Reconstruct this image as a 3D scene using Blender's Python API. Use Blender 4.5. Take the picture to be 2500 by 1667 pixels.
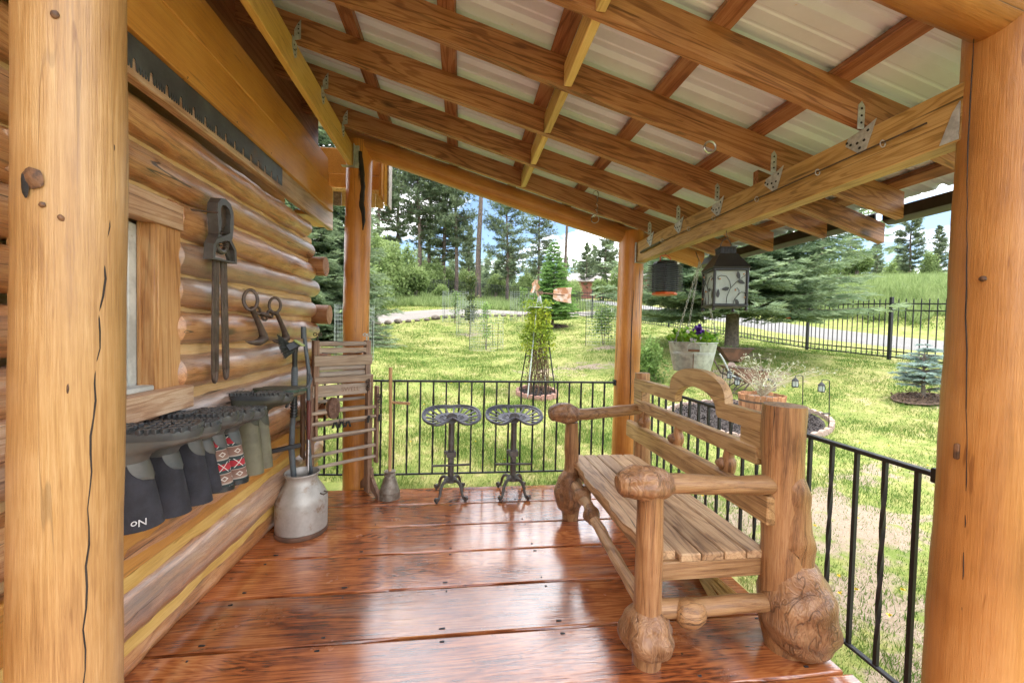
import bpy, math, random
import numpy as np
from mathutils import Vector, Matrix

for _o in list(bpy.data.objects):
    bpy.data.objects.remove(_o, do_unlink=True)
SC = bpy.context.scene
COL = SC.collection
rnd = random.Random(7)
nr = np.random.RandomState(11)
PI = math.pi
R = math.radians

# ------------------------------------------------------------------ camera
CAM_H = 1.5
def cam_matrix(yaw, pitch, roll):
    cy, sy, cp, sp, cr, sr = math.cos(yaw), math.sin(yaw), math.cos(pitch), math.sin(pitch), math.cos(roll), math.sin(roll)
    B = np.array([[1, 0, 0], [0, 0, -1], [0, 1, 0.]])
    Rz = np.array([[cy, -sy, 0], [sy, cy, 0], [0, 0, 1]])
    Rx = np.array([[1, 0, 0], [0, cp, -sp], [0, sp, cp]])
    Rr = np.array([[cr, -sr, 0], [sr, cr, 0], [0, 0, 1]])
    return Rr @ Rx @ B @ Rz
_M = cam_matrix(0.12729, 0.028117, 0.023437)
cam = bpy.data.cameras.new('camera')
cam.sensor_width = 36.0
cam.lens = 36.0 * 980.4 / 2500.0
cam.clip_start = 0.05
cam.clip_end = 3000
cam_o = bpy.data.objects.new('camera', cam)
COL.objects.link(cam_o)
cam_o.matrix_world = Matrix((
    (_M[0][0], -_M[1][0], -_M[2][0], 0),
    (_M[0][1], -_M[1][1], -_M[2][1], 0),
    (_M[0][2], -_M[1][2], -_M[2][2], CAM_H),
    (0, 0, 0, 1)))
SC.camera = cam_o

# ------------------------------------------------------------------ sky and sun
SUN_EL, SUN_AZ = R(67), R(97)      # azimuth clockwise from +Y
EXPOSURE = 2.32
world = bpy.data.worlds.new('World')
SC.world = world
world.use_nodes = True
wn, wl = world.node_tree.nodes, world.node_tree.links
wn.clear()
w_out = wn.new('ShaderNodeOutputWorld')
w_bg = wn.new('ShaderNodeBackground')
w_bg.inputs['Strength'].default_value = 0.055
w_sky = wn.new('ShaderNodeTexSky')
w_sky.sky_type = 'NISHITA'
w_sky.sun_disc = False
w_sky.sun_elevation = SUN_EL
w_sky.sun_rotation = SUN_AZ
w_sky.air_density = 1.0
w_sky.dust_density = 0.4
w_sky.ozone_density = 2.5
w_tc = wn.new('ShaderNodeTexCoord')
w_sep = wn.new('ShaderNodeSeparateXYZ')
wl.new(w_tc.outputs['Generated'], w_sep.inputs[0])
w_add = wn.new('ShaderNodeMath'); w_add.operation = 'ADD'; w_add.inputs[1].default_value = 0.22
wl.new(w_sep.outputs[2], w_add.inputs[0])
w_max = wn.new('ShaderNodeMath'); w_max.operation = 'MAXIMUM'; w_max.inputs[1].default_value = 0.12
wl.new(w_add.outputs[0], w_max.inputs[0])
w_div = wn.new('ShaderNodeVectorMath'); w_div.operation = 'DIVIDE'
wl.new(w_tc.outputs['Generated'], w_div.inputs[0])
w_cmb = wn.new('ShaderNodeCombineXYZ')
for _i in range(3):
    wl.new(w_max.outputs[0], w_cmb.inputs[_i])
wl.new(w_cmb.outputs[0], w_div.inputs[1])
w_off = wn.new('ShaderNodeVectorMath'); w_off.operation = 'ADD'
w_off.inputs[1].default_value = (26.77, 10.6, 0.0)  # offset picked to put a blue gap in view, bright clouds elsewhere
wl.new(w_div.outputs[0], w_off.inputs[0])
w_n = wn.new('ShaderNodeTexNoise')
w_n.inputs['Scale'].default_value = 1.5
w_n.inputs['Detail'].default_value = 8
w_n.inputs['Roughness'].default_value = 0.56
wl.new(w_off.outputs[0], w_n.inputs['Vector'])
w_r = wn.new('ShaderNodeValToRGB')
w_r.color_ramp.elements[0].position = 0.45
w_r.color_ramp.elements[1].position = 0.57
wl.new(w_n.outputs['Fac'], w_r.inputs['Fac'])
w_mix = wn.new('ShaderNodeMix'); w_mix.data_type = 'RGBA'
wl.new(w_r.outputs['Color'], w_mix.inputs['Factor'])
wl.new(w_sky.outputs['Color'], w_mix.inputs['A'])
w_mix.inputs['B'].default_value = (24.0, 24.1, 24.4, 1)  # added cloud layer, set far brighter than the blue to light the porch
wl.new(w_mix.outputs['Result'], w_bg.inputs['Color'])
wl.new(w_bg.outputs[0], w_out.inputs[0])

sun = bpy.data.lights.new('sun', 'SUN')
sun.energy = 1.0
sun.angle = R(10)
sun.color = (1.0, 0.95, 0.87)
sun_o = bpy.data.objects.new('sun', sun)
COL.objects.link(sun_o)
sun_o.rotation_euler = (PI / 2 - SUN_EL, 0, PI - SUN_AZ)
sun_o.location = (20, -8, 40)

SC.view_settings.view_transform = 'Standard'
SC.view_settings.look = 'None'
SC.view_settings.exposure = EXPOSURE
SC.view_settings.gamma = 1.0
SC.view_settings.use_curve_mapping = False
SC.render.engine = 'CYCLES'
SC.cycles.max_bounces = 10
SC.cycles.diffuse_bounces = 6
SC.cycles.glossy_bounces = 4
SC.cycles.transparent_max_bounces = 12
SC.cycles.use_denoising = True
SC.cycles.use_adaptive_sampling = True
SC.cycles.adaptive_threshold = 0.02
SC.cycles.sample_clamp_indirect = 8.0

# ------------------------------------------------------------------ helpers
def thing(name, label, cat, loc=(0, 0, 0), rotz=0.0, group=None, kind=None):
    o = bpy.data.objects.new(name, None)
    o.empty_display_size = 0.1
    COL.objects.link(o)
    o.location = loc
    o.rotation_euler = (0, 0, rotz)
    return tag(o, label, cat, group, kind)

def tag(o, label=None, cat=None, group=None, kind=None):
    if label: o['label'] = label
    if cat: o['category'] = cat
    if group: o['group'] = group
    if kind: o['kind'] = kind
    return o

def copy_tree(o, parent=None):
    c = o.copy()
    COL.objects.link(c)
    c.parent = parent
    for ch in list(o.children):
        copy_tree(ch, c)
    return c

def unit(v):
    v = Vector(v)
    return v.normalized() if v.length > 1e-9 else Vector((0, 0, 1))

def frame(d):
    d = unit(d)
    a = Vector((0, 0, 1)) if abs(d.z) < 0.9 else Vector((1, 0, 0))
    u = d.cross(a).normalized()
    return u, u.cross(d).normalized() * -1.0

class MB:
    def __init__(s):
        s.v, s.f = [], []
    def add(s, vs, fs):
        b = len(s.v)
        s.v += [tuple(v) for v in vs]
        s.f += [tuple(i + b for i in f) for f in fs]
        return s
    def box(s, c, d, rot=None, bev=0.004):
        hx, hy, hz = d[0] / 2, d[1] / 2, d[2] / 2
        b = min(bev, hx * .45, hy * .45, hz * .45)
        vs, idx = [], {}
        for sx in (-1, 1):
            for sy in (-1, 1):
                for sz in (-1, 1):
                    for ax in range(3):
                        p = [sx * (hx - b), sy * (hy - b), sz * (hz - b)]
                        p[ax] = (sx * hx, sy * hy, sz * hz)[ax]
                        idx[(sx, sy, sz, ax)] = len(vs)
                        vs.append(p)
        fs = []
        q = ((-1, -1), (1, -1), (1, 1), (-1, 1))
        def key(ax, sg, o1, o2):
            k = [0, 0, 0]; k[ax] = sg
            k[(ax + 1) % 3], k[(ax + 2) % 3] = o1, o2
            return tuple(k)
        for ax in range(3):
            for sg in (-1, 1):
                f = [idx[key(ax, sg, a, bb) + (ax,)] for a, bb in q]
                fs.append(f if sg > 0 else f[::-1])
        for ax in range(3):
            a1, a2 = (ax + 1) % 3, (ax + 2) % 3
            for s1 in (-1, 1):
                for s2 in (-1, 1):
                    k0, k1 = key(ax, -1, s1, s2), key(ax, 1, s1, s2)
                    f = [idx[k0 + (a1,)], idx[k1 + (a1,)], idx[k1 + (a2,)], idx[k0 + (a2,)]]
                    fs.append(f if s1 * s2 < 0 else f[::-1])
        for sx in (-1, 1):
            for sy in (-1, 1):
                for sz in (-1, 1):
                    f = [idx[(sx, sy, sz, i)] for i in range(3)]
                    fs.append(f if sx * sy * sz > 0 else f[::-1])
        M = rot if rot is not None else Matrix.Identity(3)
        c = Vector(c)
        return s.add([c + M @ Vector(v) for v in vs], fs)
    def bar(s, a, b, w, h, up=(0, 0, 1), bev=0.003):
        a, b = Vector(a), Vector(b)
        d = unit(b - a)
        x = unit(Vector(up).cross(d)) if abs(d.dot(Vector(up))) < .999 else Vector((1, 0, 0))
        z = d.cross(x) * -1
        z = x.cross(d) * -1.0 if False else d.cross(x)
        M = Matrix((x, d, z)).transposed()
        if M.determinant() < 0:
            M = Matrix((-x, d, z)).transposed()
        return s.box((a + b) / 2, (w, (b - a).length, h), M, bev)
    def tube(s, pts, rad, n=10, cap=True, closed=False):
        pts = [Vector(p) for p in pts]
        m = len(pts)
        if not hasattr(rad, '__len__'): rad = [rad] * m
        vs, fs = [], []
        u = None
        for i, p in enumerate(pts):
            if closed: d = pts[(i + 1) % m] - pts[i - 1]
            else: d = pts[min(i + 1, m - 1)] - pts[max(i - 1, 0)]
            d = unit(d)
            if u is None: u, w = frame(d)
            else:
                u = (u - d * u.dot(d))
                u = u.normalized() if u.length > 1e-6 else frame(d)[0]
            w = d.cross(u)
            for k in range(n):
                a = 2 * PI * k / n
                vs.append(p + (u * math.cos(a) + w * math.sin(a)) * rad[i])
        for i in range(m if closed else m - 1):
            for k in range(n):
                a, b = i * n + k, i * n + (k + 1) % n
                c, d2 = ((i + 1) % m) * n + (k + 1) % n, ((i + 1) % m) * n + k
                fs.append((a, b, c, d2))
        if cap and not closed:
            fs.append(tuple(range(n))[::-1])
            fs.append(tuple(range((m - 1) * n, m * n)))
        return s.add(vs, fs)
    def lathe(s, prof, n=32, c=(0, 0, 0), cap=True):
        c = Vector(c)
        vs, fs = [], []
        for r, z in prof:
            for k in range(n):
                a = 2 * PI * k / n
                vs.append(c + Vector((r * math.cos(a), r * math.sin(a), z)))
        for i in range(len(prof) - 1):
            for k in range(n):
                fs.append((i * n + k, i * n + (k + 1) % n, (i + 1) * n + (k + 1) % n, (i + 1) * n + k))
        if cap:
            fs.append(tuple(range(n))[::-1])
            fs.append(tuple(range((len(prof) - 1) * n, len(prof) * n)))
        return s.add(vs, fs)
    def prism(s, poly, o, u, v, t):
        """polygon (list of 2-D points) in plane o,u,v extruded by vector t"""
        o, u, v, t = Vector(o), Vector(u), Vector(v), Vector(t)
        n = len(poly)
        a = [o + u * x + v * y for x, y in poly]
        b = [p + t for p in a]
        fs = [tuple(range(n)), tuple(range(2 * n - 1, n - 1, -1))]
        fs += [(i, i + n, (i + 1) % n + n, (i + 1) % n) for i in range(n)]
        return s.add(a + b, fs)
    def loft(s, rings, cap=True):
        n = len(rings[0]); vs, fs = [], []
        for r in rings: vs += list(r)
        for i in range(len(rings) - 1):
            for k in range(n):
                fs.append((i * n + k, i * n + (k + 1) % n, (i + 1) * n + (k + 1) % n, (i + 1) * n + k))
        if cap:
            fs.append(tuple(range(n))[::-1]); fs.append(tuple(range((len(rings) - 1) * n, len(rings) * n)))
        return s.add(vs, fs)
    def mesh(s, name, mat, smooth=True, ang=38):
        me = bpy.data.meshes.new(name)
        me.from_pydata(s.v, [], s.f)
        me.update()
        bmfix(me)
        if smooth:
            me.polygons.foreach_set('use_smooth', [True] * len(me.polygons))
            me.set_sharp_from_angle(angle=R(ang))
        if mat: me.materials.append(mat)
        return me
    def build(s, name, mat, parent=None, smooth=True, ang=38, loc=None):
        return put(name, s.mesh(name, mat, smooth, ang), parent, loc)

import bmesh
def bmfix(me):
    bm = bmesh.new(); bm.from_mesh(me)
    bmesh.ops.recalc_face_normals(bm, faces=bm.faces)
    bm.to_mesh(me); bm.free()

def put(name, me, parent=None, loc=None):
    o = bpy.data.objects.new(name, me)
    COL.objects.link(o)
    if parent is not None: o.parent = parent
    if loc is not None: o.location = loc
    return o

def np_mesh(name, tris, mat, quads=False, cols=None):
    """fast mesh from an (n,3,3) or (n,4,3) array"""
    tris = np.asarray(tris, dtype=np.float32)
    n, k = tris.shape[:2]
    me = bpy.data.meshes.new(name)
    me.vertices.add(n * k)
    me.vertices.foreach_set('co', tris.reshape(-1))
    me.loops.add(n * k)
    me.loops.foreach_set('vertex_index', np.arange(n * k, dtype=np.int32))
    me.polygons.add(n)
    me.polygons.foreach_set('loop_start', np.arange(0, n * k, k, dtype=np.int32))
    if cols is not None:
        at = me.attributes.new('tint', 'FLOAT', 'FACE')
        at.data.foreach_set('value', np.asarray(cols, dtype=np.float32))
    me.update(calc_edges=True)
    if mat: me.materials.append(mat)
    return me

def vnoise(p, seed=0):
    """cheap smooth value noise on a 3-vector"""
    x, y, z = p[0] + seed * 17.13, p[1] + seed * 5.71, p[2] - seed * 9.37
    return (math.sin(x * 1.7 + 1.3 * math.sin(y * 2.1 + seed)) + math.sin(y * 2.3 + 1.1 * math.sin(z * 1.9 + 2 * seed)) + math.sin(z * 2.0 + 1.7 * math.sin(x * 1.3 - seed))) / 3.0

def knobby(pts, rad, n=16, amp=0.1, freq=18.0, seed=1, sub=4, cap=True, lobe=None):
    """an irregular limb: Catmull-Rom through pts and radii with lumps"""
    P = [Vector(p) for p in pts]
    m = len(P)
    out, rr = [], []
    for i in range(m - 1):
        p0, p1, p2, p3 = P[max(i - 1, 0)], P[i], P[i + 1], P[min(i + 2, m - 1)]
        for k in range(sub):
            t = k / sub
            out.append(0.5 * ((2 * p1) + (p2 - p0) * t + (2 * p0 - 5 * p1 + 4 * p2 - p3) * t * t + (3 * p1 - p0 - 3 * p2 + p3) * t ** 3))
            tt = t * t * (3 - 2 * t)
            rr.append(rad[i] * (1 - tt) + rad[i + 1] * tt)
    out.append(P[-1]); rr.append(rad[-1])
    b = MB().tube(out, rr, n, cap)
    N = len(out)
    for i in range(N):
        for k in range(n):
            j = i * n + k
            v = Vector(b.v[j]); d = v - out[i]
            fl = 1 + amp * vnoise(v * freq, seed) + amp * .5 * vnoise(v * freq * 2.7, seed + 3)
            if lobe: fl += lobe[0] * math.sin(PI * i / (N - 1)) * (abs(math.cos(lobe[1] * PI * k / n + seed + .9 * i / N)) ** .6 - .6)
            b.v[j] = tuple(out[i] + d * fl)
    return b

# ------------------------------------------------------------------ materials
MATS = {}
class NT:
    def __init__(s, name):
        s.m = bpy.data.materials.new(name); s.m.use_nodes = True
        s.t = s.m.node_tree; s.n = s.t.nodes; s.l = s.t.links
        s.b = s.n['Principled BSDF']; s.out = s.n['Material Output']
    def new(s, t, **kw):
        nd = s.n.new(t)
        for k, v in kw.items(): setattr(nd, k, v)
        return nd
    def link(s, a, b): s.l.new(a, b)
    def val(s, sock, v):
        if hasattr(v, 'is_linked') or hasattr(v, 'links'): s.l.new(v, sock)
        else: sock.default_value = v
    def math(s, op, a, b=0.0, clamp=False):
        nd = s.new('ShaderNodeMath', operation=op); nd.use_clamp = clamp
        s.val(nd.inputs[0], a); s.val(nd.inputs[1], b)
        return nd.outputs[0]
    def mix(s, f, a, b):
        nd = s.new('ShaderNodeMix', data_type='RGBA')
        s.val(nd.inputs['Factor'], f); s.val(nd.inputs['A'], a); s.val(nd.inputs['B'], b)
        return nd.outputs['Result']
    def noise(s, vec, scale, detail=3, rough=.55, dist=0.0):
        nd = s.new('ShaderNodeTexNoise')
        if vec is not None: s.link(vec, nd.inputs['Vector'])
        nd.inputs['Scale'].default_value = scale; nd.inputs['Detail'].default_value = detail
        nd.inputs['Roughness'].default_value = rough; nd.inputs['Distortion'].default_value = dist
        return nd.outputs['Fac']
    def ramp(s, f, stops):
        nd = s.new('ShaderNodeValToRGB')
        el = nd.color_ramp.elements
        while len(el) < len(stops): el.new(0.5)
        for e, (p, c) in zip(el, stops):
            e.position = p
            e.color = c if len(c) == 4 else tuple(c) + (1,)
        s.link(f, nd.inputs['Fac'])
        return nd.outputs['Color']
    def step(s, f, a, b):
        nd = s.new('ShaderNodeMapRange'); nd.interpolation_type = 'SMOOTHSTEP'
        s.val(nd.inputs['Value'], f)
        nd.inputs['From Min'].default_value = a; nd.inputs['From Max'].default_value = b
        return nd.outputs[0]
    def vmul(s, v, k):
        nd = s.new('ShaderNodeVectorMath', operation='MULTIPLY'); s.link(v, nd.inputs[0])
        nd.inputs[1].default_value = k
        return nd.outputs[0]
    def coords(s, rnd_off=True, kind='Object'):
        tc = s.new('ShaderNodeTexCoord').outputs[kind]
        if not rnd_off: return tc
        oi = s.new('ShaderNodeObjectInfo').outputs['Random']
        k = s.math('MULTIPLY', oi, 43.0)
        cx = s.new('ShaderNodeCombineXYZ')
        for i in range(3): s.link(k, cx.inputs[i])
        nd = s.new('ShaderNodeVectorMath', operation='ADD')
        s.link(tc, nd.inputs[0]); s.link(cx.outputs[0], nd.inputs[1])
        return nd.outputs[0]
    def bump(s, h, strength=.3, dist=.01):
        nd = s.new('ShaderNodeBump'); nd.inputs['Strength'].default_value = strength
        nd.inputs['Distance'].default_value = dist
        s.link(h, nd.inputs['Height']); s.link(nd.outputs[0], s.b.inputs['Normal'])
        return nd
    def set(s, **kw):
        for k, v in kw.items(): s.val(s.b.inputs[k.replace('_', ' ')], v)
        return s

def c4(c): return tuple(c) + (1,) if len(c) == 3 else c

def wood(name, axis, dark, mid, light, rough=.45, coat=0.0, coat_r=.15, grain=1.0, knots=.5, cracks=.6, vary=.35, grey=0.0, bump=.35, ksize=.05, kscale=3.2, ring_f=34.0, fine=.45, tilt=0.0):
    t = NT(name)
    p = t.coords()
    if tilt:
        vr = t.new('ShaderNodeVectorRotate'); vr.rotation_type = 'Y_AXIS'
        t.link(p, vr.inputs['Vector']); vr.inputs['Angle'].default_value = tilt
        p = vr.outputs[0]
    st = [1.0, 1.0, 1.0]; st[axis] = .10
    st2 = [1.0, 1.0, 1.0]; st2[axis] = .025
    st3 = [1.0, 1.0, 1.0]; st3[axis] = .45
    pa, pf, pk = t.vmul(p, st), t.vmul(p, st2), t.vmul(p, st3)
    broad = t.noise(pa, 5.0, 3, .5, .6)
    rings = t.math('SINE', t.math('MULTIPLY', broad, ring_f * 2.2))
    rings = t.math('MULTIPLY_ADD', rings, .5); rings.node.inputs[2].default_value = .5
    fib = t.step(t.noise(pf, 260.0, 4, .7), .32, .68)
    blot = t.noise(p, 2.3, 4, .6)
    st4 = [1.0, 1.0, 1.0]; st4[axis] = .035
    fib2 = t.noise(t.vmul(p, st4), 85.0, 5, .7)
    line = t.step(rings, .50, .97)
    f = t.math('ADD', t.math('MULTIPLY', t.math('SUBTRACT', .62, line), .20 * grain), t.math('ADD', t.math('MULTIPLY', t.math('SUBTRACT', fib, .5), .55 * fine), t.math('MULTIPLY', t.math('SUBTRACT', t.step(fib2, .34, .66), .5), .42 * fine)))
    f = t.math('ADD', f, .47)
    spk = t.step(t.noise(pa, 48.0, 2, .5), .68, .76)
    f = t.math('SUBTRACT', f, t.math('MULTIPLY', spk, .28))
    f = t.math('SUBTRACT', f, .03)
    f = t.math('ADD', f, t.math('MULTIPLY', t.math('SUBTRACT', blot, .5), .8))
    col = t.ramp(f, [(.16, dark), (.46, mid), (.80, light)])
    # per-piece variation
    oi = t.new('ShaderNodeObjectInfo').outputs['Random']
    br = t.math('MULTIPLY_ADD', oi, vary); br.node.inputs[2].default_value = 1 - vary * .5
    hsv = t.new('ShaderNodeHueSaturation'); t.link(col, hsv.inputs['Color']); t.link(br, hsv.inputs['Value'])
    col = hsv.outputs[0]
    if grey:
        gm = t.step(t.noise(pa, 3.1, 5, .65), .55 - .3 * grey, .75 - .2 * grey)
        gm = t.math('MULTIPLY', gm, min(1, grey + .25))
        col = t.mix(gm, col, c4((.30, .27, .25)))
    hgt = t.math('MULTIPLY', fib, .5)
    if knots:
        vo = t.new('ShaderNodeTexVoronoi'); vo.inputs['Scale'].default_value = kscale
        t.link(pk, vo.inputs['Vector'])
        wob = t.math('MULTIPLY_ADD', t.noise(p, 24, 2), .03); t.link(vo.outputs['Distance'], wob.node.inputs[2])
        km = t.math('SUBTRACT', 1.0, t.step(wob, ksize * .6, ksize * 1.5 + .02))
        ring2 = t.math('SINE', t.math('MULTIPLY', wob, 260.0))
        halo = t.math('SUBTRACT', 1.0, t.step(wob, ksize, ksize * 4.5))
        col = t.mix(t.math('MULTIPLY', t.math('MULTIPLY', halo, ring2), .22 * knots, True), col, c4([x * .5 for x in dark]))
        col = t.mix(t.math('MULTIPLY', km, knots), col, c4([x * .28 for x in dark]))
        hgt = t.math('SUBTRACT', hgt, t.math('MULTIPLY', km, .5))
    if cracks:
        cn = t.noise(pf, 9.0, 2, .5, .0)
        ck = t.math('SUBTRACT', 1.0, t.step(t.math('ABSOLUTE', t.math('SUBTRACT', cn, .5)), .0016, .0055))
        mk = t.step(t.noise(p, 1.7, 1), .44, .56)
        ck = t.math('MULTIPLY', t.math('MULTIPLY', ck, mk), cracks)
        col = t.mix(ck, col, c4([x * .12 for x in dark]))
        hgt = t.math('SUBTRACT', hgt, ck)
    t.set(Base_Color=col)
    rg = t.math('MULTIPLY_ADD', fib, .22); rg.node.inputs[2].default_value = max(0.02, rough - .11)
    t.set(Roughness=rg, Coat_Weight=coat, Coat_Roughness=coat_r)
    t.bump(hgt, bump, .006)
    MATS[name] = t.m
    return t.m

def plain(name, col, rough=.5, metal=0.0, vary=.18, scale=9.0, bump=.1, col2=None, spots=None, coat=0.0, fine=60.0):
    t = NT(name)
    p = t.coords()
    n1 = t.noise(p, scale, 5, .62)
    c2 = col2 if col2 else [x * (1 - vary * 1.6) for x in col]
    cc = t.mix(t.step(n1, .36, .66), c4(c2), c4(col))
    n2 = t.noise(p, fine, 3, .6)
    hs = t.new('ShaderNodeHueSaturation'); t.link(cc, hs.inputs['Color'])
    v = t.math('MULTIPLY_ADD', n2, vary); v.node.inputs[2].default_value = 1 - vary * .5
    t.link(v, hs.inputs['Value'])
    cc = hs.outputs[0]
    if spots:
        sc, lo, hi, scol = spots
        cc = t.mix(t.step(t.noise(p, sc, 6, .68), lo, hi), cc, c4(scol))
    rg = t.math('MULTIPLY_ADD', n1, .3); rg.node.inputs[2].default_value = max(.03, rough - .15)
    t.set(Base_Color=cc, Roughness=rg, Metallic=metal, Coat_Weight=coat)
    if bump: t.bump(t.math('ADD', n2, n1), bump, .004)
    MATS[name] = t.m
    return t.m

def leaf(name, a, b, c, trans=.35, nscale=1.4, rough=.55, spec=.25, per_obj=.25):
    t = NT(name)
    p = t.coords(True)
    at = t.new('ShaderNodeAttribute'); at.attribute_name = 'tint'
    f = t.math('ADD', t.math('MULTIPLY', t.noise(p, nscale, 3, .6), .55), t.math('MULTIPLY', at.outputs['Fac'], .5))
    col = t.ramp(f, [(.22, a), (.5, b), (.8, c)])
    oi = t.new('ShaderNodeObjectInfo').outputs['Random']
    br = t.math('MULTIPLY_ADD', oi, per_obj); br.node.inputs[2].default_value = 1 - per_obj * .5
    hs = t.new('ShaderNodeHueSaturation'); t.link(col, hs.inputs['Color']); t.link(br, hs.inputs['Value'])
    t.set(Base_Color=hs.outputs[0], Roughness=rough, Specular_IOR_Level=spec)
    tr = t.new('ShaderNodeBsdfTranslucent'); t.link(hs.outputs[0], tr.inputs['Color'])
    mx = t.new('ShaderNodeMixShader'); mx.inputs[0].default_value = trans
    t.link(t.b.outputs[0], mx.inputs[1]); t.link(tr.outputs[0], mx.inputs[2])
    t.link(mx.outputs[0], t.out.inputs['Surface'])
    MATS[name] = t.m
    return t.m

AX, AY, AZ = 0, 1, 2
honey = ((.25, .115, .034), (.42, .225, .078), (.57, .355, .16))
W_POST = wood('peeled_log_upright', AZ, *honey, rough=.42, coat=.25, coat_r=.25, grain=.4, knots=.6, cracks=.35, vary=.12, kscale=2.9, ksize=.06, bump=.3, fine=.36)
W_POST3 = wood('peeled_log_orange', AZ, (.25, .094, .020), (.42, .178, .043), (.55, .275, .088), rough=.42, coat=.25, coat_r=.25, grain=.4, knots=.6, cracks=.35, vary=.08, kscale=2.9, ksize=.06, bump=.3, fine=.22)
W_POST2 = wood('peeled_log_amber', AZ, (.32, .105, .016), (.52, .195, .030), (.64, .29, .065), rough=.4, coat=.3, coat_r=.22, grain=.4, knots=.75, cracks=.9, vary=.1, kscale=2.6, ksize=.055, bump=.25, fine=.24)
W_LOGX = wood('log_along_x', AX, (.24, .085, .016), (.42, .165, .034), (.55, .265, .075), rough=.4, coat=.2, grain=.35, knots=.8, cracks=.7, bump=.3, fine=.3, ksize=.055, tilt=-math.atan(.255))
W_WALL = wood('wall_log', AY, (.17, .062, .020), (.50, .205, .066), (.74, .43, .20), rough=.36, coat=1.0, coat_r=.30, grain=.7, knots=.9, cracks=.9, vary=.25, grey=.36, bump=.5, ksize=.07, fine=.36)
W_WALLX = wood('wall_log_end', AX, (.16, .06, .02), (.33, .13, .05), (.46, .22, .09), rough=.5, grain=.8, cracks=.9, bump=.5)
W_CHINK = wood('chinking_wood', AY, (.52, .29, .115), (.70, .44, .20), (.80, .58, .32), rough=.6, grain=.3, knots=0, cracks=.5, vary=.2)
W_SIDE = wood('siding_board', AY, (.36, .135, .022), (.55, .24, .042), (.66, .34, .085), rough=.42, coat=.25, coat_r=.3, grain=.3, knots=.4, cracks=.35, vary=.15, bump=.2, fine=.3)
W_TRIM = wood('weathered_trim', AY, (.28, .13, .065), (.50, .28, .155), (.66, .46, .31), rough=.55, coat=.15, grain=1.3, knots=.8, cracks=.8, vary=.1, grey=.25, bump=.5)
W_TRIMZ = wood('window_trim', AZ, (.28, .11, .032), (.50, .235, .08), (.64, .37, .16), rough=.5, coat=.15, grain=1.0, knots=.7, cracks=.6, vary=.15, bump=.4)
W_RAFT = wood('rafter_wood', AX, (.13, .048, .018), (.275, .112, .043), (.43, .215, .10), rough=.5, coat=.08, grain=1.5, knots=.9, cracks=.35, vary=.22, bump=.3, ksize=.07, kscale=3.6, fine=.34, tilt=-math.atan(.271), ring_f=44)
W_PURL = wood('purlin_wood', AY, (.14, .052, .022), (.275, .115, .050), (.40, .21, .108), rough=.55, grain=1.2, knots=.6, cracks=.4, vary=.35, bump=.3)
W_BEAM = wood('beam_treated', AY, (.21, .115, .026), (.38, .22, .062), (.54, .35, .13), rough=.5, coat=.1, grain=1.3, knots=.6, cracks=.8, vary=.1, bump=.3, ring_f=58, fine=.36)
W_LEDG = wood('ledger_wood', AY, (.46, .25, .055), (.66, .40, .10), (.78, .54, .19), rough=.48, coat=.15, grain=.6, knots=.6, cracks=.5, vary=.1, bump=.2, fine=.4)
W_BLOCK = wood('blocking_wood', AY, (.46, .31, .10), (.64, .46, .17), (.74, .58, .27), rough=.55, grain=1.0, knots=.4, cracks=.3)
W_BENCH_Y = wood('bench_plank', AY, (.19, .10, .048), (.43, .25, .125), (.60, .41, .235), rough=.5, coat=.18, coat_r=.3, grain=1.2, knots=.8, cracks=.75, vary=.25, bump=.4)
W_BENCH_X = wood('bench_rail_x', AX, (.13, .055, .018), (.31, .155, .060), (.46, .265, .118), rough=.45, coat=.25, grain=1.0, knots=.95, cracks=.8, vary=.2, bump=.4, ksize=.08, kscale=4.5)
W_BENCH_Z = wood('bench_log', AZ, (.13, .050, .016), (.325, .15, .055), (.49, .27, .12), rough=.42, coat=.3, coat_r=.25, grain=.9, knots=.95, cracks=.9, vary=.2, bump=.5, ksize=.085, kscale=4.0)
W_BENCH_B = wood('bench_back', AY, (.16, .078, .026), (.37, .205, .080), (.53, .34, .155), rough=.45, coat=.22, grain=1.3, ksize=.085, kscale=4.0, knots=.95, cracks=.7, vary=.15, bump=.35)
W_OLD_Z = wood('old_wood_upright', AZ, (.12, .06, .035), (.24, .13, .075), (.38, .23, .14), rough=.65, grain=1.0, knots=.3, cracks=.8, vary=.3, grey=.2)
W_OLD_X = wood('old_wood_cross', AX, (.20, .135, .09), (.40, .285, .19), (.54, .43, .32), rough=.65, grain=.8, knots=.2, cracks=.7, vary=.3, grey=.5)
W_STICK = wood('stick_wood', AZ, (.28, .14, .06), (.45, .25, .11), (.56, .35, .18), rough=.5, grain=.4, knots=0, cracks=.3)
W_BARREL = wood('barrel_stave', AZ, (.18, .07, .03), (.36, .16, .07), (.48, .26, .13), rough=.7, grain=.8, knots=.2, cracks=.5, vary=.5)

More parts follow.
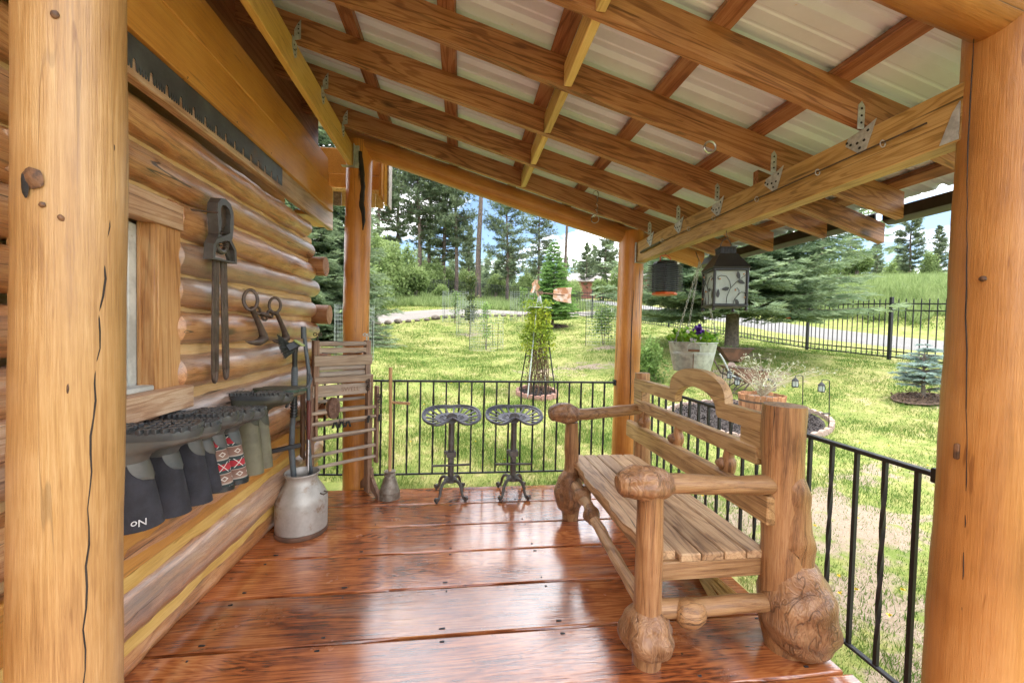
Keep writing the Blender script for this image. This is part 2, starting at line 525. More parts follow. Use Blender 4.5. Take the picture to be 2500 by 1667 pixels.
def burl_mat():
    t = NT('burl_wood')
    p = t.coords()
    n = t.noise(p, 5, 4, .6, 1.5)
    st = t.vmul(p, (1, 1, .35))
    w = t.math('SINE', t.math('MULTIPLY', t.noise(st, 9, 4, .55, .8), 95.0))
    f = t.math('ADD', n, t.math('MULTIPLY', w, .055))
    col = t.ramp(f, [(.25, (.10, .042, .016)), (.46, (.23, .105, .042)), (.62, (.34, .175, .078)), (.8, (.45, .26, .13))])
    t.set(Base_Color=col, Roughness=.45, Coat_Weight=.3, Coat_Roughness=.25)
    cr = t.math('SUBTRACT', 1, t.step(t.math('ABSOLUTE', t.math('SUBTRACT', t.noise(st, 7, 3, .5, .8), .5)), .003, .016))
    t.set(Base_Color=t.mix(t.math('MULTIPLY', cr, .5), col, c4((.05, .022, .01))))
    t.bump(t.math('SUBTRACT', t.math('MULTIPLY', w, .25), cr), .6, .009)
    MATS['burl_wood'] = t.m
    return t.m
M_BURL = burl_mat()

def deck_mat():
    t = NT('varnished_deck')
    p = t.coords()
    pa, pf = t.vmul(p, (.12, 1, 1)), t.vmul(p, (.02, 1, 1))
    broad = t.noise(pa, 6, 4, .55, .7)
    rings = t.math('SINE', t.math('MULTIPLY', broad, 90.0))
    fib = t.step(t.noise(pf, 140, 4, .7), .3, .7)
    blot = t.noise(p, 2.2, 5, .62)
    f = t.math('ADD', t.math('MULTIPLY', rings, .09), t.math('MULTIPLY', fib, .24))
    f = t.math('ADD', f, t.math('MULTIPLY', blot, .80))
    col = t.ramp(f, [(.30, (.11, .028, .011)), (.45, (.29, .078, .024)), (.62, (.47, .148, .042)), (.80, (.60, .25, .085))])
    wear = t.step(t.noise(t.vmul(p, (.3, 1, 1)), 2.6, 5, .7), .56, .72)
    col = t.mix(t.math('MULTIPLY', wear, .55), col, c4((.34, .25, .20)))
    grit = t.step(t.noise(t.vmul(p, (.4, 1, 1)), 26, 4, .7), .63, .70)
    col = t.mix(t.math('MULTIPLY', grit, .6), col, c4((.06, .03, .02)))
    vo = t.new('ShaderNodeTexVoronoi'); vo.inputs['Scale'].default_value = 4.0; t.link(p, vo.inputs['Vector'])
    nail = t.math('SUBTRACT', 1, t.step(vo.outputs['Distance'], .012, .028))
    col = t.mix(nail, col, c4((.012, .008, .006)))
    oi = t.new('ShaderNodeObjectInfo').outputs['Random']
    br = t.math('MULTIPLY_ADD', oi, .45); br.node.inputs[2].default_value = .78
    hs = t.new('ShaderNodeHueSaturation'); t.link(col, hs.inputs['Color']); t.link(br, hs.inputs['Value'])
    rg = t.math('MULTIPLY_ADD', t.noise(p, 4, 5, .7), .30); rg.node.inputs[2].default_value = .08
    t.set(Base_Color=hs.outputs[0], Roughness=rg, Coat_Weight=.9, Coat_Roughness=.065, Coat_IOR=1.85, Specular_IOR_Level=.6)
    h = t.math('ADD', t.math('MULTIPLY', fib, .25), t.math('MULTIPLY', rings, .12))
    h = t.math('ADD', h, t.math('MULTIPLY', t.noise(t.vmul(p, (.35, 1, 1)), 9, 2, .5), 1.2))
    h = t.math('SUBTRACT', h, nail)
    bn = t.bump(h, .13, .004)
    t.link(bn.outputs[0], t.b.inputs['Coat Normal'])
    return t.m
M_DECK = deck_mat()

M_IRON = plain('black_iron', (.022, .022, .024), .5, .3, bump=.1)
M_CASTG = plain('grey_cast_iron', (.145, .14, .16), .42, .6, vary=.25, bump=.15)
M_CASTD = plain('dark_cast_iron', (.13, .12, .11), .45, .5, vary=.3, col2=(.085, .072, .064), bump=.15)
M_RUST = plain('rusty_iron', (.135, .092, .070), .55, .4, vary=.3, col2=(.075, .052, .042), bump=.2, scale=20)
M_RUST2 = plain('rusted_sheet', (.20, .095, .055), .75, .2, vary=.4, col2=(.10, .055, .035), bump=.2, scale=6)
M_SAW = plain('saw_steel', (.13, .14, .145), .5, .5, vary=.35, col2=(.075, .08, .085), spots=(4, .56, .72, (.16, .10, .06)), bump=.1, scale=5)
M_GALV = plain('galvanised_steel', (.52, .55, .54), .42, .35, vary=.2, scale=30, bump=.08)
M_TUB = plain('galvanised_tub', (.46, .48, .47), .5, .55, vary=.2, scale=22, bump=.1, spots=(3.4, .60, .74, (.26, .17, .10)), fine=110)
M_CAN = plain('milk_can_tin', (.50, .47, .43), .5, .45, vary=.2, scale=7, bump=.12, col2=(.40, .37, .33), spots=(6, .53, .70, (.27, .17, .10)))
M_TIN = plain('old_tin', (.33, .29, .24), .55, .5, vary=.3, scale=26, bump=.25, col2=(.20, .15, .11))
M_ROOF = plain('white_metal_roof', (.70, .79, .97), .38, .0, vary=.05, scale=3, bump=.02, spots=(14, .68, .76, (.62, .55, .48)), coat=.2)
M_GUT = plain('brown_gutter', (.045, .040, .036), .4, .2, bump=.05)
M_RUB = plain('black_rubber', (.050, .054, .058), .38, vary=.3, scale=8, bump=.15, col2=(.055, .055, .052))
M_RUBG = plain('grey_rubber', (.075, .082, .082), .45, vary=.25, scale=8, bump=.1, col2=(.11, .10, .085))
M_NEO = plain('neoprene', (.034, .033, .042), .8, vary=.3, scale=14, bump=.2, fine=240)
M_OLIVE = plain('olive_rubber', (.17, .155, .095), .55, vary=.2, scale=8, bump=.1)
M_OLIVED = plain('dark_olive_rubber', (.07, .07, .045), .55, vary=.2, bump=.1)
M_GREEN = plain('green_rubber', (.03, .10, .06), .5)
M_WHITE = plain('white_print', (.75, .75, .75), .6, bump=0)
M_BLKP = plain('black_plastic', (.020, .021, .023), .35, bump=.03)
M_GREYP = plain('grey_plastic', (.10, .115, .125), .4, bump=.05)
M_BRIS = plain('brush_bristle', (.09, .10, .09), .8, vary=.4, scale=60)
M_LIME = plain('lime_plastic', (.42, .50, .16), .45)
M_REDH = plain('dark_red_handle', (.13, .030, .024), .4, coat=.3)
M_STEEL = plain('bright_steel', (.55, .55, .56), .28, .9, bump=.02)
M_ORANGE = plain('orange_plastic', (.62, .10, .012), .45, bump=.03)
M_REDW = plain('red_wire', (.55, .06, .02), .4)
M_CREAM = plain('white_trim_paint', (.66, .66, .62), .6, vary=.2, spots=(20, .6, .7, (.4, .36, .3)))
M_BRICK = plain('pink_concrete', (.42, .235, .185), .85, vary=.25, scale=16, bump=.3)
M_PINK = plain('pale_pink_concrete', (.40, .29, .24), .85, vary=.2, scale=14, bump=.3)
M_MULCH = plain('dark_mulch', (.060, .046, .042), .9, vary=.5, scale=30, bump=.6)
M_BMULCH = plain('brown_mulch', (.20, .125, .08), .95, vary=.5, scale=30, bump=.6)
M_SOIL = plain('soil', (.18, .13, .09), .95, vary=.4, scale=24, bump=.5)
M_BARK = plain('pine_bark', (.16, .115, .09), .9, vary=.45, scale=9, bump=.6, col2=(.075, .055, .045))
M_BARKG = plain('grey_bark', (.19, .155, .125), .9, vary=.4, scale=14, bump=.6, col2=(.10, .08, .065))
M_PTWIG = plain('pale_twig', (.42, .35, .25), .8)
M_TWIG = plain('vine_twig', (.14, .085, .05), .9)
M_WIRE = plain('cage_wire', (.42, .46, .45), .5, .6, bump=0)
M_PURPLE = plain('purple_petal', (.09, .012, .30), .6, vary=.3)
M_WPETAL = plain('white_petal', (.75, .72, .74), .6)
M_WARMR = plain('red_barn_wall', (.30, .12, .085), .8)
M_PROOF = plain('pale_tin_roof', (.42, .37, .35), .5, vary=.1)
M_PATCH = None

def glass_mat(name, tint=(.9, .95, .95), rough=.02, alpha=.3):
    t = NT(name)
    tr = t.new('ShaderNodeBsdfTransparent'); tr.inputs[0].default_value = c4(tint)
    gl = t.new('ShaderNodeBsdfGlossy'); gl.inputs['Roughness'].default_value = rough
    fr = t.new('ShaderNodeFresnel'); fr.inputs[0].default_value = 1.5
    mx = t.new('ShaderNodeMixShader')
    t.link(t.math('ADD', fr.outputs[0], alpha * .3, True), mx.inputs[0])
    t.link(tr.outputs[0], mx.inputs[1]); t.link(gl.outputs[0], mx.inputs[2])
    t.link(mx.outputs[0], t.out.inputs['Surface'])
    return t.m
M_GLASS = glass_mat('window_glass', (.35, .38, .36), .03, .5)
def frosted():
    t = NT('rippled_lantern_glass')
    p = t.coords()
    n = t.noise(p, 14, 3, .5, 1.2)
    t.set(Base_Color=c4((.62, .70, .70)), Roughness=.2, Alpha=.42)
    tl = t.new('ShaderNodeBsdfTranslucent'); tl.inputs[0].default_value = (.75, .8, .8, 1)
    mx = t.new('ShaderNodeMixShader'); mx.inputs[0].default_value = .25
    t.link(t.b.outputs[0], mx.inputs[1]); t.link(tl.outputs[0], mx.inputs[2])
    t.link(mx.outputs[0], t.out.inputs['Surface'])
    t.bump(n, .5, .02)
    return t.m
M_FROST = frosted()

def grass_mat(name, blades):
    t = NT(name)
    geo = t.new('ShaderNodeNewGeometry').outputs['Position']
    big = t.noise(geo, .55, 4, .62)
    midn = t.noise(geo, 2.6, 4, .6)
    fin = t.noise(geo, 60, 3, .7)
    tuf = t.noise(geo, 7.5, 3, .6)
    g = t.math('ADD', t.math('MULTIPLY', big, .40), t.math('MULTIPLY', midn, .45))
    g = t.math('ADD', g, t.math('MULTIPLY', t.math('SUBTRACT', tuf, .35), .55))
    if blades:
        at = t.new('ShaderNodeAttribute'); at.attribute_name = 'tint'
        g = t.math('ADD', g, t.math('MULTIPLY', t.math('SUBTRACT', at.outputs['Fac'], .5), .55))
        col = t.ramp(g, [(.20, (.36, .31, .14)), (.38, (.225, .265, .07)), (.55, (.145, .23, .047)), (.75, (.08, .165, .028))])
        t.set(Base_Color=col, Roughness=.6, Specular_IOR_Level=.2)
        tr = t.new('ShaderNodeBsdfTranslucent'); t.link(col, tr.inputs[0])
        mx = t.new('ShaderNodeMixShader'); mx.inputs[0].default_value = .4
        t.link(t.b.outputs[0], mx.inputs[1]); t.link(tr.outputs[0], mx.inputs[2])
        t.link(mx.outputs[0], t.out.inputs['Surface'])
    else:
        col = t.ramp(g, [(.30, (.40, .34, .19)), (.44, (.29, .29, .10)), (.56, (.19, .235, .06)), (.72, (.11, .17, .035))])
        at = t.new('ShaderNodeAttribute'); at.attribute_name = 'bare'
        soil = t.ramp(fin, [(.3, (.22, .165, .12)), (.6, (.36, .285, .22)), (.8, (.46, .385, .31))])
        bm = t.step(t.math('ADD', at.outputs['Fac'], t.math('MULTIPLY', t.math('SUBTRACT', t.noise(geo, 3.2, 5, .65), .5), 1.5)), .42, .62)
        col = t.mix(bm, col, soil)
        col = t.mix(t.math('MULTIPLY', t.step(t.noise(geo, 15, 4, .7), .56, .66), .55), col, c4((.24, .18, .10)))
        col = t.mix(t.math('MULTIPLY', fin, .25), col, c4((.10, .09, .04)))
        t.set(Base_Color=col, Roughness=.95, Specular_IOR_Level=.1)
        t.bump(t.math('ADD', fin, midn), .5, .03)
    return t.m
M_LAWN = grass_mat('lawn_ground', False)
M_BLADE = grass_mat('grass_blade', True)
def gravel(name, a, b, sc=28):
    t = NT(name)
    p = t.new('ShaderNodeNewGeometry').outputs['Position']
    n = t.noise(p, sc, 4, .7); m = t.noise(p, 1.2, 3)
    f = t.math('ADD', t.math('MULTIPLY', n, .7), t.math('MULTIPLY', m, .3))
    t.set(Base_Color=t.ramp(f, [(.3, a), (.7, b)]), Roughness=.95)
    t.bump(n, .6, .03)
    return t.m
M_GRAVEL = gravel('driveway_gravel', (.14, .125, .11), (.27, .245, .22))
M_ROAD = gravel('pale_road', (.15, .145, .14), (.235, .228, .22), 50)

L_PINE = leaf('pine_needles', (.045, .072, .042), (.11, .155, .086), (.22, .27, .15), .35, 1.0)
L_SPRUCE = leaf('spruce_needles', (.045, .085, .050), (.125, .195, .105), (.29, .37, .21), .32, 1.6)
L_BLUE = leaf('blue_spruce_needles', (.10, .155, .145), (.22, .31, .29), (.40, .51, .46), .25, 3.0)
L_BUSH = leaf('bush_leaves', (.075, .125, .04), (.185, .26, .085), (.34, .42, .17), .45, 1.2)
L_LARCH = leaf('larch_needles', (.05, .125, .03), (.125, .255, .06), (.23, .38, .11), .4, 2.0)
L_VINE = leaf('vine_leaves', (.10, .16, .02), (.24, .32, .035), (.42, .46, .05), .4, 4.0)
L_SAPL = leaf('sapling_leaves', (.07, .14, .035), (.17, .28, .07), (.32, .43, .14), .4, 3.0)
L_RED = leaf('dark_sapling_leaves', (.030, .050, .022), (.07, .105, .035), (.18, .20, .06), .3, 3.0)
L_PETU = leaf('petunia_leaves', (.06, .17, .02), (.17, .38, .03), (.36, .55, .06), .45, 9.0)
L_WILLOW = leaf('willow_leaves', (.30, .32, .20), (.50, .52, .36), (.68, .69, .52), .4, 6.0)
L_FAR = leaf('far_forest', (.09, .13, .075), (.19, .25, .14), (.33, .39, .22), .35, .35)
# ------------------------------------------------------------------ terrain
CTRL = np.array([
    (-1.2, 4, -.28), (1, 4, -.26), (2.2, 1.7, -.28), (3.0, 2.2, -.27), (0, 0, -.30), (2, -3, -.35), (-3, 5, -.10),
    (4.8, 5.6, -.03), (5.9, 5.6, .03), (3.7, 5.9, -.02), (1.6, 8.2, .17), (6, 8, .30), (7, 9.5, .74), (8, 11, 1.05),
    (8.3, 6.3, .39), (11.84, 9.3, .90), (11.95, 12.5, 1.05), (11.5, 16.2, 1.45), (-2.6, 10.3, .66), (.9, 14.8, .76),
    (4.8, 13.2, 1.08), (-.3, 19.5, 1.82), (3.0, 20, 1.98), (4.2, 18, 1.70), (.4, 17.5, 1.25), (7.7, 25, 2.42), (8.9, 23.3, 2.22),
    (5.5, 34.6, 3.5), (.2, 37.8, 4.1), (-3.6, 38, 4.3), (-4.2, 21, 1.85), (-1.4, 23, 2.45), (-8, 26, 2.8), (-8, 12, .9), (-15, 20, 2.0),
    (16, 11.5, 1.20), (14.5, 7, .9), (15, 17, 1.75), (14.5, 26, 2.9), (22, 16, 3.6), (27, 12, 3.3), (22, 24, 4.4), (20, 6, 2.0), (30, 30, 6.0),
    (0, 70, 6.5), (40, 60, 8.0), (-40, 60, 7.0), (60, 5, 4.0), (-40, 0, .5), (0, -40, -1.0), (50, -30, .5), (-40, -40, -1)])
def _tps(r2):
    return .5 * r2 * np.log(r2 + 1e-9)
_n = len(CTRL)
_A = np.zeros((_n + 3, _n + 3))
_d = CTRL[:, None, :2] - CTRL[None, :, :2]
_A[:_n, :_n] = _tps((_d ** 2).sum(-1)) + np.eye(_n) * .02
_A[:_n, _n] = 1; _A[:_n, _n + 1:] = CTRL[:, :2]
_A[_n:, :_n] = _A[:_n, _n:].T
_W = np.linalg.solve(_A, np.concatenate([CTRL[:, 2], np.zeros(3)]))
def gz(x, y):
    x, y = np.asarray(x, float), np.asarray(y, float)
    xc, yc = np.clip(x, -60, 75), np.clip(y, -45, 90)
    q = np.stack([xc.ravel(), yc.ravel()], 1)
    out = np.zeros(len(q))
    for i in range(0, len(q), 4000):
        s = q[i:i + 4000]
        r2 = ((s[:, None, :] - CTRL[None, :, :2]) ** 2).sum(-1)
        out[i:i + 4000] = _tps(r2) @ _W[:_n] + _W[_n] + s @ _W[_n + 1:]
    return out.reshape(x.shape)
def g(x, y): return float(gz(np.array([x]), np.array([y]))[0])

BARE = [(2.9, 2.0, .9, 1.0, .74), (3.6, 3.4, 1.2, .9, .74), (4.6, 2.9, 1.3, .9, .52), (2.6, 3.4, .6, .8, .6), (5.0, 4.2, 1.2, .7, .55), (2.4, 10.2, 1.2, .8, .6), (3.6, 10.6, 1.2, .7, .65), (3.0, 7.4, .9, .6, .4),
        (1.2, 9.6, .8, .6, .35), (.0, 10.5, .8, .5, .3), (4.8, 12.6, .9, .5, .75), (8.3, 6.1, .7, .5, .6), (6.8, 8.8, 1.2, .9, .75), (7.6, 10.2, 1.4, .7, .6),
        (.9, 14.8, .7, .4, .6), (.4, 17.5, .9, .4, .7), (-.3, 19.5, .8, .4, .5), (3.0, 20, .7, .4, .5), (4.1, 18, .8, .5, .7), (7.5, 4.2, 1.6, .7, .45),
        (3.2, 5.1, .8, .4, .35), (-1.0, 12.3, .8, .5, .3), (2.1, 4.6, .5, .5, .35), (4.4, 8.8, .9, .6, .4), (9.5, 4.8, 1.5, .8, .4), (2.3, 1.2, .5, 2.0, .6),
        (-2.6, 10.3, .8, .4, .6), (1.6, 13.0, .9, .5, .25)]
def bare(x, y):
    b = np.zeros(np.shape(x))
    for cx, cy, sx, sy, a in BARE:
        b = np.maximum(b, a * np.exp(-(((x - cx) / sx) ** 2 + ((y - cy) / sy) ** 2)))
    return b

DRIVE = [(-12.0, 19.8, 3.6), (-7.0, 20.4, 3.2), (-4.0, 21.4, 2.6), (-1.4, 22.6, 2.2), (2.0, 24.0, 2.0), (6.0, 26.4, 2.0), (9.5, 29.0, 2.4), (13, 31, 2.5)]
ROADP = [(21.5, -8), (19.5, -1), (17.8, 5), (16.3, 11), (15.4, 17), (15.0, 23), (14.6, 30), (14.2, 40), (14, 55)]
def dist_path(x, y, path):
    best = np.full(np.shape(x), 1e9)
    for (a, b) in zip(path[:-1], path[1:]):
        ax, ay, bx, by = a[0], a[1], b[0], b[1]
        t = np.clip(((x - ax) * (bx - ax) + (y - ay) * (by - ay)) / ((bx - ax) ** 2 + (by - ay) ** 2), 0, 1)
        best = np.minimum(best, np.hypot(x - ax - t * (bx - ax), y - ay - t * (by - ay)))
    return best

def axis(lo, a, b, hi, step, grow=1.25):
    c = list(np.arange(a, b + 1e-6, step))
    s, v, left = step, a, []
    while v > lo: s *= grow; v -= s; left.append(v)
    s, v, right = step, c[-1], []
    while v < hi: s *= grow; v += s; right.append(v)
    return np.array(left[::-1] + c + right)
gx, gy = axis(-400, -8, 20, 400, .22), axis(-300, -2, 28, 600, .22)
GX, GY = np.meshgrid(gx, gy)
GZ = gz(GX, GY)
_rg = np.random.RandomState(3)
GZ += _rg.uniform(-.012, .012, GZ.shape) * (np.hypot(GX, GY) < 40)
nx, ny = len(gx), len(gy)
me = bpy.data.meshes.new('lawn')
me.vertices.add(nx * ny)
me.vertices.foreach_set('co', np.stack([GX, GY, GZ], -1).astype(np.float32).ravel())
ii = (np.arange(ny - 1)[:, None] * nx + np.arange(nx - 1)[None, :]).ravel()
quads = np.stack([ii, ii + 1, ii + nx + 1, ii + nx], 1).astype(np.int32)
me.loops.add(quads.size); me.loops.foreach_set('vertex_index', quads.ravel())
me.polygons.add(len(quads)); me.polygons.foreach_set('loop_start', np.arange(0, quads.size, 4, dtype=np.int32))
me.update(calc_edges=True)
me.polygons.foreach_set('use_smooth', [True] * len(me.polygons))
_at = me.attributes.new('bare', 'FLOAT', 'POINT')
_at.data.foreach_set('value', bare(GX, GY).astype(np.float32).ravel())
me.materials.append(M_LAWN)
lawn = put('ground', me); tag(lawn, kind='structure')

def ribbon(name, path, half, mat, lift, step=.5):
    P = [Vector((p[0], p[1], 0)) for p in path]
    pts, hw = [], []
    for i in range(len(P) - 1):
        n = max(2, int((P[i + 1] - P[i]).length / step))
        for k in range(n):
            pts.append(P[i].lerp(P[i + 1], k / n)); hw.append(half[i] + (half[i + 1] - half[i]) * k / n)
    pts.append(P[-1]); hw.append(half[-1])
    b = MB(); nc = 9; vs, fs = [], []
    for i, p in enumerate(pts):
        d = unit(pts[min(i + 3, len(pts) - 1)] - pts[max(i - 3, 0)])
        s = Vector((d.y, -d.x, 0))
        for k in range(nc):
            u = -1 + 2 * k / (nc - 1)
            e = 1 + .08 * vnoise((p.x * 1.3, p.y * 1.3, k * .2), 5) if abs(u) > .9 else 1
            q = p + s * hw[i] * u * e
            vs.append((q.x, q.y, g(q.x, q.y) + lift * (1 if abs(u) < .95 else -.3)))
    for i in range(len(pts) - 1):
        for k in range(nc - 1):
            fs.append((i * nc + k, i * nc + k + 1, (i + 1) * nc + k + 1, (i + 1) * nc + k))
    b.add(vs, fs)
    o = b.build(name, mat)
    return tag(o, kind='structure')
ribbon('gravel_driveway', DRIVE, [d[2] * .5 + .3 for d in DRIVE], M_GRAVEL, .035)
ribbon('road', ROADP, [.85] * len(ROADP), M_ROAD, .05, 1.0)

# grass blades
NB = 520000
ang = nr.uniform(R(-24), R(66), NB)
rr = np.exp(nr.uniform(math.log(2.0), math.log(30), NB))
bx, by = rr * np.sin(ang), rr * np.cos(ang)
keep = ~((bx < 2.02) & (by < 3.95)) & ~((bx < -.9) & (by < 4.6))
keep &= nr.uniform(0, 1, NB) > np.clip(bare(bx, by) * 1.35 - .12, 0, .985)
keep &= dist_path(bx, by, DRIVE) > 1.45
keep &= dist_path(bx, by, ROADP) > 1.95
keep &= ~(((bx - 1.6) ** 2 + (by - 8.2) ** 2) < .42 ** 2)
keep &= ~((((bx - 4.92) / 1.33) ** 2 + ((by - 6.35) / .95) ** 2) < 1)
clump = np.sin(bx * 3.1 + 1.7 * np.sin(by * 2.3)) + np.sin(by * 3.7 + 1.3 * np.sin(bx * 2.9))
keep &= nr.uniform(-2.6, 1.6, NB) < clump + .7
bx, by, rr = bx[keep], by[keep], rr[keep]
clump = clump[keep]
n = len(bx)
bz = gz(bx, by)
beyond = (dist_path(bx, by, ROADP) < 40) & (bx > 15 + 0 * by)
h = nr.uniform(.018, .050, n) * (1 + .002 * rr) * (1 + .28 * np.clip(clump, -1, 1.5)) * np.where(beyond, 3.0, 1)
near_edge = ((bx < 2.6) | (by < 4.6))
h *= np.where(near_edge & (by > 3.9), 1.35, 1)
w = np.maximum(.003, .00062 * rr) * nr.uniform(.7, 1.4, n)
a = nr.uniform(0, 2 * PI, n)
lean = nr.uniform(.1, .9, n) * h
la = nr.uniform(0, 2 * PI, n)
T = np.zeros((n, 3, 3))
T[:, 0] = np.stack([bx - w * np.cos(a), by - w * np.sin(a), bz - .005], 1)
T[:, 1] = np.stack([bx + w * np.cos(a), by + w * np.sin(a), bz - .005], 1)
T[:, 2] = np.stack([bx + lean * np.cos(la), by + lean * np.sin(la), bz + h], 1)
tg = np.clip(nr.normal(.5, .2, n) + .10 * np.clip(clump, -1, 1), 0, 1)
grass = put('lawn_grass', np_mesh('lawn_grass', T, M_BLADE, cols=tg))
tag(grass, 'short patchy green lawn grass around the porch', 'grass', kind='stuff')

# ------------------------------------------------------------------ log shapes
def logmesh(p0, p1, r0, r1, seed, n=22, step=.07, amp=.055, wob=.008, round_end=(0, 0)):
    p0, p1 = Vector(p0), Vector(p1)
    L = (p1 - p0).length
    m = max(4, int(L / step))
    d = unit(p1 - p0); u, w = frame(d)
    pts, rad = [], []
    for i in range(m + 1):
        t = i / m
        q = p0.lerp(p1, t)
        q = q + u * wob * math.sin(t * L * 2.1 + seed) + w * wob * math.sin(t * L * 1.6 + seed * 2.3)
        pts.append(q); rad.append(r0 + (r1 - r0) * t)
    for side, re in enumerate(round_end):
        if re:
            for i in range(m + 1):
                s = (i if side == 0 else m - i) * L / m
                if s < re:
                    rad[i] *= math.sqrt(max(.12, 1 - (1 - s / re) ** 2))
    b = MB().tube(pts, rad, n)
    for i in range(m + 1):
        for k in range(n):
            j = i * n + k
            v = Vector(b.v[j]); e = v - pts[i]
            f = 1 + amp * vnoise((v.x * 5 + seed, v.y * 5, v.z * 5), seed) + amp * .45 * vnoise(v * 16, seed + 2)
            b.v[j] = tuple(pts[i] + e * f)
    return b

def wput(b, name, mat, root, ang=38):
    """part built in world coordinates below a root that is not at the origin"""
    o = b.build(name, mat, root, ang=ang)
    o.location = -root.location
    return o

# ------------------------------------------------------------------ log house
house = thing('log_house', 'log cabin with varnished round logs, window and orange board siding beside the porch', 'house', (-1.4, 2.5, -.3))
wput(MB().box((-4.0, .95, 1.75), (4.8, 5.9, 4.1)), 'core_wall', W_CHINK, house)
wput(MB().prism([(-7.2, 3.3), (-4.0, 5.0), (-1.35, 3.55), (-1.35, 3.7), (-4.0, 5.2), (-7.2, 3.5)], (0, -2.4, 0), (1, 0, 0), (0, 0, 1), (0, 6.9, 0)), 'house_roof', M_GUT, house)
ROWS = [  # z centre, radius, window row, far end y
    (.08, .100, 0, 4.06), (.315, .125, 0, 4.10), (.555, .105, 0, 4.04), (.80, .105, 0, 4.08), (1.035, .092, 0, 4.02), (1.258, .092, 1, 4.10),
    (1.467, .086, 1, 4.07), (1.648, .076, 1, 4.00), (1.822, .084, 1, 4.02), (1.995, .088, 1, 3.90), (2.17, .082, 0, 3.92), (2.345, .088, 0, 3.80)]
WX = -1.40
for i, (z, r, win, ye) in enumerate(ROWS):
    xx = WX + (.015 if i in (1, 3) else 0)
    if i == 0: xx -= .035
    if win:
        wput(logmesh((xx, 2.06, z), (xx, ye, z + .012 * (i % 3 - 1)), r, r * .96, i + 1, round_end=(.05, .07), amp=.11, step=.05), 'log', W_WALL, house)
        wput(logmesh((xx, .2, z), (xx, 1.50, z), r, r, i + 21), 'log', W_WALL, house)
    else:
        wput(logmesh((xx, .2, z), (xx, ye, z + .014 * (i % 3 - 1)), r, r * .95, i + 1, round_end=(0, .07), amp=.11, step=.05), 'log', W_WALL, house)
    if i + 1 < len(ROWS):
        z2 = ROWS[i + 1][0]; zm = (z + r + z2 - ROWS[i + 1][1]) / 2
        y0 = 2.10 if (win or ROWS[i + 1][2]) and i not in (4, 9) else .2
        b = MB(); N = 40; hh = .045
        vs, fs = [], []
        for k in range(N + 1):
            y = y0 + (3.95 - y0) * k / N
            dz = .006 * math.sin(y * 9 + i) + .004 * math.sin(y * 23 + 2 * i)
            xo = WX + (.085 if i < 2 else .012) + .004 * math.sin(y * 13 + i * 3)
            vs += [(WX - .08, y, zm - hh), (xo, y, zm - hh * .8 + dz), (xo + .004, y, zm + dz), (xo, y, zm + hh * .8 + dz), (WX - .08, y, zm + hh)]
        for k in range(N):
            for q in range(4):
                fs.append((k * 5 + q, k * 5 + q + 1, k * 5 + q + 6, k * 5 + q + 5))
        b.add(vs, fs)
        wput(b, 'chinking', W_LEDG if i < 2 else W_CHINK, house)
for (y, z, r) in ((3.93, 2.04, .085), (4.05, 1.615, .092), (4.04, 1.16, .09), (4.03, .70, .09)):
    wput(logmesh((-2.3, y, z), (-1.25, y, z), r, r, int(z * 10) + 3, amp=.03), 'corner_log', W_WALLX, house)
# flat hewn face of the log behind the boots
wput(MB().box((WX + .085, 2.1, .575), (.03, 3.4, .19), bev=.01), 'hewn_log_face', W_SIDE, house)
# window
win = wput(MB().box((-1.358, 2.038, 1.565), (.055, .145, .735)), 'window', W_TRIMZ, house)
def wsub(b, name, mat, par):
    o = b.build(name, mat, par); return o
wsub(MB().box((-1.352, 1.735, 1.99), (.070, .75, .12)), 'head_trim', W_TRIM, win)
wsub(MB().box((-1.325, 1.70, 1.148), (.10, .83, .105)), 'sill_trim', W_TRIM, win)
wsub(MB().box((-1.358, 1.485, 1.565), (.055, .13, .735)), 'side_trim', W_TRIMZ, win)
wsub(MB().box((-1.364, 1.955, 1.565), (.065, .02, .735)), 'jamb', W_TRIMZ, win)
wsub(MB().box((-1.388, 1.939, 1.565), (.014, .012, .735)), 'stop_bead', W_TRIMZ, win)
wsub(MB().box((-1.364, 1.56, 1.565), (.065, .02, .735)), 'jamb', W_TRIMZ, win)
wsub(MB().box((-1.364, 1.757, 1.212), (.068, .37, .022)), 'inner_sill', M_CREAM, win)
wsub(MB().box((-1.412, 1.918, 1.57), (.03, .045, .70)), 'sash_stile', M_CREAM, win)
wsub(MB().box((-1.412, 1.60, 1.57), (.03, .045, .70)), 'sash_stile', M_CREAM, win)
for zz_ in (1.235, 1.545, 1.90):
    wsub(MB().box((-1.412, 1.76, zz_), (.028, .268, .035)), 'sash_rail', M_CREAM, win)
for zz_ in (1.39, 1.722):
    wsub(MB().box((-1.415, 1.76, zz_), (.006, .27, .285)), 'pane', M_GLASS, win)
# boards above the logs
wput(MB().box((-1.285, 1.75, 2.515), (.05, 4.80, .165)), 'trim_board', W_TRIM, house)
wput(MB().box((-1.262, 1.70, 2.70), (.05, 4.72, .23), Matrix.Rotation(R(-2), 3, 'Y')), 'siding_board', W_SIDE, house)
wput(MB().box((-1.262, 1.62, 2.925), (.05, 4.62, .23), Matrix.Rotation(R(-2), 3, 'Y')), 'siding_board', W_SIDE, house)
wput(MB().box((-1.335, 1.60, 3.28), (.05, 4.55, .52)), 'blocking_board', W_PURL, house)
wput(MB().box((-1.375, 3.92, 2.475), (.13, .46, .035)), 'soffit_board', W_SIDE, house)
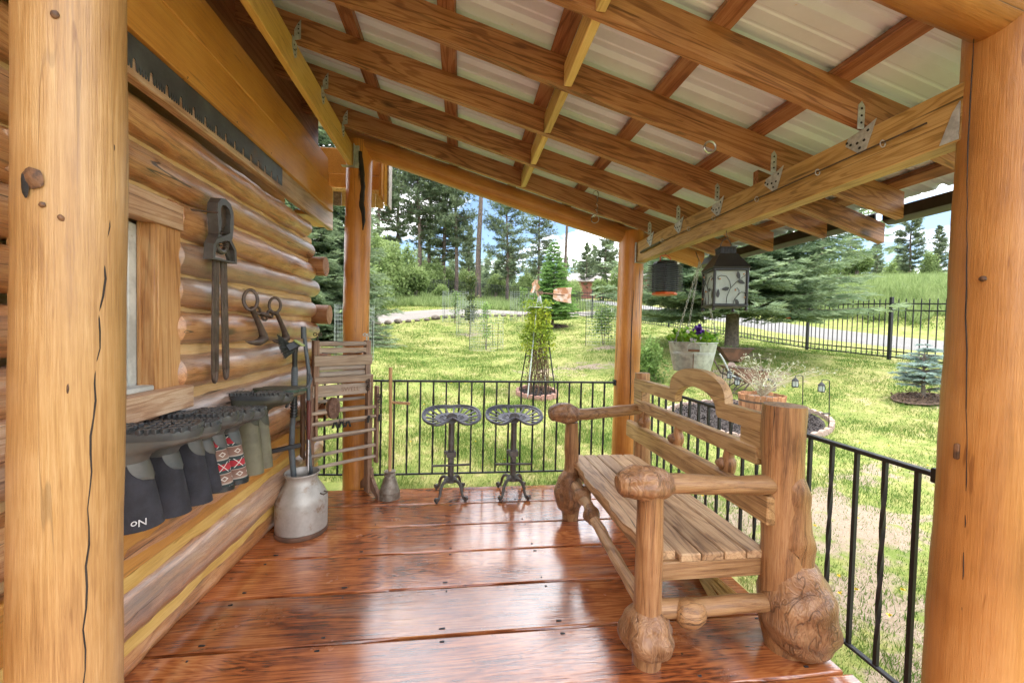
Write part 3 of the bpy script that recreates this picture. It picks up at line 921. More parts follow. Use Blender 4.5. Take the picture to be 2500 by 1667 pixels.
# eave return behind the back post
er = wput(MB().box((-1.20, 4.32, 3.17), (.80, .03, .25)), 'eave_return', W_SIDE, house)
for nm, c, d, m in (('eave_board', (-1.20, 4.317, 2.97), (.80, .032, .14), W_SIDE), ('eave_strip', (-1.19, 4.305, 2.88), (.78, .03, .035), W_BLOCK), ('rake_board', (-.825, 4.26, 3.05), (.028, .16, .48), W_SIDE), ('rake_trim', (-.79, 4.30, 3.03), (.03, .05, .56), W_LEDG), ('verge_flashing', (-.765, 4.36, 3.03), (.016, .18, .58), M_TIN)):
    wsub(MB().box(c, d), nm, m, er)
for k in range(9):
    wsub(MB().box((-1.52 + k * .083, 4.32 + .006 * (k % 2), 2.795), (.079, .014, .14), bev=.002), 'eave_slat', W_BLOCK if k % 3 else M_TIN, er)

# ------------------------------------------------------------------ deck
deck = MB().box((.16, 1.25, -.19), (3.0, 5.0, .10)).build('porch_deck', W_PURL); tag(deck, kind='structure')
EDGES = [3.81, 3.445, 3.07, 2.695, 2.32, 1.945, 1.555, 1.17, .79, .41, .03, -.35, -.73, -1.1]
RIGHT = [1.70, 1.72, 1.69, 1.73, 1.70, 1.74, 1.765, 1.80, 1.72, 1.74, 1.71, 1.73, 1.7]
for i in range(len(EDGES) - 1):
    y1, y0 = EDGES[i] - .006, EDGES[i + 1] + .006
    xr = RIGHT[i]; xl = -1.46
    b = MB(); nxs, nys = 44, 7
    VV = (0, .008, .016, .03, .97, .984, .992, 1)
    vs, fs = [], []
    for a_ in range(nxs + 1):
        x = xl + (xr - xl) * a_ / nxs
        for c_ in range(nys + 1):
            v = VV[c_]
            y = y0 + (y1 - y0) * v
            if c_ in (0, nys): y += (.004 * math.sin(x * 5 + i * 2 + c_) + .003 * math.sin(x * 13 + i)) * .8
            z = (-.008 if c_ in (0, nys) else (-.0018 if c_ in (1, nys - 1) else 0))
            vs.append((x, y, z))
    m_ = nys + 1
    for a_ in range(nxs):
        for c_ in range(nys):
            fs.append((a_ * m_ + c_, a_ * m_ + c_ + 1, (a_ + 1) * m_ + c_ + 1, (a_ + 1) * m_ + c_))
    base = len(vs)
    ring = [a_ * m_ for a_ in range(nxs + 1)] + [nxs * m_ + c_ for c_ in range(1, m_)] + [a_ * m_ + nys for a_ in range(nxs - 1, -1, -1)] + [c_ for c_ in range(nys - 1, 0, -1)]
    for r_ in ring: vs.append((vs[r_][0], vs[r_][1], -.07))
    for k in range(len(ring)):
        k2 = (k + 1) % len(ring)
        fs.append((ring[k], ring[k2], base + k2, base + k))
    b.add(vs, fs)
    o = b.build('plank', M_DECK, deck)
    nb = MB()
    for xj in (-1.18, -.62, -.05, .52, 1.08, 1.58):
        for yy in (y0 + .035 + .012 * rnd.random(), y1 - .03 - .015 * rnd.random()):
            nb.tube([(xj + rnd.uniform(-.03, .03), yy, -.002), (xj + .001, yy, .0012)], [.0055, .0048], 7)
    nb.build('nail_heads', M_IRON, o)['kind'] = 'stuff'
# grey patch board and rim joist
MB().box((.18, 3.80, -.17), (3.0, .035, .19)).build('rim_board', W_RAFT, deck)
MB().box((1.64, 1.25, -.17), (.04, 5.0, .19)).build('rim_board', W_PURL, deck)

# ------------------------------------------------------------------ posts
def post(p, r0, r1, z0, z1, mat, label, seed, lean=(0, 0)):
    o = logmesh((0, 0, 0), (lean[0], lean[1], z1 - z0), r0, r1, seed, n=36, step=.06, amp=.02, wob=.006).build('porch_post', mat)
    o.location = (p[0], p[1], z0)
    return tag(o, label, 'post', 'peeled log posts holding up the porch roof')
pn = post((-.970, 1.136), .104, .097, -.28, 3.16, W_POST, 'thick pale peeled log porch post at the left edge of the photo', 3, (.0, .0))
pq = post((1.802, 1.13), .148, .132, -.28, 2.585, W_POST3, 'thick honey log porch post at the right edge of the photo', 8, (.012, 0))
pl = post((-.97, 3.935), .118, .113, -.28, 3.20, W_POST2, 'amber log porch post with charred bark streak beside the washing stand', 13)
pr = post((1.70, 3.93), .128, .123, -.28, 2.52, W_POST2, 'amber log porch post with a long dark split behind the bench', 17)
kn = MB()
M_CHAR = plain('charred_bark', (.035, .026, .022), .9, bump=.6, vary=.4)
b = knobby([(.035, -.108, 3.36), (.05, -.106, 3.2), (.062, -.10, 3.05), (.055, -.105, 2.9), (.07, -.098, 2.78), (.066, -.099, 2.66)], [.014, .020, .017, .02, .014, .004], 10, .35, 30, 4)
b.build('charred_bark', M_CHAR, pl)
knobby([(.05, -.10, 1.42), (.062, -.112, 1.46), (.066, -.112, 1.50), (.05, -.10, 1.55)], [.02, .045, .04, .015], 12, .15, 20, 2).build('branch_stub', W_POST2, pl)
MB().tube([(-.015, -.132, .8), (-.012, -.129, 1.2), (-.022, -.1305, 1.6), (-.02, -.129, 2.0), (-.01, -.127, 2.2)], [.002, .004, .0042, .004, .0015], 6).build('split', M_CHAR, pr)


M_KNOT = plain('dark_knot', (.17, .075, .030), .6, vary=.5, scale=40, bump=.5, col2=(.05, .022, .012))
def knot(par, w, rw, rh, cen, mat=None, seed=1):
    """a flat oval knot lying on the round face of a post, slightly proud"""
    n_ = Vector((w[0] - cen[0], w[1] - cen[1], 0)).normalized()
    u_ = Vector((-n_.y, n_.x, 0))
    o_ = Vector(w) - Vector(par.location)
    b = MB(); vs = [o_ + n_ * .0028]; k_ = 16
    for ring, (f, h_) in enumerate(((.55, .0022), (1.0, -.0015))):
        for k in range(k_):
            a = 2 * PI * k / k_
            e = f * (1 + .11 * math.sin(2 * a + seed) + .06 * math.sin(5 * a + 2 * seed))
            vs.append(o_ + u_ * rw * e * math.cos(a) + Vector((0, 0, rh * e * math.sin(a))) + n_ * h_)
    fs = [(0, 1 + k, 1 + (k + 1) % k_) for k in range(k_)] + [(1 + k, 1 + k_ + k, 1 + k_ + (k + 1) % k_, 1 + (k + 1) % k_) for k in range(k_)]
    b.add(vs, fs).build('knot', mat or M_KNOT, par, ang=60)
LC, RC = (-.97, 1.136), (1.802, 1.13)
CRL = [(-0.869, 1.146, 2.45), (-0.869, 1.146, 2.28), (-0.869, 1.136, 1.975), (-0.87, 1.119, 1.733), (-0.875, 1.1, 1.474), (-0.882, 1.086, 1.221), (-0.886, 1.079, 0.957), (-0.891, 1.072, 0.651), (-.892, 1.07, .3)]
CRR = [(1.664, 1.156, 2.519), (1.664, 1.154, 2.089), (1.662, 1.138, 1.679), (1.663, 1.11, 1.071), (1.664, 1.105, 0.731), (1.666, 1.098, 0.389), (1.666, 1.095, .1)]
knot(pn, (-.957, 1.037, 1.815), .018, .026, LC, None, 2)
knot(pn, (-.972, 1.036, 1.80), .009, .028, LC, M_CHAR, 4)
knot(pn, (-.921, 1.049, 2.187), .007, .010, LC, None, 1)
knot(pn, (-.915, 1.053, 1.733), .006, .008, LC, None, 3)
knot(pn, (-.942, 1.040, 1.758), .007, .006, LC, None, 5)
knot(pn, (-.871, 1.147, 2.042), .008, .010, LC, None, 6)
knot(pn, (-.908, 1.058, 1.339), .003, .018, LC, None, 7)
knot(pn, (-.913, 1.054, .821), .004, .016, LC, None, 8)
for par, pts in ((pn, CRL), (pq, CRR)):
    fine_p = []
    for q0, q1 in zip(pts[:-1], pts[1:]):
        for k in range(6):
            c_ = Vector(q0).lerp(Vector(q1), k / 6) - par.location
            fine_p.append(c_ + Vector((.0022 * math.sin(c_.z * 41) + .0015 * math.sin(c_.z * 97), .0022 * math.sin(c_.z * 41 + .4), 0)))
    MB().tube(fine_p, [.0009 + .0012 * abs(math.sin(i * .37)) for i in range(len(fine_p))], 6).build('drying_crack', M_CHAR, par)
MB().box(Vector((1.660, 1.137, 1.129)) - pq.location, (.016, .014, .052), Matrix.Rotation(R(20), 3, 'Z')).build('mortise', M_KNOT, pq)
knot(pq, (1.664, 1.098, 1.701), .009, .010, RC, None, 2)

# ------------------------------------------------------------------ porch roof
roof = thing('porch_roof', 'porch roof of brown rafters under white ribbed metal sheets', 'roof', (.4, 2.5, 2.2))
SL = .271
def rb(x): return 2.42 + (1.70 - x) * SL        # underside of the rafters
RY = [.62, 1.10, 1.57, 2.055, 2.545, 3.03, 3.515]
RD = .150
for i, y in enumerate(RY):
    if i < 2: continue
    xt = 2.52 if i != 6 else 2.50
    poly = [(-1.33, rb(-1.33)), (xt, rb(xt)), (xt, rb(xt) + RD), (-1.33, rb(-1.33) + RD)]
    b = MB()
    o1 = 2
    N = 14
    lo = [(-1.33 + (xt + 1.33) * k / N, rb(-1.33 + (xt + 1.33) * k / N)) for k in range(N + 1)]
    hi = [(x, z + RD) for x, z in lo[::-1]]
    b = MB().prism(lo + hi, (0, y - .02, 0), (1, 0, 0), (0, 0, 1), (0, .04, 0))
    wput(b, 'rafter', W_RAFT, roof, 30)
# a lower weathered tail scabbed beside one rafter
wput(MB().prism([(1.74, rb(1.74) - .04), (2.62, rb(2.62) - .07), (2.62, rb(2.62) + .05), (1.74, rb(1.74) + .08)], (0, 2.22, 0), (1, 0, 0), (0, 0, 1), (0, .04, 0)), 'rafter_tail', W_RAFT, roof)
wput(logmesh((-1.15, 3.935, rb(-1.15) + .045), (2.45, 3.935, rb(2.45) + .055), .098, .088, 5, amp=.03), 'log_rafter', W_LOGX, roof)
wput(logmesh((-1.3, 1.13, rb(-1.3) + .105), (2.5, 1.13, rb(2.5) + .165), .090, .084, 6, amp=.03), 'log_rafter', W_LOGX, roof)
for x in (-1.2, -.66, -.10, .47, 1.03, 1.59, 2.08, 2.45):
    z = rb(x) + RD + .02
    wput(MB().box((x, 2.54, z), (.088, 3.24, .036), Matrix.Rotation(math.atan(SL), 3, 'Y')), 'purlin', W_PURL, roof)
for k in range(2, 7):
    if k == 2: y0, y1 = 1.235, RY[2] - .02
    y0, y1 = (RY[k - 1] + .02 if k != 2 else 1.24), RY[k] - .02
    wput(MB().box((.515, (y0 + y1) / 2, rb(.515) + .06), (.042, y1 - y0 - .004, .115)), 'blocking', W_BLOCK, roof)
# metal sheets
def sheet(y0, y1, lift):
    vs, fs = [], []
    prof = []
    y = y0
    while y < y1 - 1e-6:
        for dy, dz in ((0, 0), (.018, .022), (.042, .022), (.06, 0), (.118, 0), (.124, .005), (.132, .005), (.138, 0), (.19, 0), (.196, .005), (.204, .005), (.21, 0)):
            if y + dy <= y1: prof.append((y + dy, dz))
        y += .2286
    xs = [-1.45, -.5, .5, 1.5, 2.66]
    for x in xs:
        for (yy, dz) in prof:
            vs.append((x, yy, rb(x) + RD + .042 + lift + dz))
    m = len(prof)
    for i in range(len(xs) - 1):
        for k in range(m - 1):
            fs.append((i * m + k, i * m + k + 1, (i + 1) * m + k + 1, (i + 1) * m + k))
    return MB().add(vs, fs)
for k in range(4):
    wput(sheet(.87 + k * .825, .87 + (k + 1) * .825 + .07, .0012 * k), 'roof_sheet', M_ROOF, roof, 25)
# beams
BZ0, BZ1 = 2.195, 2.392
beam = wput(MB().box((1.745, 2.485, (BZ0 + BZ1) / 2), (.088, 2.67, BZ1 - BZ0)), 'beam', W_BEAM, roof)
led = wput(MB().bar((-1.012, 1.22, 3.085), (-1.012, 3.815, 3.028), .04, .19), 'ledger_beam', W_LEDG, roof)
def nails(b, pts, nrm, r=.006):
    u, w = frame(nrm)
    for p in pts:
        p = Vector(p); q = p + Vector(nrm) * .002
        b.tube([p, q], r, 6)
def tie_beam(y):
    b = MB()
    x = 1.699
    for s in (-1, 1):
        pass
    # plate on the beam face
    b.prism([(-.072, .026), (-.034, -.082), (-.006, -.094), (.060, -.034), (.050, -.004), (-.028, .010)], (x - .0035, y - .005, BZ1 - .002), (0, 1, 0), (0, 0, 1), (.003, 0, 0))
    b.prism([(0, 0), (-.032, .0), (-.032, .10), (-.016, .118), (0, .095)], (x, y - .0245, BZ1 + .004), (1, 0, 0), (0, 0, 1), (0, .003, 0))
    o = wput(b, 'rafter_tie', M_GALV, roof)
    h = MB()
    nails(h, [(x - .0035, y + dy, BZ1 + dz) for dy, dz in ((-.045, -.01), (-.03, -.045), (.0, -.045), (-.012, -.07), (.03, -.04), (.048, -.025))], (-1, 0, 0))
    nails(h, [(x - .016, y - .0245, BZ1 + dz) for dz in (.03, .06, .09)], (0, -1, 0), .005)
    h.build('nail_holes', M_IRON, o)
def tie_ledger(y):
    b = MB(); x = -.991; z0 = rb(-.99)
    b.prism([(-.03, .012), (-.035, -.05), (0, -.10), (.03, -.075), (.03, .0)], (x, y - .02, z0 + .0), (0, 1, 0), (0, 0, 1), (.003, 0, 0))
    b.prism([(0, -.01), (.036, .0), (.036, .11), (.018, .085), (0, .05)], (x, y - .0245, z0 + .01), (1, 0, 0), (0, 0, 1), (0, .003, 0))
    o = wput(b, 'rafter_tie', M_GALV, roof)
    h = MB()
    nails(h, [(x + .003, y - .02 + dy, z0 + dz) for dy, dz in ((-.01, -.03), (.0, -.055), (-.015, -.06), (.015, -.04), (0, -.08))], (1, 0, 0), .005)
    nails(h, [(x + .024, y - .0245, z0 + dz) for dz in (.04, .065, .09)], (0, -1, 0), .0045)
    h.build('nail_holes', M_IRON, o)
for y in RY[2:]:
    tie_beam(y); tie_ledger(y)
# end hangers
for (x, z, s) in ((1.70, 2.29, 1), (-.99, 3.03, -1)):
    b = MB()
    b.box((x - .012 * s, 3.80, z), (.004, .05, .2), bev=.001)
    b.box((x - .012 * s - .018 * s, 3.824, z), (.04, .004, .2), bev=.001)
    b.box((x + .04 * s, 3.80, z - .099), (.11, .05, .004), bev=.001)
    wput(b, 'beam_hanger', M_GALV, roof)
wput(MB().prism([(0, 0), (.055, .0), (.02, .10), (0, .13)], (1.697, 1.205, 2.197), (0, 1, 0), (0, 0, 1), (-.004, 0, 0)), 'beam_hanger', M_GALV, roof)
wput(MB().prism([(2.555, 2.315), (2.555, 2.248), (2.60, 2.226), (2.655, 2.236), (2.675, 2.265), (2.670, 2.310), (2.68, 2.315), (2.67, 2.322), (2.658, 2.312), (2.663, 2.28), (2.648, 2.258), (2.60, 2.248), (2.564, 2.255), (2.564, 2.315)], (0, 2.32, 0), (1, 0, 0), (0, 0, 1), (0, 1.85, 0)), 'gutter', M_GUT, roof)
wput(MB().prism([(2.555, 2.315), (2.555, 2.248), (2.60, 2.226), (2.655, 2.236), (2.675, 2.265), (2.670, 2.310), (2.68, 2.315), (2.67, 2.322), (2.658, 2.312), (2.663, 2.28), (2.648, 2.258), (2.60, 2.248), (2.564, 2.255), (2.564, 2.315)], (.02, .87, -.02), (1, 0, 0), (0, 0, 1), (0, 1.33, 0)), 'gutter', M_GUT, roof)

# rod with cord on the beam, ring and chain under the rafters
t = thing('cord_rod', 'thin rod wound with cord tied along the side of the right-hand beam', 'rod', (1.69, 3.7, 2.25))
wput(MB().tube([(1.685, 3.66, 2.27), (1.685, 3.3, 2.285)], [.012, .010], 8), 'wound_cord', M_OLIVED, t)
wput(MB().tube([(1.688, 3.3, 2.286), (1.688, 2.6, 2.292), (1.688, 1.9, 2.296), (1.688, 1.3, 2.298)], .0035, 6), 'rod', M_RUST, t)
for y in (3.45, 3.25, 2.85, 2.55, 2.15, 1.75, 1.45):
    b = MB(); b.tube([(1.682 + .012 * math.cos(a), y, 2.29 + .014 * math.sin(a)) for a in np.linspace(0, 2 * PI, 11)[:-1]], .0022, 5, closed=True)
    wput(b, 'eyelet', M_GALV, t)
def ring_tube(c, r, th, nrm=(0, 1, 0), sx=1.0, sz=1.0, n=18):
    u, w = frame(nrm); c = Vector(c)
    return MB().tube([c + u * math.cos(a) * r * sx + w * math.sin(a) * r * sz for a in np.linspace(0, 2 * PI, n + 1)[:-1]], th, 7, closed=True)
t = ring_tube((0, 0, 0), .030, .0055, (.1, 1, 0)).build('steel_ring', M_STEEL)
t.location = (1.30, 2.025, rb(1.30) - .028)
tag(t, 'bright steel ring screwed under a rafter', 'ring')
t = thing('hanging_chain', 'short chain with open rings hanging from the log gable rafter', 'chain', (1.17, 3.50, 2.52))
for k, (dz, r) in enumerate(((.205, .034), (.15, .03), (.095, .028), (.04, .030), (-.012, .034))):
    ring_tube((0, 0, dz), r, .0038, (.9, .6, 0) if k % 2 else (.35, 1, 0), .72 if k != 4 else 1, 1.0).build('link', M_STEEL, t)

# ------------------------------------------------------------------ railings
def twist_bar(b, p, z0, z1, w=.014, tw=True):
    n = 26 if tw else 2
    vs, fs = [], []
    for i in range(n + 1):
        t_ = i / n
        z = z0 + (z1 - z0) * t_
        a = 0
        if tw:
            a = PI * 2.0 * min(1, max(0, (t_ - .12) / .76))
        for k in range(4):
            q = a + PI / 4 + k * PI / 2
            vs.append((p[0] + w * .707 * math.cos(q), p[1] + w * .707 * math.sin(q), z))
    for i in range(n):
        for k in range(4):
            fs.append((i * 4 + k, i * 4 + (k + 1) % 4, (i + 1) * 4 + (k + 1) % 4, (i + 1) * 4 + k))
    b.add(vs, fs)
def railing(name, label, a, b_, first, step, z0=.09, z1=.99):
    a, b_ = Vector(a), Vector(b_)
    d = unit(b_ - a); L = (b_ - a).length
    t = thing(name, label, 'railing', (a.x, a.y, 0), 0, 'black iron porch railings')
    al = Vector((0, 0, 0))
    MB().bar((0, 0, z1), d * L + Vector((0, 0, z1)), .034, .018).build('top_rail', M_IRON, t)
    MB().bar((0, 0, z0), d * L + Vector((0, 0, z0)), .026, .014).build('bottom_rail', M_IRON, t)
    k = 0; s = first
    while s < L - .03:
        bb = MB(); twist_bar(bb, (0, 0), z0, z1, .0155, k % 2 == 0)
        o = bb.build('baluster', M_IRON, t, ang=30); o.location = d * s
        s += step; k += 1
    for q in (.0, L):
        MB().box(d * q + Vector((0, 0, z1)), (.05, .05, .055) if True else 0, bev=.003).build('wall_bracket', M_IRON, t)
    return t
railing('iron_railing', 'black iron railing behind the two tractor seat stools', (-.86, 3.93, 0), (1.585, 3.93, 0), .12, .1225)
railing('iron_railing', 'black iron railing behind the log bench, running to the right edge', (1.80, 3.81, 0), (1.80, 1.27, 0), .13, .1225)
railing('iron_railing', 'short black iron railing between cabin corner and amber post', (-1.36, 3.97, 0), (-1.08, 3.95, 0), .10, .1225, z1=.97)
# ------------------------------------------------------------------ crosscut saw on the trim board
t = thing('crosscut_saw', 'long dark crosscut saw blade hung on the trim board under the eave', 'saw', (-1.25, 2.2, 2.5))
pts = []
y0, y1 = .95, 3.01
top = [(y0 + (y1 - y0) * k / 20, 2.572 + .022 * (k / 20)) for k in range(21)]
bot, y, k = [], y1, 0
pat = [(.014, 1), (.014, 1), (.014, 1), (.014, 1), (.030, 2)]
while y > y0 + .09:
    for dy, kind in pat:
        zb = 2.452 + .012 * (y - y0) / (y1 - y0)
        if kind == 1:
            bot += [(y, zb), (y - .003, zb - .001), (y - .007, zb + .032), (y - .012, zb + .002)]
        else:
            bot += [(y, zb), (y - .006, zb + .004), (y - .010, zb + .040), (y - .018, zb + .046), (y - .026, zb + .036), (y - .028, zb + .003)]
        y -= dy
bot += [(y0, 2.45)]
wput(MB().prism(top + bot, (-1.2565, 0, 0), (0, 1, 0), (0, 0, 1), (.003, 0, 0)), 'blade', M_SAW, t)
for yy in (1.2, 1.6, 2.0, 2.4, 2.8):
    zt = 2.574 + .022 * (yy - y0) / (y1 - y0)
    wput(MB().tube([(-1.262, yy, zt), (-1.235, yy, zt + .004), (-1.232, yy, zt + .012)], .0025, 5), 'hanging_nail', M_RUST, t)

# ------------------------------------------------------------------ giant wrench tongs on the wall
t = thing('iron_tongs', 'old iron wrench with toothed head and two long looped handles on the log wall', 'wrench', (-1.25, 2.31, 1.65))
X0 = -1.285
b = MB()
outer = [(2.225, 2.06), (2.232, 2.11), (2.258, 2.142), (2.30, 2.152), (2.345, 2.138), (2.372, 2.10), (2.376, 2.04), (2.368, 1.985), (2.362, 1.955), (2.412, 1.905), (2.418, 1.83), (2.20, 1.822), (2.205, 1.90), (2.24, 1.955), (2.235, 2.0)]
def plate_ring(b, out, cent, w, x, th):
    n = len(out); inn = []
    for (y_, z_) in out:
        d = Vector((cent[0] - y_, cent[1] - z_)); L_ = d.length
        d = d / L_ * min(w, L_ * .6)
        inn.append((y_ + d.x, z_ + d.y))
    for i in range(n):
        j = (i + 1) % n
        b.prism([out[i], out[j], inn[j], inn[i]], (x, 0, 0), (0, 1, 0), (0, 0, 1), (th, 0, 0))
plate_ring(b, outer[:9] + outer[12:], (2.30, 2.04), .034, X0, .05)
plate_ring(b, [(2.24, 1.957), (2.36, 1.957), (2.412, 1.905), (2.418, 1.83), (2.20, 1.822), (2.205, 1.90)], (2.308, 1.885), .022, X0, .045)
b.bar((X0 + .02, 2.225, 1.84), (X0 + .02, 2.27, 1.915), .03, .016, (1, 0, 0))
b.bar((X0 + .02, 2.395, 1.845), (X0 + .02, 2.345, 1.915), .03, .016, (1, 0, 0))
arc = [(2.306 + .052 * math.cos(a), 1.935 - .06 * math.sin(a)) for a in np.linspace(0, PI, 11)]
b.tube([(X0 + .022, y_, z_) for y_, z_ in arc], .014, 8)
wput(b, 'head', M_CASTD, t)
wput(MB().prism([(2.262, 2.03), (2.27, 2.10), (2.30, 2.122), (2.335, 2.10), (2.342, 2.03), (2.32, 2.0), (2.285, 2.0)], (X0 + .008, 0, 0), (0, 1, 0), (0, 0, 1), (.022, 0, 0)), 'jaw', M_RUST, t)
b = MB()
for k in range(7):
    b.box((X0 + .03, 2.282, 1.905 + k * .016), (.02, .018, .008))
    b.box((X0 + .03, 2.326, 1.90 + k * .012), (.02, .014, .006))
b.bar((X0 + .022, 2.277, 1.89), (X0 + .022, 2.277, 2.02), .02, .014, (1, 0, 0))
wput(b, 'teeth', M_RUST, t)
for (ya, yb, zb) in ((2.268, 2.262, 1.175), (2.335, 2.362, 1.182)):
    b = MB()
    for s in (-1, 1):
        b.bar((X0 + .02, ya + s * .014, 1.835), (X0 + .02, yb + s * .016, zb + .07), .026, .009, (1, 0, 0))
    b.tube([(X0 + .02, yb + .016 * math.cos(a), zb + .07 - (.052 * math.sin(a))) for a in np.linspace(0, PI, 9)], [.0085] * 9, 7)
    wput(b, 'handle', M_RUST, t)
wput(MB().tube([(-1.36, 2.2, 2.06), (-1.23, 2.225, 2.06)], .005, 6), 'hanging_nail', M_RUST, t)

# ------------------------------------------------------------------ chained log hooks
t = thing('log_hooks', 'pair of rusty iron log hooks joined by a short chain on the wall', 'hooks', (-1.27, 2.9, 1.55))
def hook(y, z, s=1.0):
    b = knobby([(-1.285, y, z), (-1.28, y + .045 * s, z - .055 * s), (-1.275, y + .10 * s, z - .125 * s), (-1.272, y + .135 * s, z - .185 * s), (-1.272, y + .120 * s, z - .215 * s)],
               [.014, .015, .018, .026, .012], 10, .04, 20, 2)
    tip = [(-1.272, y + .14 * s, z - .188 * s), (-1.275, y + .085 * s, z - .213 * s), (-1.282, y + .01 * s, z - .214 * s), (-1.29, y - .055 * s, z - .205 * s)]
    b2 = knobby(tip, [.030, .024, .014, .002], 10, .03, 20, 5)
    b.add(b2.v, b2.f)
    wput(b, 'hook', M_RUST, t)
hook(2.665, 1.60, 1.0); hook(3.005, 1.585, .95)
def wring(c, r, th, nrm, sx, sz): wput(ring_tube(c, r, th, nrm, sx, sz), 'link', M_RUST, t)
wring((-1.262, 2.610, 1.645), .058, .010, (.55, -.82, .1), .62, 1.05)
wring((-1.262, 2.93, 1.632), .046, .009, (.55, -.82, 0), .75, 1.1)
for k, (y, z) in enumerate(((2.72, 1.588), (2.765, 1.565), (2.81, 1.55), (2.85, 1.556), (2.89, 1.57), (2.935, 1.578))):
    wring((-1.275, y, z), .034, .0075, (1, 0, .2) if k % 2 == 0 else (.2, .25, 1), 1.0, .7)

# ------------------------------------------------------------------ boots on the peg rack
rack = thing('boot_rack', 'wooden peg board on the wall holding the upside-down boots', 'rack', (-1.31, 2.2, .95))
wput(MB().box((-1.312, 2.15, .93), (.03, 1.5, .06)), 'board', W_SIDE, rack)

def pattern_mat():
    t = NT('woven_pattern')
    tc = t.new('ShaderNodeTexCoord').outputs['Object']
    sp = t.new('ShaderNodeSeparateXYZ'); t.link(tc, sp.inputs[0])
    u = t.math('ABSOLUTE', t.math('ADD', sp.outputs['Y'], t.math('MULTIPLY', sp.outputs['X'], .6)))
    z = t.math('MULTIPLY', sp.outputs['Z'], -8.2)
    fz = t.math('FRACT', z)
    band = t.math('ABSOLUTE', t.math('SUBTRACT', fz, .5))
    base = t.ramp(fz, [(.0, (.028, .045, .045)), (.16, (.028, .045, .045)), (.17, (.36, .02, .03)), (.42, (.42, .025, .035)), (.43, (.030, .05, .05)), (.55, (.03, .05, .05)), (.56, (.42, .36, .30)), (.60, (.20, .10, .07)), (.92, (.26, .15, .11)), (.97, (.42, .36, .30))])
    base.node.color_ramp.interpolation = 'LINEAR'
    for e in base.node.color_ramp.elements: pass
    fu = t.math('PINGPONG', t.math('MULTIPLY', u, 1.0), .032)
    d = t.math('ABSOLUTE', t.math('SUBTRACT', t.math('MULTIPLY', fu, 8.0), t.math('ABSOLUTE', t.math('SUBTRACT', fz, .29))))
    line = t.math('SUBTRACT', 1, t.step(d, .012, .03))
    inb = t.math('LESS_THAN', t.math('ABSOLUTE', t.math('SUBTRACT', fz, .29)), .2)
    col = t.mix(t.math('MULTIPLY', line, inb), base, c4((.62, .58, .52)))
    d2 = t.math('ADD', t.math('MULTIPLY', fu, 5.5), t.math('ABSOLUTE', t.math('SUBTRACT', fz, .77)))
    l2 = t.math('SUBTRACT', 1, t.step(t.math('ABSOLUTE', t.math('SUBTRACT', d2, .09)), .012, .03))
    col = t.mix(l2, col, c4((.60, .55, .48)))
    t.set(Base_Color=col, Roughness=.85)
    t.bump(t.noise(tc, 300, 2), .3, .003)
    return t.m
M_PATTERN = pattern_mat()

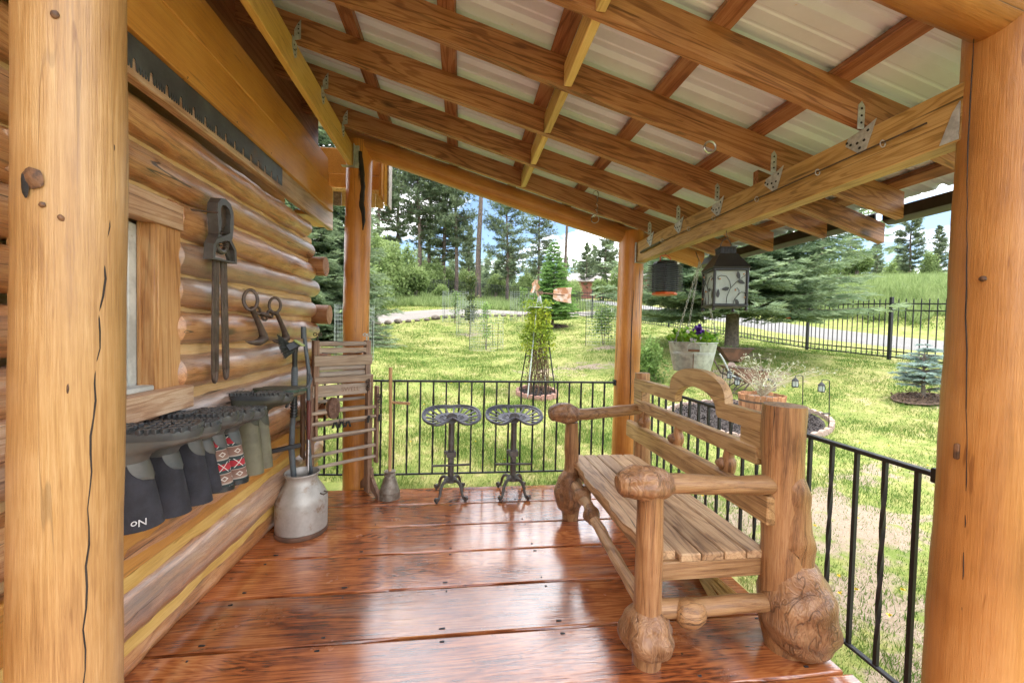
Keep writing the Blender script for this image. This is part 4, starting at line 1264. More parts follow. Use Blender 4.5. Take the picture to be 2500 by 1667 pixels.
def boot(y, label, top=1.02, L=.30, drop=.37, w=.105, shaft_m=None, foot_m=None, sole_m=None, x0=-1.335, lug=True, flare=1.0, short=False, rz=0.0, trim=None, ankle=True, stripe=None):
    t = thing('boot', label, 'boot', (x0, y, top), rz, 'boots hung upside down along the cabin wall')
    def ringp(xa, xb, hw, z, toe=0.0, n=28):
        cx, hl = (xa + xb) / 2, (xb - xa) / 2
        out = []
        for k in range(n):
            a = 2 * PI * k / n
            c, s = math.cos(a), math.sin(a)
            sc = abs(c) ** .8 * (1 if c > 0 else -1)
            ww = hw * (1 + toe * c) * (1 - .12 * math.exp(-((c + .1) / .35) ** 2) * (toe > 0))
            out.append((cx + hl * sc, ww * s, z))
        return out
    hw = w / 2
    foot = [ringp(.012, L - .004, hw * .97, -.022, .10), ringp(.008, L - .002, hw * 1.02, -.038, .10), ringp(.010, L - .025, hw * .98, -.053, .06), ringp(.012, L * .78, hw * .90, -.064, .0), ringp(.012, L * .62, hw * .84, -.075, 0), ringp(.010, L * .525, hw * .80, -.095, 0), ringp(.006, L * .485, hw * .80, -.125, 0)]
    if short:
        foot = foot[:5]
        MB().loft(foot).build('upper', foot_m, t, ang=60)
    else:
        MB().loft(foot).build('foot', foot_m, t, ang=60)
        sh = [ringp(.008, L * .478, hw * .78, -.110, 0)]
        for k in range(1, 9):
            f = k / 8
            e = flare * (f ** .8)
            sh.append(ringp(.006 - .012 * e, L * .478 + .055 * e, hw * (.80 + .24 * e), -.110 - (drop - .11) * f, 0))
        MB().loft(sh).build('shaft', shaft_m, t, ang=60)
        if trim is not None:
            e = flare
            b = MB().loft([ringp(.004 - .012 * e, L * .478 + .057 * e, hw * (.825 + .24 * e), -drop + .022, 0), ringp(.003 - .012 * e, L * .478 + .059 * e, hw * (.835 + .24 * e), -drop - .002, 0)])
            b.build('cuff', trim, t, ang=60)
        if ankle:
            # rubber overlay tongue running down from the ankle
            b = MB(); vs, fs = [], []
            for i in range(7):
                f = i / 6
                z = -.115 - .075 * f
                e = flare * (max(0, (-z - .11) / (drop - .11)) ** .8)
                xm, hh = L * .478 + .055 * e + .003, hw * (.80 + .24 * e)
                wid = .95 * math.sqrt(max(0, 1 - f ** 2.2))
                for k in range(7):
                    u = -1 + 2 * k / 6
                    a = u * wid * 1.15
                    cx = (.006 - .012 * e + xm) / 2; hl = (xm - .006 + .012 * e) / 2
                    vs.append((cx + (hl + .002) * abs(math.cos(a)) ** .8 * (1 if math.cos(a) > 0 else -1), (hh + .003) * math.sin(a), z))
            for i in range(6):
                for k in range(6):
                    fs.append((i * 7 + k, i * 7 + k + 1, (i + 1) * 7 + k + 1, (i + 1) * 7 + k))
            b.add(vs, fs).build('ankle_overlay', foot_m, t, ang=60)
    so = MB().loft([ringp(.004, L + .002, hw * 1.07, -.030, .11), ringp(.002, L + .006, hw * 1.1, -.012, .11), ringp(.004, L + .004, hw * 1.07, .0, .11)])
    so.build('sole', sole_m or M_RUB, t, ang=50)
    if stripe:
        MB().loft([ringp(.002, L + .008, hw * 1.12, -.020, .11), ringp(.001, L + .009, hw * 1.125, -.016, .11), ringp(.002, L + .008, hw * 1.12, -.012, .11)], cap=False).build('sole_stripe', stripe, t, ang=50)
    if lug:
        b = MB(); rr_ = random.Random(int(y * 100))
        for i in range(13):
            x = .022 + i * (L - .035) / 12
            if .40 < (x / L) < .50: continue
            wl_ = hw * (1.02 if x > L * .5 else .86) * math.sqrt(max(.05, 1 - max(0, (x / L - .72) / .30) ** 2))
            for j in (-1, -.33, .33, 1):
                b.box((x + .004 * rr_.uniform(-1, 1), wl_ * j * .84, .005), (.017, hw * .36, .020), Matrix.Rotation(.5 * j + rr_.uniform(-.2, .2), 3, 'Z'), .002)
        b.build('tread_lugs', sole_m or M_RUB, t)['kind'] = 'stuff'
    MB().tube([(.03, 0, -.10 if short else -.30), (.03, 0, -.03)], .012, 8).build('peg', W_STICK, t) if False else None
    wput(MB().tube([(-1.32, y, top - .09), (-1.28, y, top - .06)], .013, 8), 'peg', W_STICK, rack)
    return t
bA = boot(1.625, 'large black neoprene boot with white lettering, nearest to the left post', 1.095, .335, .360, .155, M_NEO, M_RUBG, M_RUB, x0=-1.325, rz=R(13))
boot(1.835, 'black neoprene boot second from the left post', 1.065, .305, .375, .125, M_NEO, M_RUBG, M_RUB, rz=R(9))
boot(1.995, 'black neoprene boot third from the left post, narrower shaft', 1.075, .30, .405, .11, M_NEO, M_RUBG, M_RUB, rz=R(7))
boot(2.105, 'black neoprene boot half hidden before the patterned pair', 1.05, .27, .37, .09, M_NEO, M_RUBG, M_RUB, rz=R(5))
boot(2.205, 'red woven-pattern boot, nearer one of the patterned pair', 1.05, .275, .40, .108, M_PATTERN, M_RUBG, M_RUB, trim=M_BLKP, rz=R(3))
boot(2.345, 'red woven-pattern boot, farther one of the patterned pair', 1.03, .275, .395, .108, M_PATTERN, M_RUBG, M_RUB, trim=M_BLKP, rz=R(3))
boot(2.53, 'olive rubber boot beside the patterned pair', 1.085, .29, .47, .105, M_OLIVE, M_OLIVED, M_RUB, flare=.85, rz=R(4))
boot(2.67, 'olive rubber boot farther from the patterned pair, narrow shaft', 1.055, .285, .45, .10, M_OLIVE, M_OLIVED, M_RUB, flare=.7, rz=R(4))
boot(2.79, 'green soled olive slip-on boot near the milk can', 1.085, .28, .2, .10, M_OLIVE, M_OLIVE, M_OLIVED, lug=False, short=True, stripe=M_GREEN)
boot(2.92, 'green soled olive slip-on boot farthest from the left post', 1.075, .28, .2, .10, M_OLIVE, M_OLIVE, M_OLIVED, lug=False, short=True, stripe=M_GREEN)
fc = bpy.data.curves.new('lettering', 'FONT'); fc.body = 'No'; fc.size = .036; fc.extrude = .0008; fc.align_x = 'LEFT'
fc.materials.append(M_WHITE)
def text_part(fc, name, par, mat4):
    tmp = bpy.data.objects.new('tmp_text', fc)
    COL.objects.link(tmp)
    dg = bpy.context.evaluated_depsgraph_get()
    me = bpy.data.meshes.new_from_object(tmp.evaluated_get(dg))
    me.name = name
    bpy.data.objects.remove(tmp, do_unlink=True)
    o = put(name, me, par)
    o.matrix_local = mat4
    return o
text_part(fc, 'lettering', bA, Matrix.Translation((.190, -.060, -.312)) @ Matrix.Rotation(R(-50), 4, 'Z') @ Matrix(((0, 0, 1, 0), (-1, 0, 0, 0), (0, -1, 0, 0), (0, 0, 0, 1))))

# ------------------------------------------------------------------ milk can and the things standing in it
CX, CY = -1.125, 3.06
can = thing('milk_can', 'old grey tin milk can standing on the deck against the log wall', 'milk can', (CX, CY, 0))
prof = [(.150, 0), (.168, .004), (.171, .02), (.168, .034), (.172, .04), (.174, .20), (.1745, .215), (.1735, .222), (.174, .235), (.170, .262), (.150, .305), (.124, .345), (.108, .372), (.103, .39), (.106, .41), (.114, .425), (.119, .43), (.119, .437), (.113, .439), (.107, .432), (.099, .40), (.098, .37), (.11, .34), (.13, .30), (.135, .1), (.05, .09)]
MB().lathe(prof, 48).build('body', M_CAN, can, ang=30)
MB().lathe([(.1725, .002), (.1755, .01), (.1755, .03), (.1725, .036)], 48, cap=False).build('foot_band', M_RUST2, can)
for s, a in ((1, R(-15)), (-1, R(165))):
    c = Vector((math.cos(a), math.sin(a), 0)); w_ = Vector((-c.y, c.x, 0))
    pts = [c * .158 + w_ * -.022 + Vector((0, 0, .30)), c * .185 + w_ * -.024 + Vector((0, 0, .293)), c * .188 + w_ * .024 + Vector((0, 0, .293)), c * .158 + w_ * .022 + Vector((0, 0, .30))]
    MB().tube(pts, .005, 7).build('handle', M_RUST, can)

t = thing('snow_brush', 'black snow brush with bristle head and squeegee standing in the milk can', 'brush', (CX - .03, CY, .12))
def P(x, y, z): return (x - .045 * min(1, max(0, (z - .3) / .3)) - (CX - .03), y - CY, z - .12)
MB().tube([P(-1.155, 3.05, .16), P(-1.15, 3.05, .60), P(-1.14, 3.04, .80), P(-1.135, 3.04, .86)], [.018, .02, .018, .016], 12).build('lower_pole', M_GREYP, t)
b = MB().tube([P(-1.135, 3.04, .84), P(-1.13, 3.04, .90), P(-1.13, 3.04, 1.02)], [.022, .021, .019], 12)
for k in range(5): b.lathe([(.024, 0), (.026, .006), (.024, .012)], 12, P(-1.132, 3.04, .84 + k * .022))
b.build('grip', M_BLKP, t)
b = MB().tube([P(-1.13, 3.04, 1.02), P(-1.128, 3.04, 1.20)], [.021, .020], 12)
for k in range(12): b.lathe([(.022, 0), (.0235, .004), (.022, .008)], 12, P(-1.129, 3.04, 1.03 + k * .013))
b.build('ribbed_grip', M_GREYP, t)
MB().tube([P(-1.128, 3.04, 1.19), P(-1.128, 3.04, 1.30), P(-1.115, 3.03, 1.36)], [.017, .018, .016], 12).build('neck', M_BLKP, t)
MB().box(P(-1.13, 3.02, 1.355), (.085, .03, .05), Matrix.Rotation(R(-32), 3, 'Y') @ Matrix.Rotation(R(20), 3, 'Z')).build('brush_block', M_BLKP, t)
MB().box(P(-1.085, 3.0, 1.375), (.075, .045, .012), Matrix.Rotation(R(35), 3, 'Y')).build('scraper_blade', M_LIME, t)
b = MB(); rb_ = random.Random(4)
for k in range(90):
    f = k / 89
    y_, x_ = 3.015 + rb_.uniform(-.012, .012), -1.16 + .05 * f
    ang_ = R(150 + 55 * f)
    p0 = Vector((x_, y_, 1.37 - .045 * f))
    p1 = p0 + Vector((math.cos(ang_) * .085, rb_.uniform(-.008, .008), math.sin(ang_) * .085 + .02 - .05 * f))
    b.tube([P(*p0), P(*p1)], [.0022, .0016], 4)
b.build('bristles', M_BRIS, t)['kind'] = 'stuff'
MB().bar(P(-1.245, 2.93, .625), P(-1.06, 2.98, .655), .022, .03).build('squeegee', M_BLKP, t)

t = thing('ice_scraper', 'grey handled ice scraper with bent loop leaning behind the snow brush', 'scraper', (CX + .03, CY + .06, .12))
def P(x, y, z): return (x - .05 * min(1, max(0, (z - .3) / .3)) - (CX + .03), y - (CY + .06), z - .12)
MB().tube([P(-1.07, 3.13, .2), P(-1.07, 3.15, .7), P(-1.075, 3.17, 1.16), P(-1.10, 3.18, 1.32), P(-1.115, 3.18, 1.46)], [.012, .013, .014, .014, .013], 10).build('pole', M_GREYP, t)
MB().tube([P(-1.115, 3.18, 1.40), P(-1.118, 3.18, 1.49)], [.020, .019], 12).build('end_grip', M_GREYP, t)
MB().tube([P(-1.07, 3.165, 1.14), P(-1.05, 3.15, 1.10), P(-1.055, 3.13, 1.06), P(-1.10, 3.11, 1.02), P(-1.17, 3.09, .96), P(-1.20, 3.09, .90)], .010, 8).build('loop', M_GREYP, t)
t = thing('barbecue_fork', 'steel rod with dark red handle standing in the milk can', 'fork', (CX + .05, CY - .03, .12))
MB().tube([(.0, 0, .0), (.004, 0, .56)], .006, 8).build('rod', M_STEEL, t)
MB().tube([(.004, 0, .56), (.004, 0, .60), (.004, 0, .72), (.004, 0, .84), (.004, 0, .845)], [.008, .014, .015, .016, .008], 12).build('handle', M_REDH, t)

# ------------------------------------------------------------------ wringer wash stand with drying dowels
OX, OY = -1.0, 3.56
st = thing('wash_stand', 'antique wooden clothes wringer stand with drying dowels beside the amber post', 'wash stand', (OX, OY, 0), math.atan2(.60, .80))
# local x along the dowels, local -y towards the camera
def board(name, c, d, mat, rot=None): return MB().box(c, d, rot, .004).build(name, mat, st)
for s in (-1, 1):
    x = .245 * s
    board('leg', (x, .0, .55), (.042, .075, 1.06), W_OLD_Z)
    MB().prism([(-.042, .24), (.042, .24), (.05, .16), (.20, .03), (.20, 0), (.16, 0), (.03, .06), (-.03, .06), (-.16, 0), (-.20, 0), (-.20, .03), (-.05, .16)], (x - .015 * (1 if s > 0 else -1) + .02 * s, 0, 0), (0, 1, 0), (0, 0, 1), (.028, 0, 0)).build('foot', W_OLD_Z, st)
    for yy, z0, z1 in ((-.085, .30, .98), (.075, .42, 1.0)):
        MB().box((x + .034 * s, yy, (z0 + z1) / 2), (.026, .055, z1 - z0)).build('panel_stile', W_OLD_Z, st)
    board('stile', (x * .97 - .02 * s, -.045, .82), (.022, .045, .46), W_OLD_Z)
    # hook and chain fittings
    ring_tube((x + .05 * s, -.08, .86), .018, .004, (1, 0, 0)).build('hook_eye', M_RUST, st)
for z, yy in ((.36, -.09), (.46, -.09), (.60, -.09), (.715, -.09), (.80, -.09), (.41, .07), (.545, .07), (.66, .07), (.78, .07), (.86, .07)):
    b = MB().tube([(-.275, yy, z), (0, yy + .004, z + .003), (.275, yy, z)], .0145, 10)
    b.build('dowel', W_OLD_X, st)
board('name_board', (0, -.035, .965), (.49, .022, .095), W_OLD_X)
fc = bpy.data.curves.new('stamped_letters', 'FONT'); fc.body = 'SWELL'; fc.size = .052; fc.extrude = .0006; fc.align_x = 'CENTER'
fc.materials.append(W_OLD_Z)
text_part(fc, 'stamped_letters', st, Matrix.Translation((.06, -.0475, .95)) @ Matrix.Rotation(PI / 2, 4, 'X'))
# wringer head
for s in (-1, 1):
    board('wringer_post', (.215 * s, -.02, 1.20), (.045, .06, .36), W_OLD_Z)
    b = MB()
    b.tube([(.205 * s, -.03, 1.37), (.205 * s, -.03, 1.415)], .006, 8)
    for q in (-1, 1):
        b.tube([(.205 * s + q * .018 + .014 * math.cos(a), -.03, 1.43 + .012 * math.sin(a)) for a in np.linspace(0, 2 * PI, 11)[:-1]], .0042, 6, closed=True)
    b.build('thumb_screw', M_GALV if s > 0 else M_RUST, st)
board('wringer_board', (0, -.050, 1.055), (.47, .028, .058), W_OLD_X)
board('wringer_board', (0, -.055, 1.215), (.48, .030, .085), W_OLD_X)
board('wringer_board', (0, -.035, 1.298), (.44, .026, .046), W_OLD_X)
MB().tube([(-.20, -.03, 1.352), (-.05, -.03, 1.352), (-.04, -.03, 1.352), (.0, -.03, 1.352), (.01, -.03, 1.352), (.20, -.03, 1.352)], [.020, .022, .017, .017, .022, .020], 14).build('top_roller', W_OLD_X, st)
for z in (1.10, 1.155):
    MB().tube([(-.19, -.015, z), (.19, -.015, z)], .026, 16).build('roller', W_OLD_X, st)
MB().tube([(-.18, -.06, 1.28), (0, -.066, 1.262), (.18, -.06, 1.28)], .004, 6).build('spring', M_RUST, st)
b = MB()
for k in range(4): b.tube(list(ring_tube((.20, -.075, 1.03 - k * .022), .015, .004, (1, .3, 0) if k % 2 else (0, 1, .2)).v[0::7]) or [(0, 0, 0)], .004, 5, closed=True)
b.build('chain', M_RUST, st)
b = MB()
for k in range(5): b.tube(list(ring_tube((.275 + .004 * k, -.12, .90 - k * .024), .015, .004, (1, .3, 0) if k % 2 else (0, 1, .2)).v[0::7]), .004, 5, closed=True)
b.build('chain', M_RUST, st)

t = thing('wooden_plaque', 'carved brown oval butter-mould plaque hanging on the wash stand', 'plaque', (-1.02, 3.42, .83))
el = [(.052 * math.cos(a), .088 * math.sin(a)) for a in np.linspace(0, 2 * PI, 29)[:-1]]
M_CARVE = plain('carved_brown', (.20, .105, .065), .6, vary=.4, scale=40, bump=1.0, fine=90, col2=(.12, .06, .04))
u_, n_ = Vector((.62, .78, 0)), Vector((.78, -.62, 0))
MB().prism(el, -n_ * .02, u_, (0, 0, 1), n_ * .036).build('body', M_CARVE, t)
b = MB()
for k in range(12):
    a = 2 * PI * k / 12
    q = n_ * .017 + u_ * .036 * math.cos(a) + Vector((0, 0, .066 * math.sin(a)))
    b.tube([q, q + n_ * .004], .008, 8)
b.tube([n_ * .018 + u_ * -.02, n_ * .018 + u_ * .02], .007, 6); b.tube([n_ * .018 + Vector((0, 0, -.035)), n_ * .018 + Vector((0, 0, .035))], .007, 6)
b.build('carving', M_CARVE, t)
t = thing('clip_hanger', 'small hanger with dark clothes clips on the wash stand dowel', 'clip hanger', (-.96, 3.44, .72))
for q in (-.016, .016):
    MB().tube([(q, 0, -.01), (q + .004, 0, .035), (q + .012, 0, .062), (q, 0, .078), (q - .012, 0, .066)], .0025, 6).build('hook', M_RUST, t)
MB().tube([(-.06, -.03, -.02), (.06, .03, -.02)], .003, 6).build('bar', M_BLKP, t)
for k in range(6):
    f = -.055 + k * .022
    MB().box((f, f * .5, -.03), (.013, .022, .052), Matrix.Rotation(.3 * (-1) ** k, 3, 'Y')).build('clip', M_BLKP, t)
t = thing('clothes_clips', 'two dark spring clips pinched on the right stile of the wash stand', 'clips', (-.74, 3.62, .70))
for q in (-.04, .04):
    MB().box((q, q * .7, 0), (.022, .03, .06), Matrix.Rotation(.2, 3, 'Y')).build('clip', M_BLKP, t)
MB().tube([(-.06, -.04, .01), (.06, .04, .012)], .003, 6).build('pin', M_RUST, t)

# ------------------------------------------------------------------ tin plunger washer
t = thing('wash_plunger', 'tin clothes plunger with long wooden T handle standing on the deck', 'plunger', (-.595, 3.605, 0))
MB().lathe([(.088, 0), (.092, .004), (.090, .012), (.087, .055), (.088, .062), (.084, .07), (.056, .16), (.040, .20), (.036, .22), (.05, .232), (.052, .238), (.03, .236), (.016, .24)], 30).build('tin_cone', M_TIN, t, ang=30)
b = MB()
for k in range(7):
    a = 2 * PI * k / 7
    b.prism([(-.024, .0), (.024, .0), (.012, .036), (-.012, .036)], (.046 * math.cos(a), .046 * math.sin(a), .20), (-math.sin(a), math.cos(a), 0), (-.42 * math.cos(a), -.42 * math.sin(a), .9), (.003 * math.cos(a), .003 * math.sin(a), .001))
b.build('ruffle', M_TIN, t)
MB().tube([(0, 0, .22), (.0, .0, .7), (-.006, -.01, 1.15)], [.0145, .014, .0145], 14).build('handle', W_STICK, t)
MB().tube([(.0, .0, .845), (.165, -.01, .835)], [.0115, .0125], 12).build('cross_handle', W_STICK, t)

# ------------------------------------------------------------------ tractor seat stools
def stool_parts():
    t = thing('tractor_stool', 'x', 'stool', (0, 0, 0), 0, 'cast iron tractor seat stools by the back railing')
    # pan seat: front rim dips between the thighs, back curls up; slotted ribs
    NR, NA = 9, 72
    def sp(rf, a):
        ca, sa = math.cos(a), math.sin(a)       # a = 0 right, pi/2 back
        rx, ry = .255, .195
        x, y = rx * ca * rf, ry * sa * rf
        if sa < 0: y = y * (1 - .62 * math.exp(-(ca / .30) ** 2)) - .02 * rf * abs(ca)
        z = .70 + .075 * (rf ** 2) * max(0, sa) ** .8 + .03 * rf ** 3 * abs(ca) - .045 * rf ** 2 * max(0, -sa) * (abs(ca) + .3) + .035 * math.exp(-(ca / .25) ** 2) * max(0, -sa) * rf
        return Vector((x, y, z))
    th = Vector((0, 0, -.009))
    b = MB()
    rows = [.0, .16, .30, .44, .58, .70, .82, .90, 1.0]
    def cell(r0, r1, k0, k1):
        q = [sp(r0, 2 * PI * k0 / NA), sp(r1, 2 * PI * k0 / NA), sp(r1, 2 * PI * k1 / NA), sp(r0, 2 * PI * k1 / NA)]
        vs = q + [p + th for p in q]
        b.add(vs, [(0, 1, 2, 3), (7, 6, 5, 4), (0, 4, 5, 1), (1, 5, 6, 2), (2, 6, 7, 3), (3, 7, 4, 0)])
    for i in range(len(rows) - 1):
        for k in range(NA):
            front = math.sin(2 * PI * (k + .5) / NA) < -.80
            slot = False
            if rows[i] >= .57 and rows[i + 1] <= .91 and k % 4 in (1, 2, 3) and not front: slot = True
            if .29 <= rows[i] and rows[i + 1] <= .45 and k % 4 in (0, 1) and not front: slot = True
            if not slot: cell(rows[i], rows[i + 1], k, k + 1)
    b.build('seat', M_CASTG, t, smooth=False)
    MB().tube([sp(1.0, 2 * PI * k / NA) + Vector((0, 0, -.004)) for k in range(NA)], .011, 8, closed=True).build('seat_rim', M_CASTG, t)
    MB().tube([(0, 0, .16), (0, 0, .69)], .027, 18).build('post', M_CASTD, t)
    MB().tube([(0, 0, .69), (0, -.02, .700)], [.045, .05], 16).build('seat_bracket', M_CASTD, t)
    b = MB().lathe([(.034, .355), (.040, .365), (.040, .40), (.034, .41)], 18)
    b.box((0, -.034, .382), (.085, .03, .05)); b.box((-.05, 0, .39), (.03, .03, .03))
    b.prism([(-.03, 0), (.03, 0), (.014, -.03), (.022, -.06), (-.022, -.06), (-.014, -.03)], (0, -.045, .37), (1, 0, 0), (0, 0, 1), (0, .014, 0))
    b.build('collar', M_CASTD, t)
    MB().tube([(-.165, -.035, .285), (-.16, -.035, .285), (.16, -.035, .285), (.165, -.035, .285)], [.013, .010, .010, .013], 10).build('foot_bar', M_CASTD, t)
    MB().tube([(-.02, -.02, .665), (-.075, -.04, .672)], .006, 8).build('lever', M_CASTD, t)
    MB().lathe([(.0, -.012), (.012, -.006), (.013, .004), (.0, .012)], 10, (-.08, -.042, .672), cap=False).build('lever_knob', M_CASTD, t)
    MB().lathe([(.048, .125), (.06, .135), (.06, .15), (.04, .165), (.03, .175)], 20).build('hub', M_CASTD, t)
    for a in (R(-52), R(-128), R(52), R(128)):
        c, s = math.cos(a), math.sin(a)
        path = [(.045, .142), (.085, .150), (.12, .135), (.145, .10), (.155, .06), (.172, .03), (.195, .018), (.208, .026)]
        b = knobby([(c * r_, s * r_, z_) for r_, z_ in path], [.016, .015, .014, .013, .012, .012, .013, .008], 10, .02)
        b.tube([(c * .203 - s * .012, s * .203 + c * .012, .030), (c * .203 + s * .012, s * .203 - c * .012, .030)], .019, 12)
        b.tube([(c * .2, s * .2, .0), (c * .2, s * .2, .02)], [.010, .009], 8)
        b.build('leg', M_CASTD, t)
    return t
s1 = stool_parts()
s1.location = (-.065, 3.62, 0); s1.rotation_euler.z = R(4)
s1['label'] = 'grey cast iron tractor seat stool nearer the wooden plunger'
s2 = copy_tree(s1)
s2.location = (.50, 3.62, 0); s2.rotation_euler.z = R(-2)
s2['label'] = 'grey cast iron tractor seat stool nearer the log bench'
# ------------------------------------------------------------------ gnarled log bench
BX, BY = 1.2, 2.4
bench = thing('log_bench', 'rustic log bench with burl feet, arched backrest and plank seat', 'bench', (BX, BY, 0))
def bp(b, name, mat, par=None, ang=50):
    o = b.build(name, mat, par or bench, ang=ang)
    if par is None: o.location = (-BX, -BY, 0)
    return o
# near front leg with bulb foot
lg = bp(knobby([(.872, 1.70, 0), (.872, 1.70, .10), (.870, 1.70, .18), (.868, 1.70, .30), (.868, 1.70, .5), (.866, 1.70, .68), (.864, 1.70, .78)], [.064, .068, .066, .061, .060, .058, .058], 24, .03, 9, 3), 'leg', W_BENCH_Z)
bp(knobby([(.872, 1.70, .055), (.872, 1.70, .085), (.868, 1.70, .14), (.868, 1.70, .20), (.868, 1.70, .262)], [.068, .100, .113, .096, .058], 40, .07, 9, 6, 6, True, (.30, 5)), 'burl', M_BURL, lg)
# far front leg
lg = bp(knobby([(.90, 3.10, 0), (.90, 3.10, .10), (.895, 3.09, .22), (.89, 3.09, .34), (.90, 3.10, .46), (.895, 3.10, .60), (.89, 3.09, .78)], [.06, .075, .060, .055, .055, .055, .050], 22, .06, 10, 9), 'leg', W_BENCH_Z)
bp(knobby([(.90, 3.10, .06), (.893, 3.09, .13), (.885, 3.09, .22), (.89, 3.09, .31), (.90, 3.10, .40)], [.060, .095, .108, .092, .052], 36, .10, 8, 12, 6, True, (.26, 4)), 'burl', M_BURL, lg)
# near back post with the large burl
lg = bp(knobby([(1.585, 1.72, 0), (1.575, 1.72, .15), (1.56, 1.72, .40), (1.548, 1.72, .60), (1.538, 1.72, .82), (1.532, 1.72, 1.0), (1.532, 1.72, 1.176)], [.085, .11, .10, .088, .088, .09, .090], 30, .05, 8, 15), 'back_post', W_BENCH_Z)
bp(knobby([(1.62, 1.70, .02), (1.625, 1.695, .08), (1.63, 1.69, .17), (1.62, 1.69, .27), (1.60, 1.70, .36), (1.57, 1.71, .46)], [.095, .142, .170, .160, .118, .074], 48, .12, 7, 21, 7, True, (.16, 4)), 'burl', M_BURL, lg)
bp(knobby([(1.585, 1.70, .40), (1.585, 1.695, .52), (1.565, 1.69, .63), (1.56, 1.69, .76), (1.545, 1.70, .88)], [.08, .084, .074, .078, .05], 22, .16, 11, 5), 'burl', W_BENCH_Z, lg)
bp(knobby([(1.605, 1.71, .54), (1.618, 1.705, .60), (1.60, 1.71, .68)], [.03, .05, .025], 14, .15, 15, 7), 'knot', W_BENCH_Z, lg)
lg = bp(knobby([(1.56, 3.22, 0), (1.555, 3.22, .2), (1.545, 3.22, .5), (1.535, 3.22, .9), (1.53, 3.22, 1.165)], [.075, .08, .068, .062, .060], 22, .05, 9, 18), 'back_post', W_BENCH_Z)
bp(knobby([(1.57, 3.21, .03), (1.575, 3.2, .14), (1.565, 3.2, .26), (1.555, 3.21, .36)], [.08, .12, .11, .06], 32, .14, 8, 19, 6, True, (.2, 4)), 'burl', M_BURL, lg)
# arms with burl knobs
for (yk, yb, zk, zb, lab) in ((1.685, 1.715, .828, .800, 0), (3.075, 3.19, .850, .865, 1)):
    a = bp(knobby([(.86, yk, zk), (1.0, yk + .003, zk - .003), (1.2, (yk + yb) / 2, (zk + zb) / 2 - .006), (1.34, (yk + yb) / 2 + .008, zb - .002), (1.49, yb, zb)], [.048, .045, .043, .045, .044], 20, .06, 12, 4 + lab), 'arm', W_BENCH_X)
    bp(knobby([(.700, yk - .005, zk + .004), (.725, yk - .004, zk + .006), (.78, yk, zk + .010), (.84, yk, zk + .006), (.905, yk, zk - .002), (.955, yk, zk - .002)], [.038, .055, .070, .076, .064, .042], 40, .12, 11, 30 + lab, 6, True, (.22, 6)), 'burl_knob', M_BURL, a)
# seat
xs = np.linspace(.925, 1.505, 6)
for i in range(5):
    x0, x1 = xs[i] + .004, xs[i + 1] - .004
    y0 = 1.742 if i else 1.775
    if i == 0:
        N = 26
        edge = [(x0 - .022 + .012 * math.sin(k * .7) + .006 * math.sin(k * 2.1), y0 + (3.25 - y0) * k / N) for k in range(N + 1)]
        poly = edge + [(x1, 3.25), (x1, y0)]
        bp(MB().prism(poly, (0, 0, .425), (1, 0, 0), (0, 1, 0), (0, 0, .04)), 'seat_plank', W_BENCH_Y, ang=30)
    else:
        bp(MB().box(((x0 + x1) / 2, (y0 + 3.25) / 2, .445), (x1 - x0, 3.25 - y0, .04), bev=.006), 'seat_plank', W_BENCH_Y, ang=30)
bp(MB().box((1.215, 1.765, .381), (.57, .034, .088), bev=.005), 'side_apron', W_BENCH_X, ang=30)
bp(MB().box((1.215, 3.21, .381), (.57, .034, .088), bev=.005), 'side_apron', W_BENCH_X, ang=30)
bp(MB().box((.965, 2.49, .385), (.034, 1.40, .075), bev=.005), 'front_apron', W_BENCH_Y, ang=30)
# backrest: top rail with arch and end blocks, mid rail, low rail, knotty spindles
XB = 1.468
yc, ra = 2.36, .30
arch = []
for k in range(17):
    a = PI * k / 16
    arch.append((yc + ra * math.cos(a) * 1.0, 1.118 + .165 * math.sin(a) ** .8))
topo = [(3.24, 1.118)] + arch[0:0] + [(p[0], p[1]) for p in arch] + [(1.765, 1.118)]
topo = [(3.24, 1.118), (yc + ra + .02, 1.118)] + arch + [(yc - ra - .02, 1.118), (1.765, 1.118)]
ri = .225
inner = [(yc - ri * math.cos(PI * k / 16), 1.045 + .125 * math.sin(PI * k / 16) ** .85) for k in range(17)]
bot = [(1.765, 1.03), (yc - ri - .02, 1.03)] + inner + [(yc + ri + .02, 1.03), (3.24, 1.03)]
def strip(b, up, lo, x, th):
    # pieces between an upper and a lower outline sampled at equal counts
    n = len(up)
    for i in range(n - 1):
        b.prism([up[i], up[i + 1], lo[i + 1], lo[i]], (x, 0, 0), (0, 1, 0), (0, 0, 1), (th, 0, 0))
lo = bot[::-1]
b = MB(); vs, fs = [], []
n_ = len(topo)
for (p, q) in zip(topo, lo):
    vs += [(XB, p[0], p[1]), (XB + .05, p[0], p[1]), (XB + .05, q[0], q[1]), (XB, q[0], q[1])]
for i in range(n_ - 1):
    for k in range(4):
        fs.append((i * 4 + k, i * 4 + (k + 1) % 4, (i + 1) * 4 + (k + 1) % 4, (i + 1) * 4 + k))
fs += [(0, 1, 2, 3), ((n_ - 1) * 4 + 3, (n_ - 1) * 4 + 2, (n_ - 1) * 4 + 1, (n_ - 1) * 4)]
bp(b.add(vs, fs), 'top_rail', W_BENCH_B, ang=32)
bp(MB().box((XB + .025, 1.848, .962), (.05, .165, .135), bev=.004), 'end_block', W_BENCH_B, ang=30)
bp(MB().box((XB + .025, 3.165, .962), (.05, .15, .135), bev=.004), 'end_block', W_BENCH_B, ang=30)
bp(MB().bar((XB + .018, 1.80, .905), (XB + .018, 3.22, .905), .048, .088, bev=.006), 'mid_rail', W_BENCH_B, ang=30)
bp(MB().bar((XB - .012, 1.675, .685), (XB - .012, 3.29, .685), .052, .135, bev=.007), 'low_rail', W_BENCH_B, ang=30)
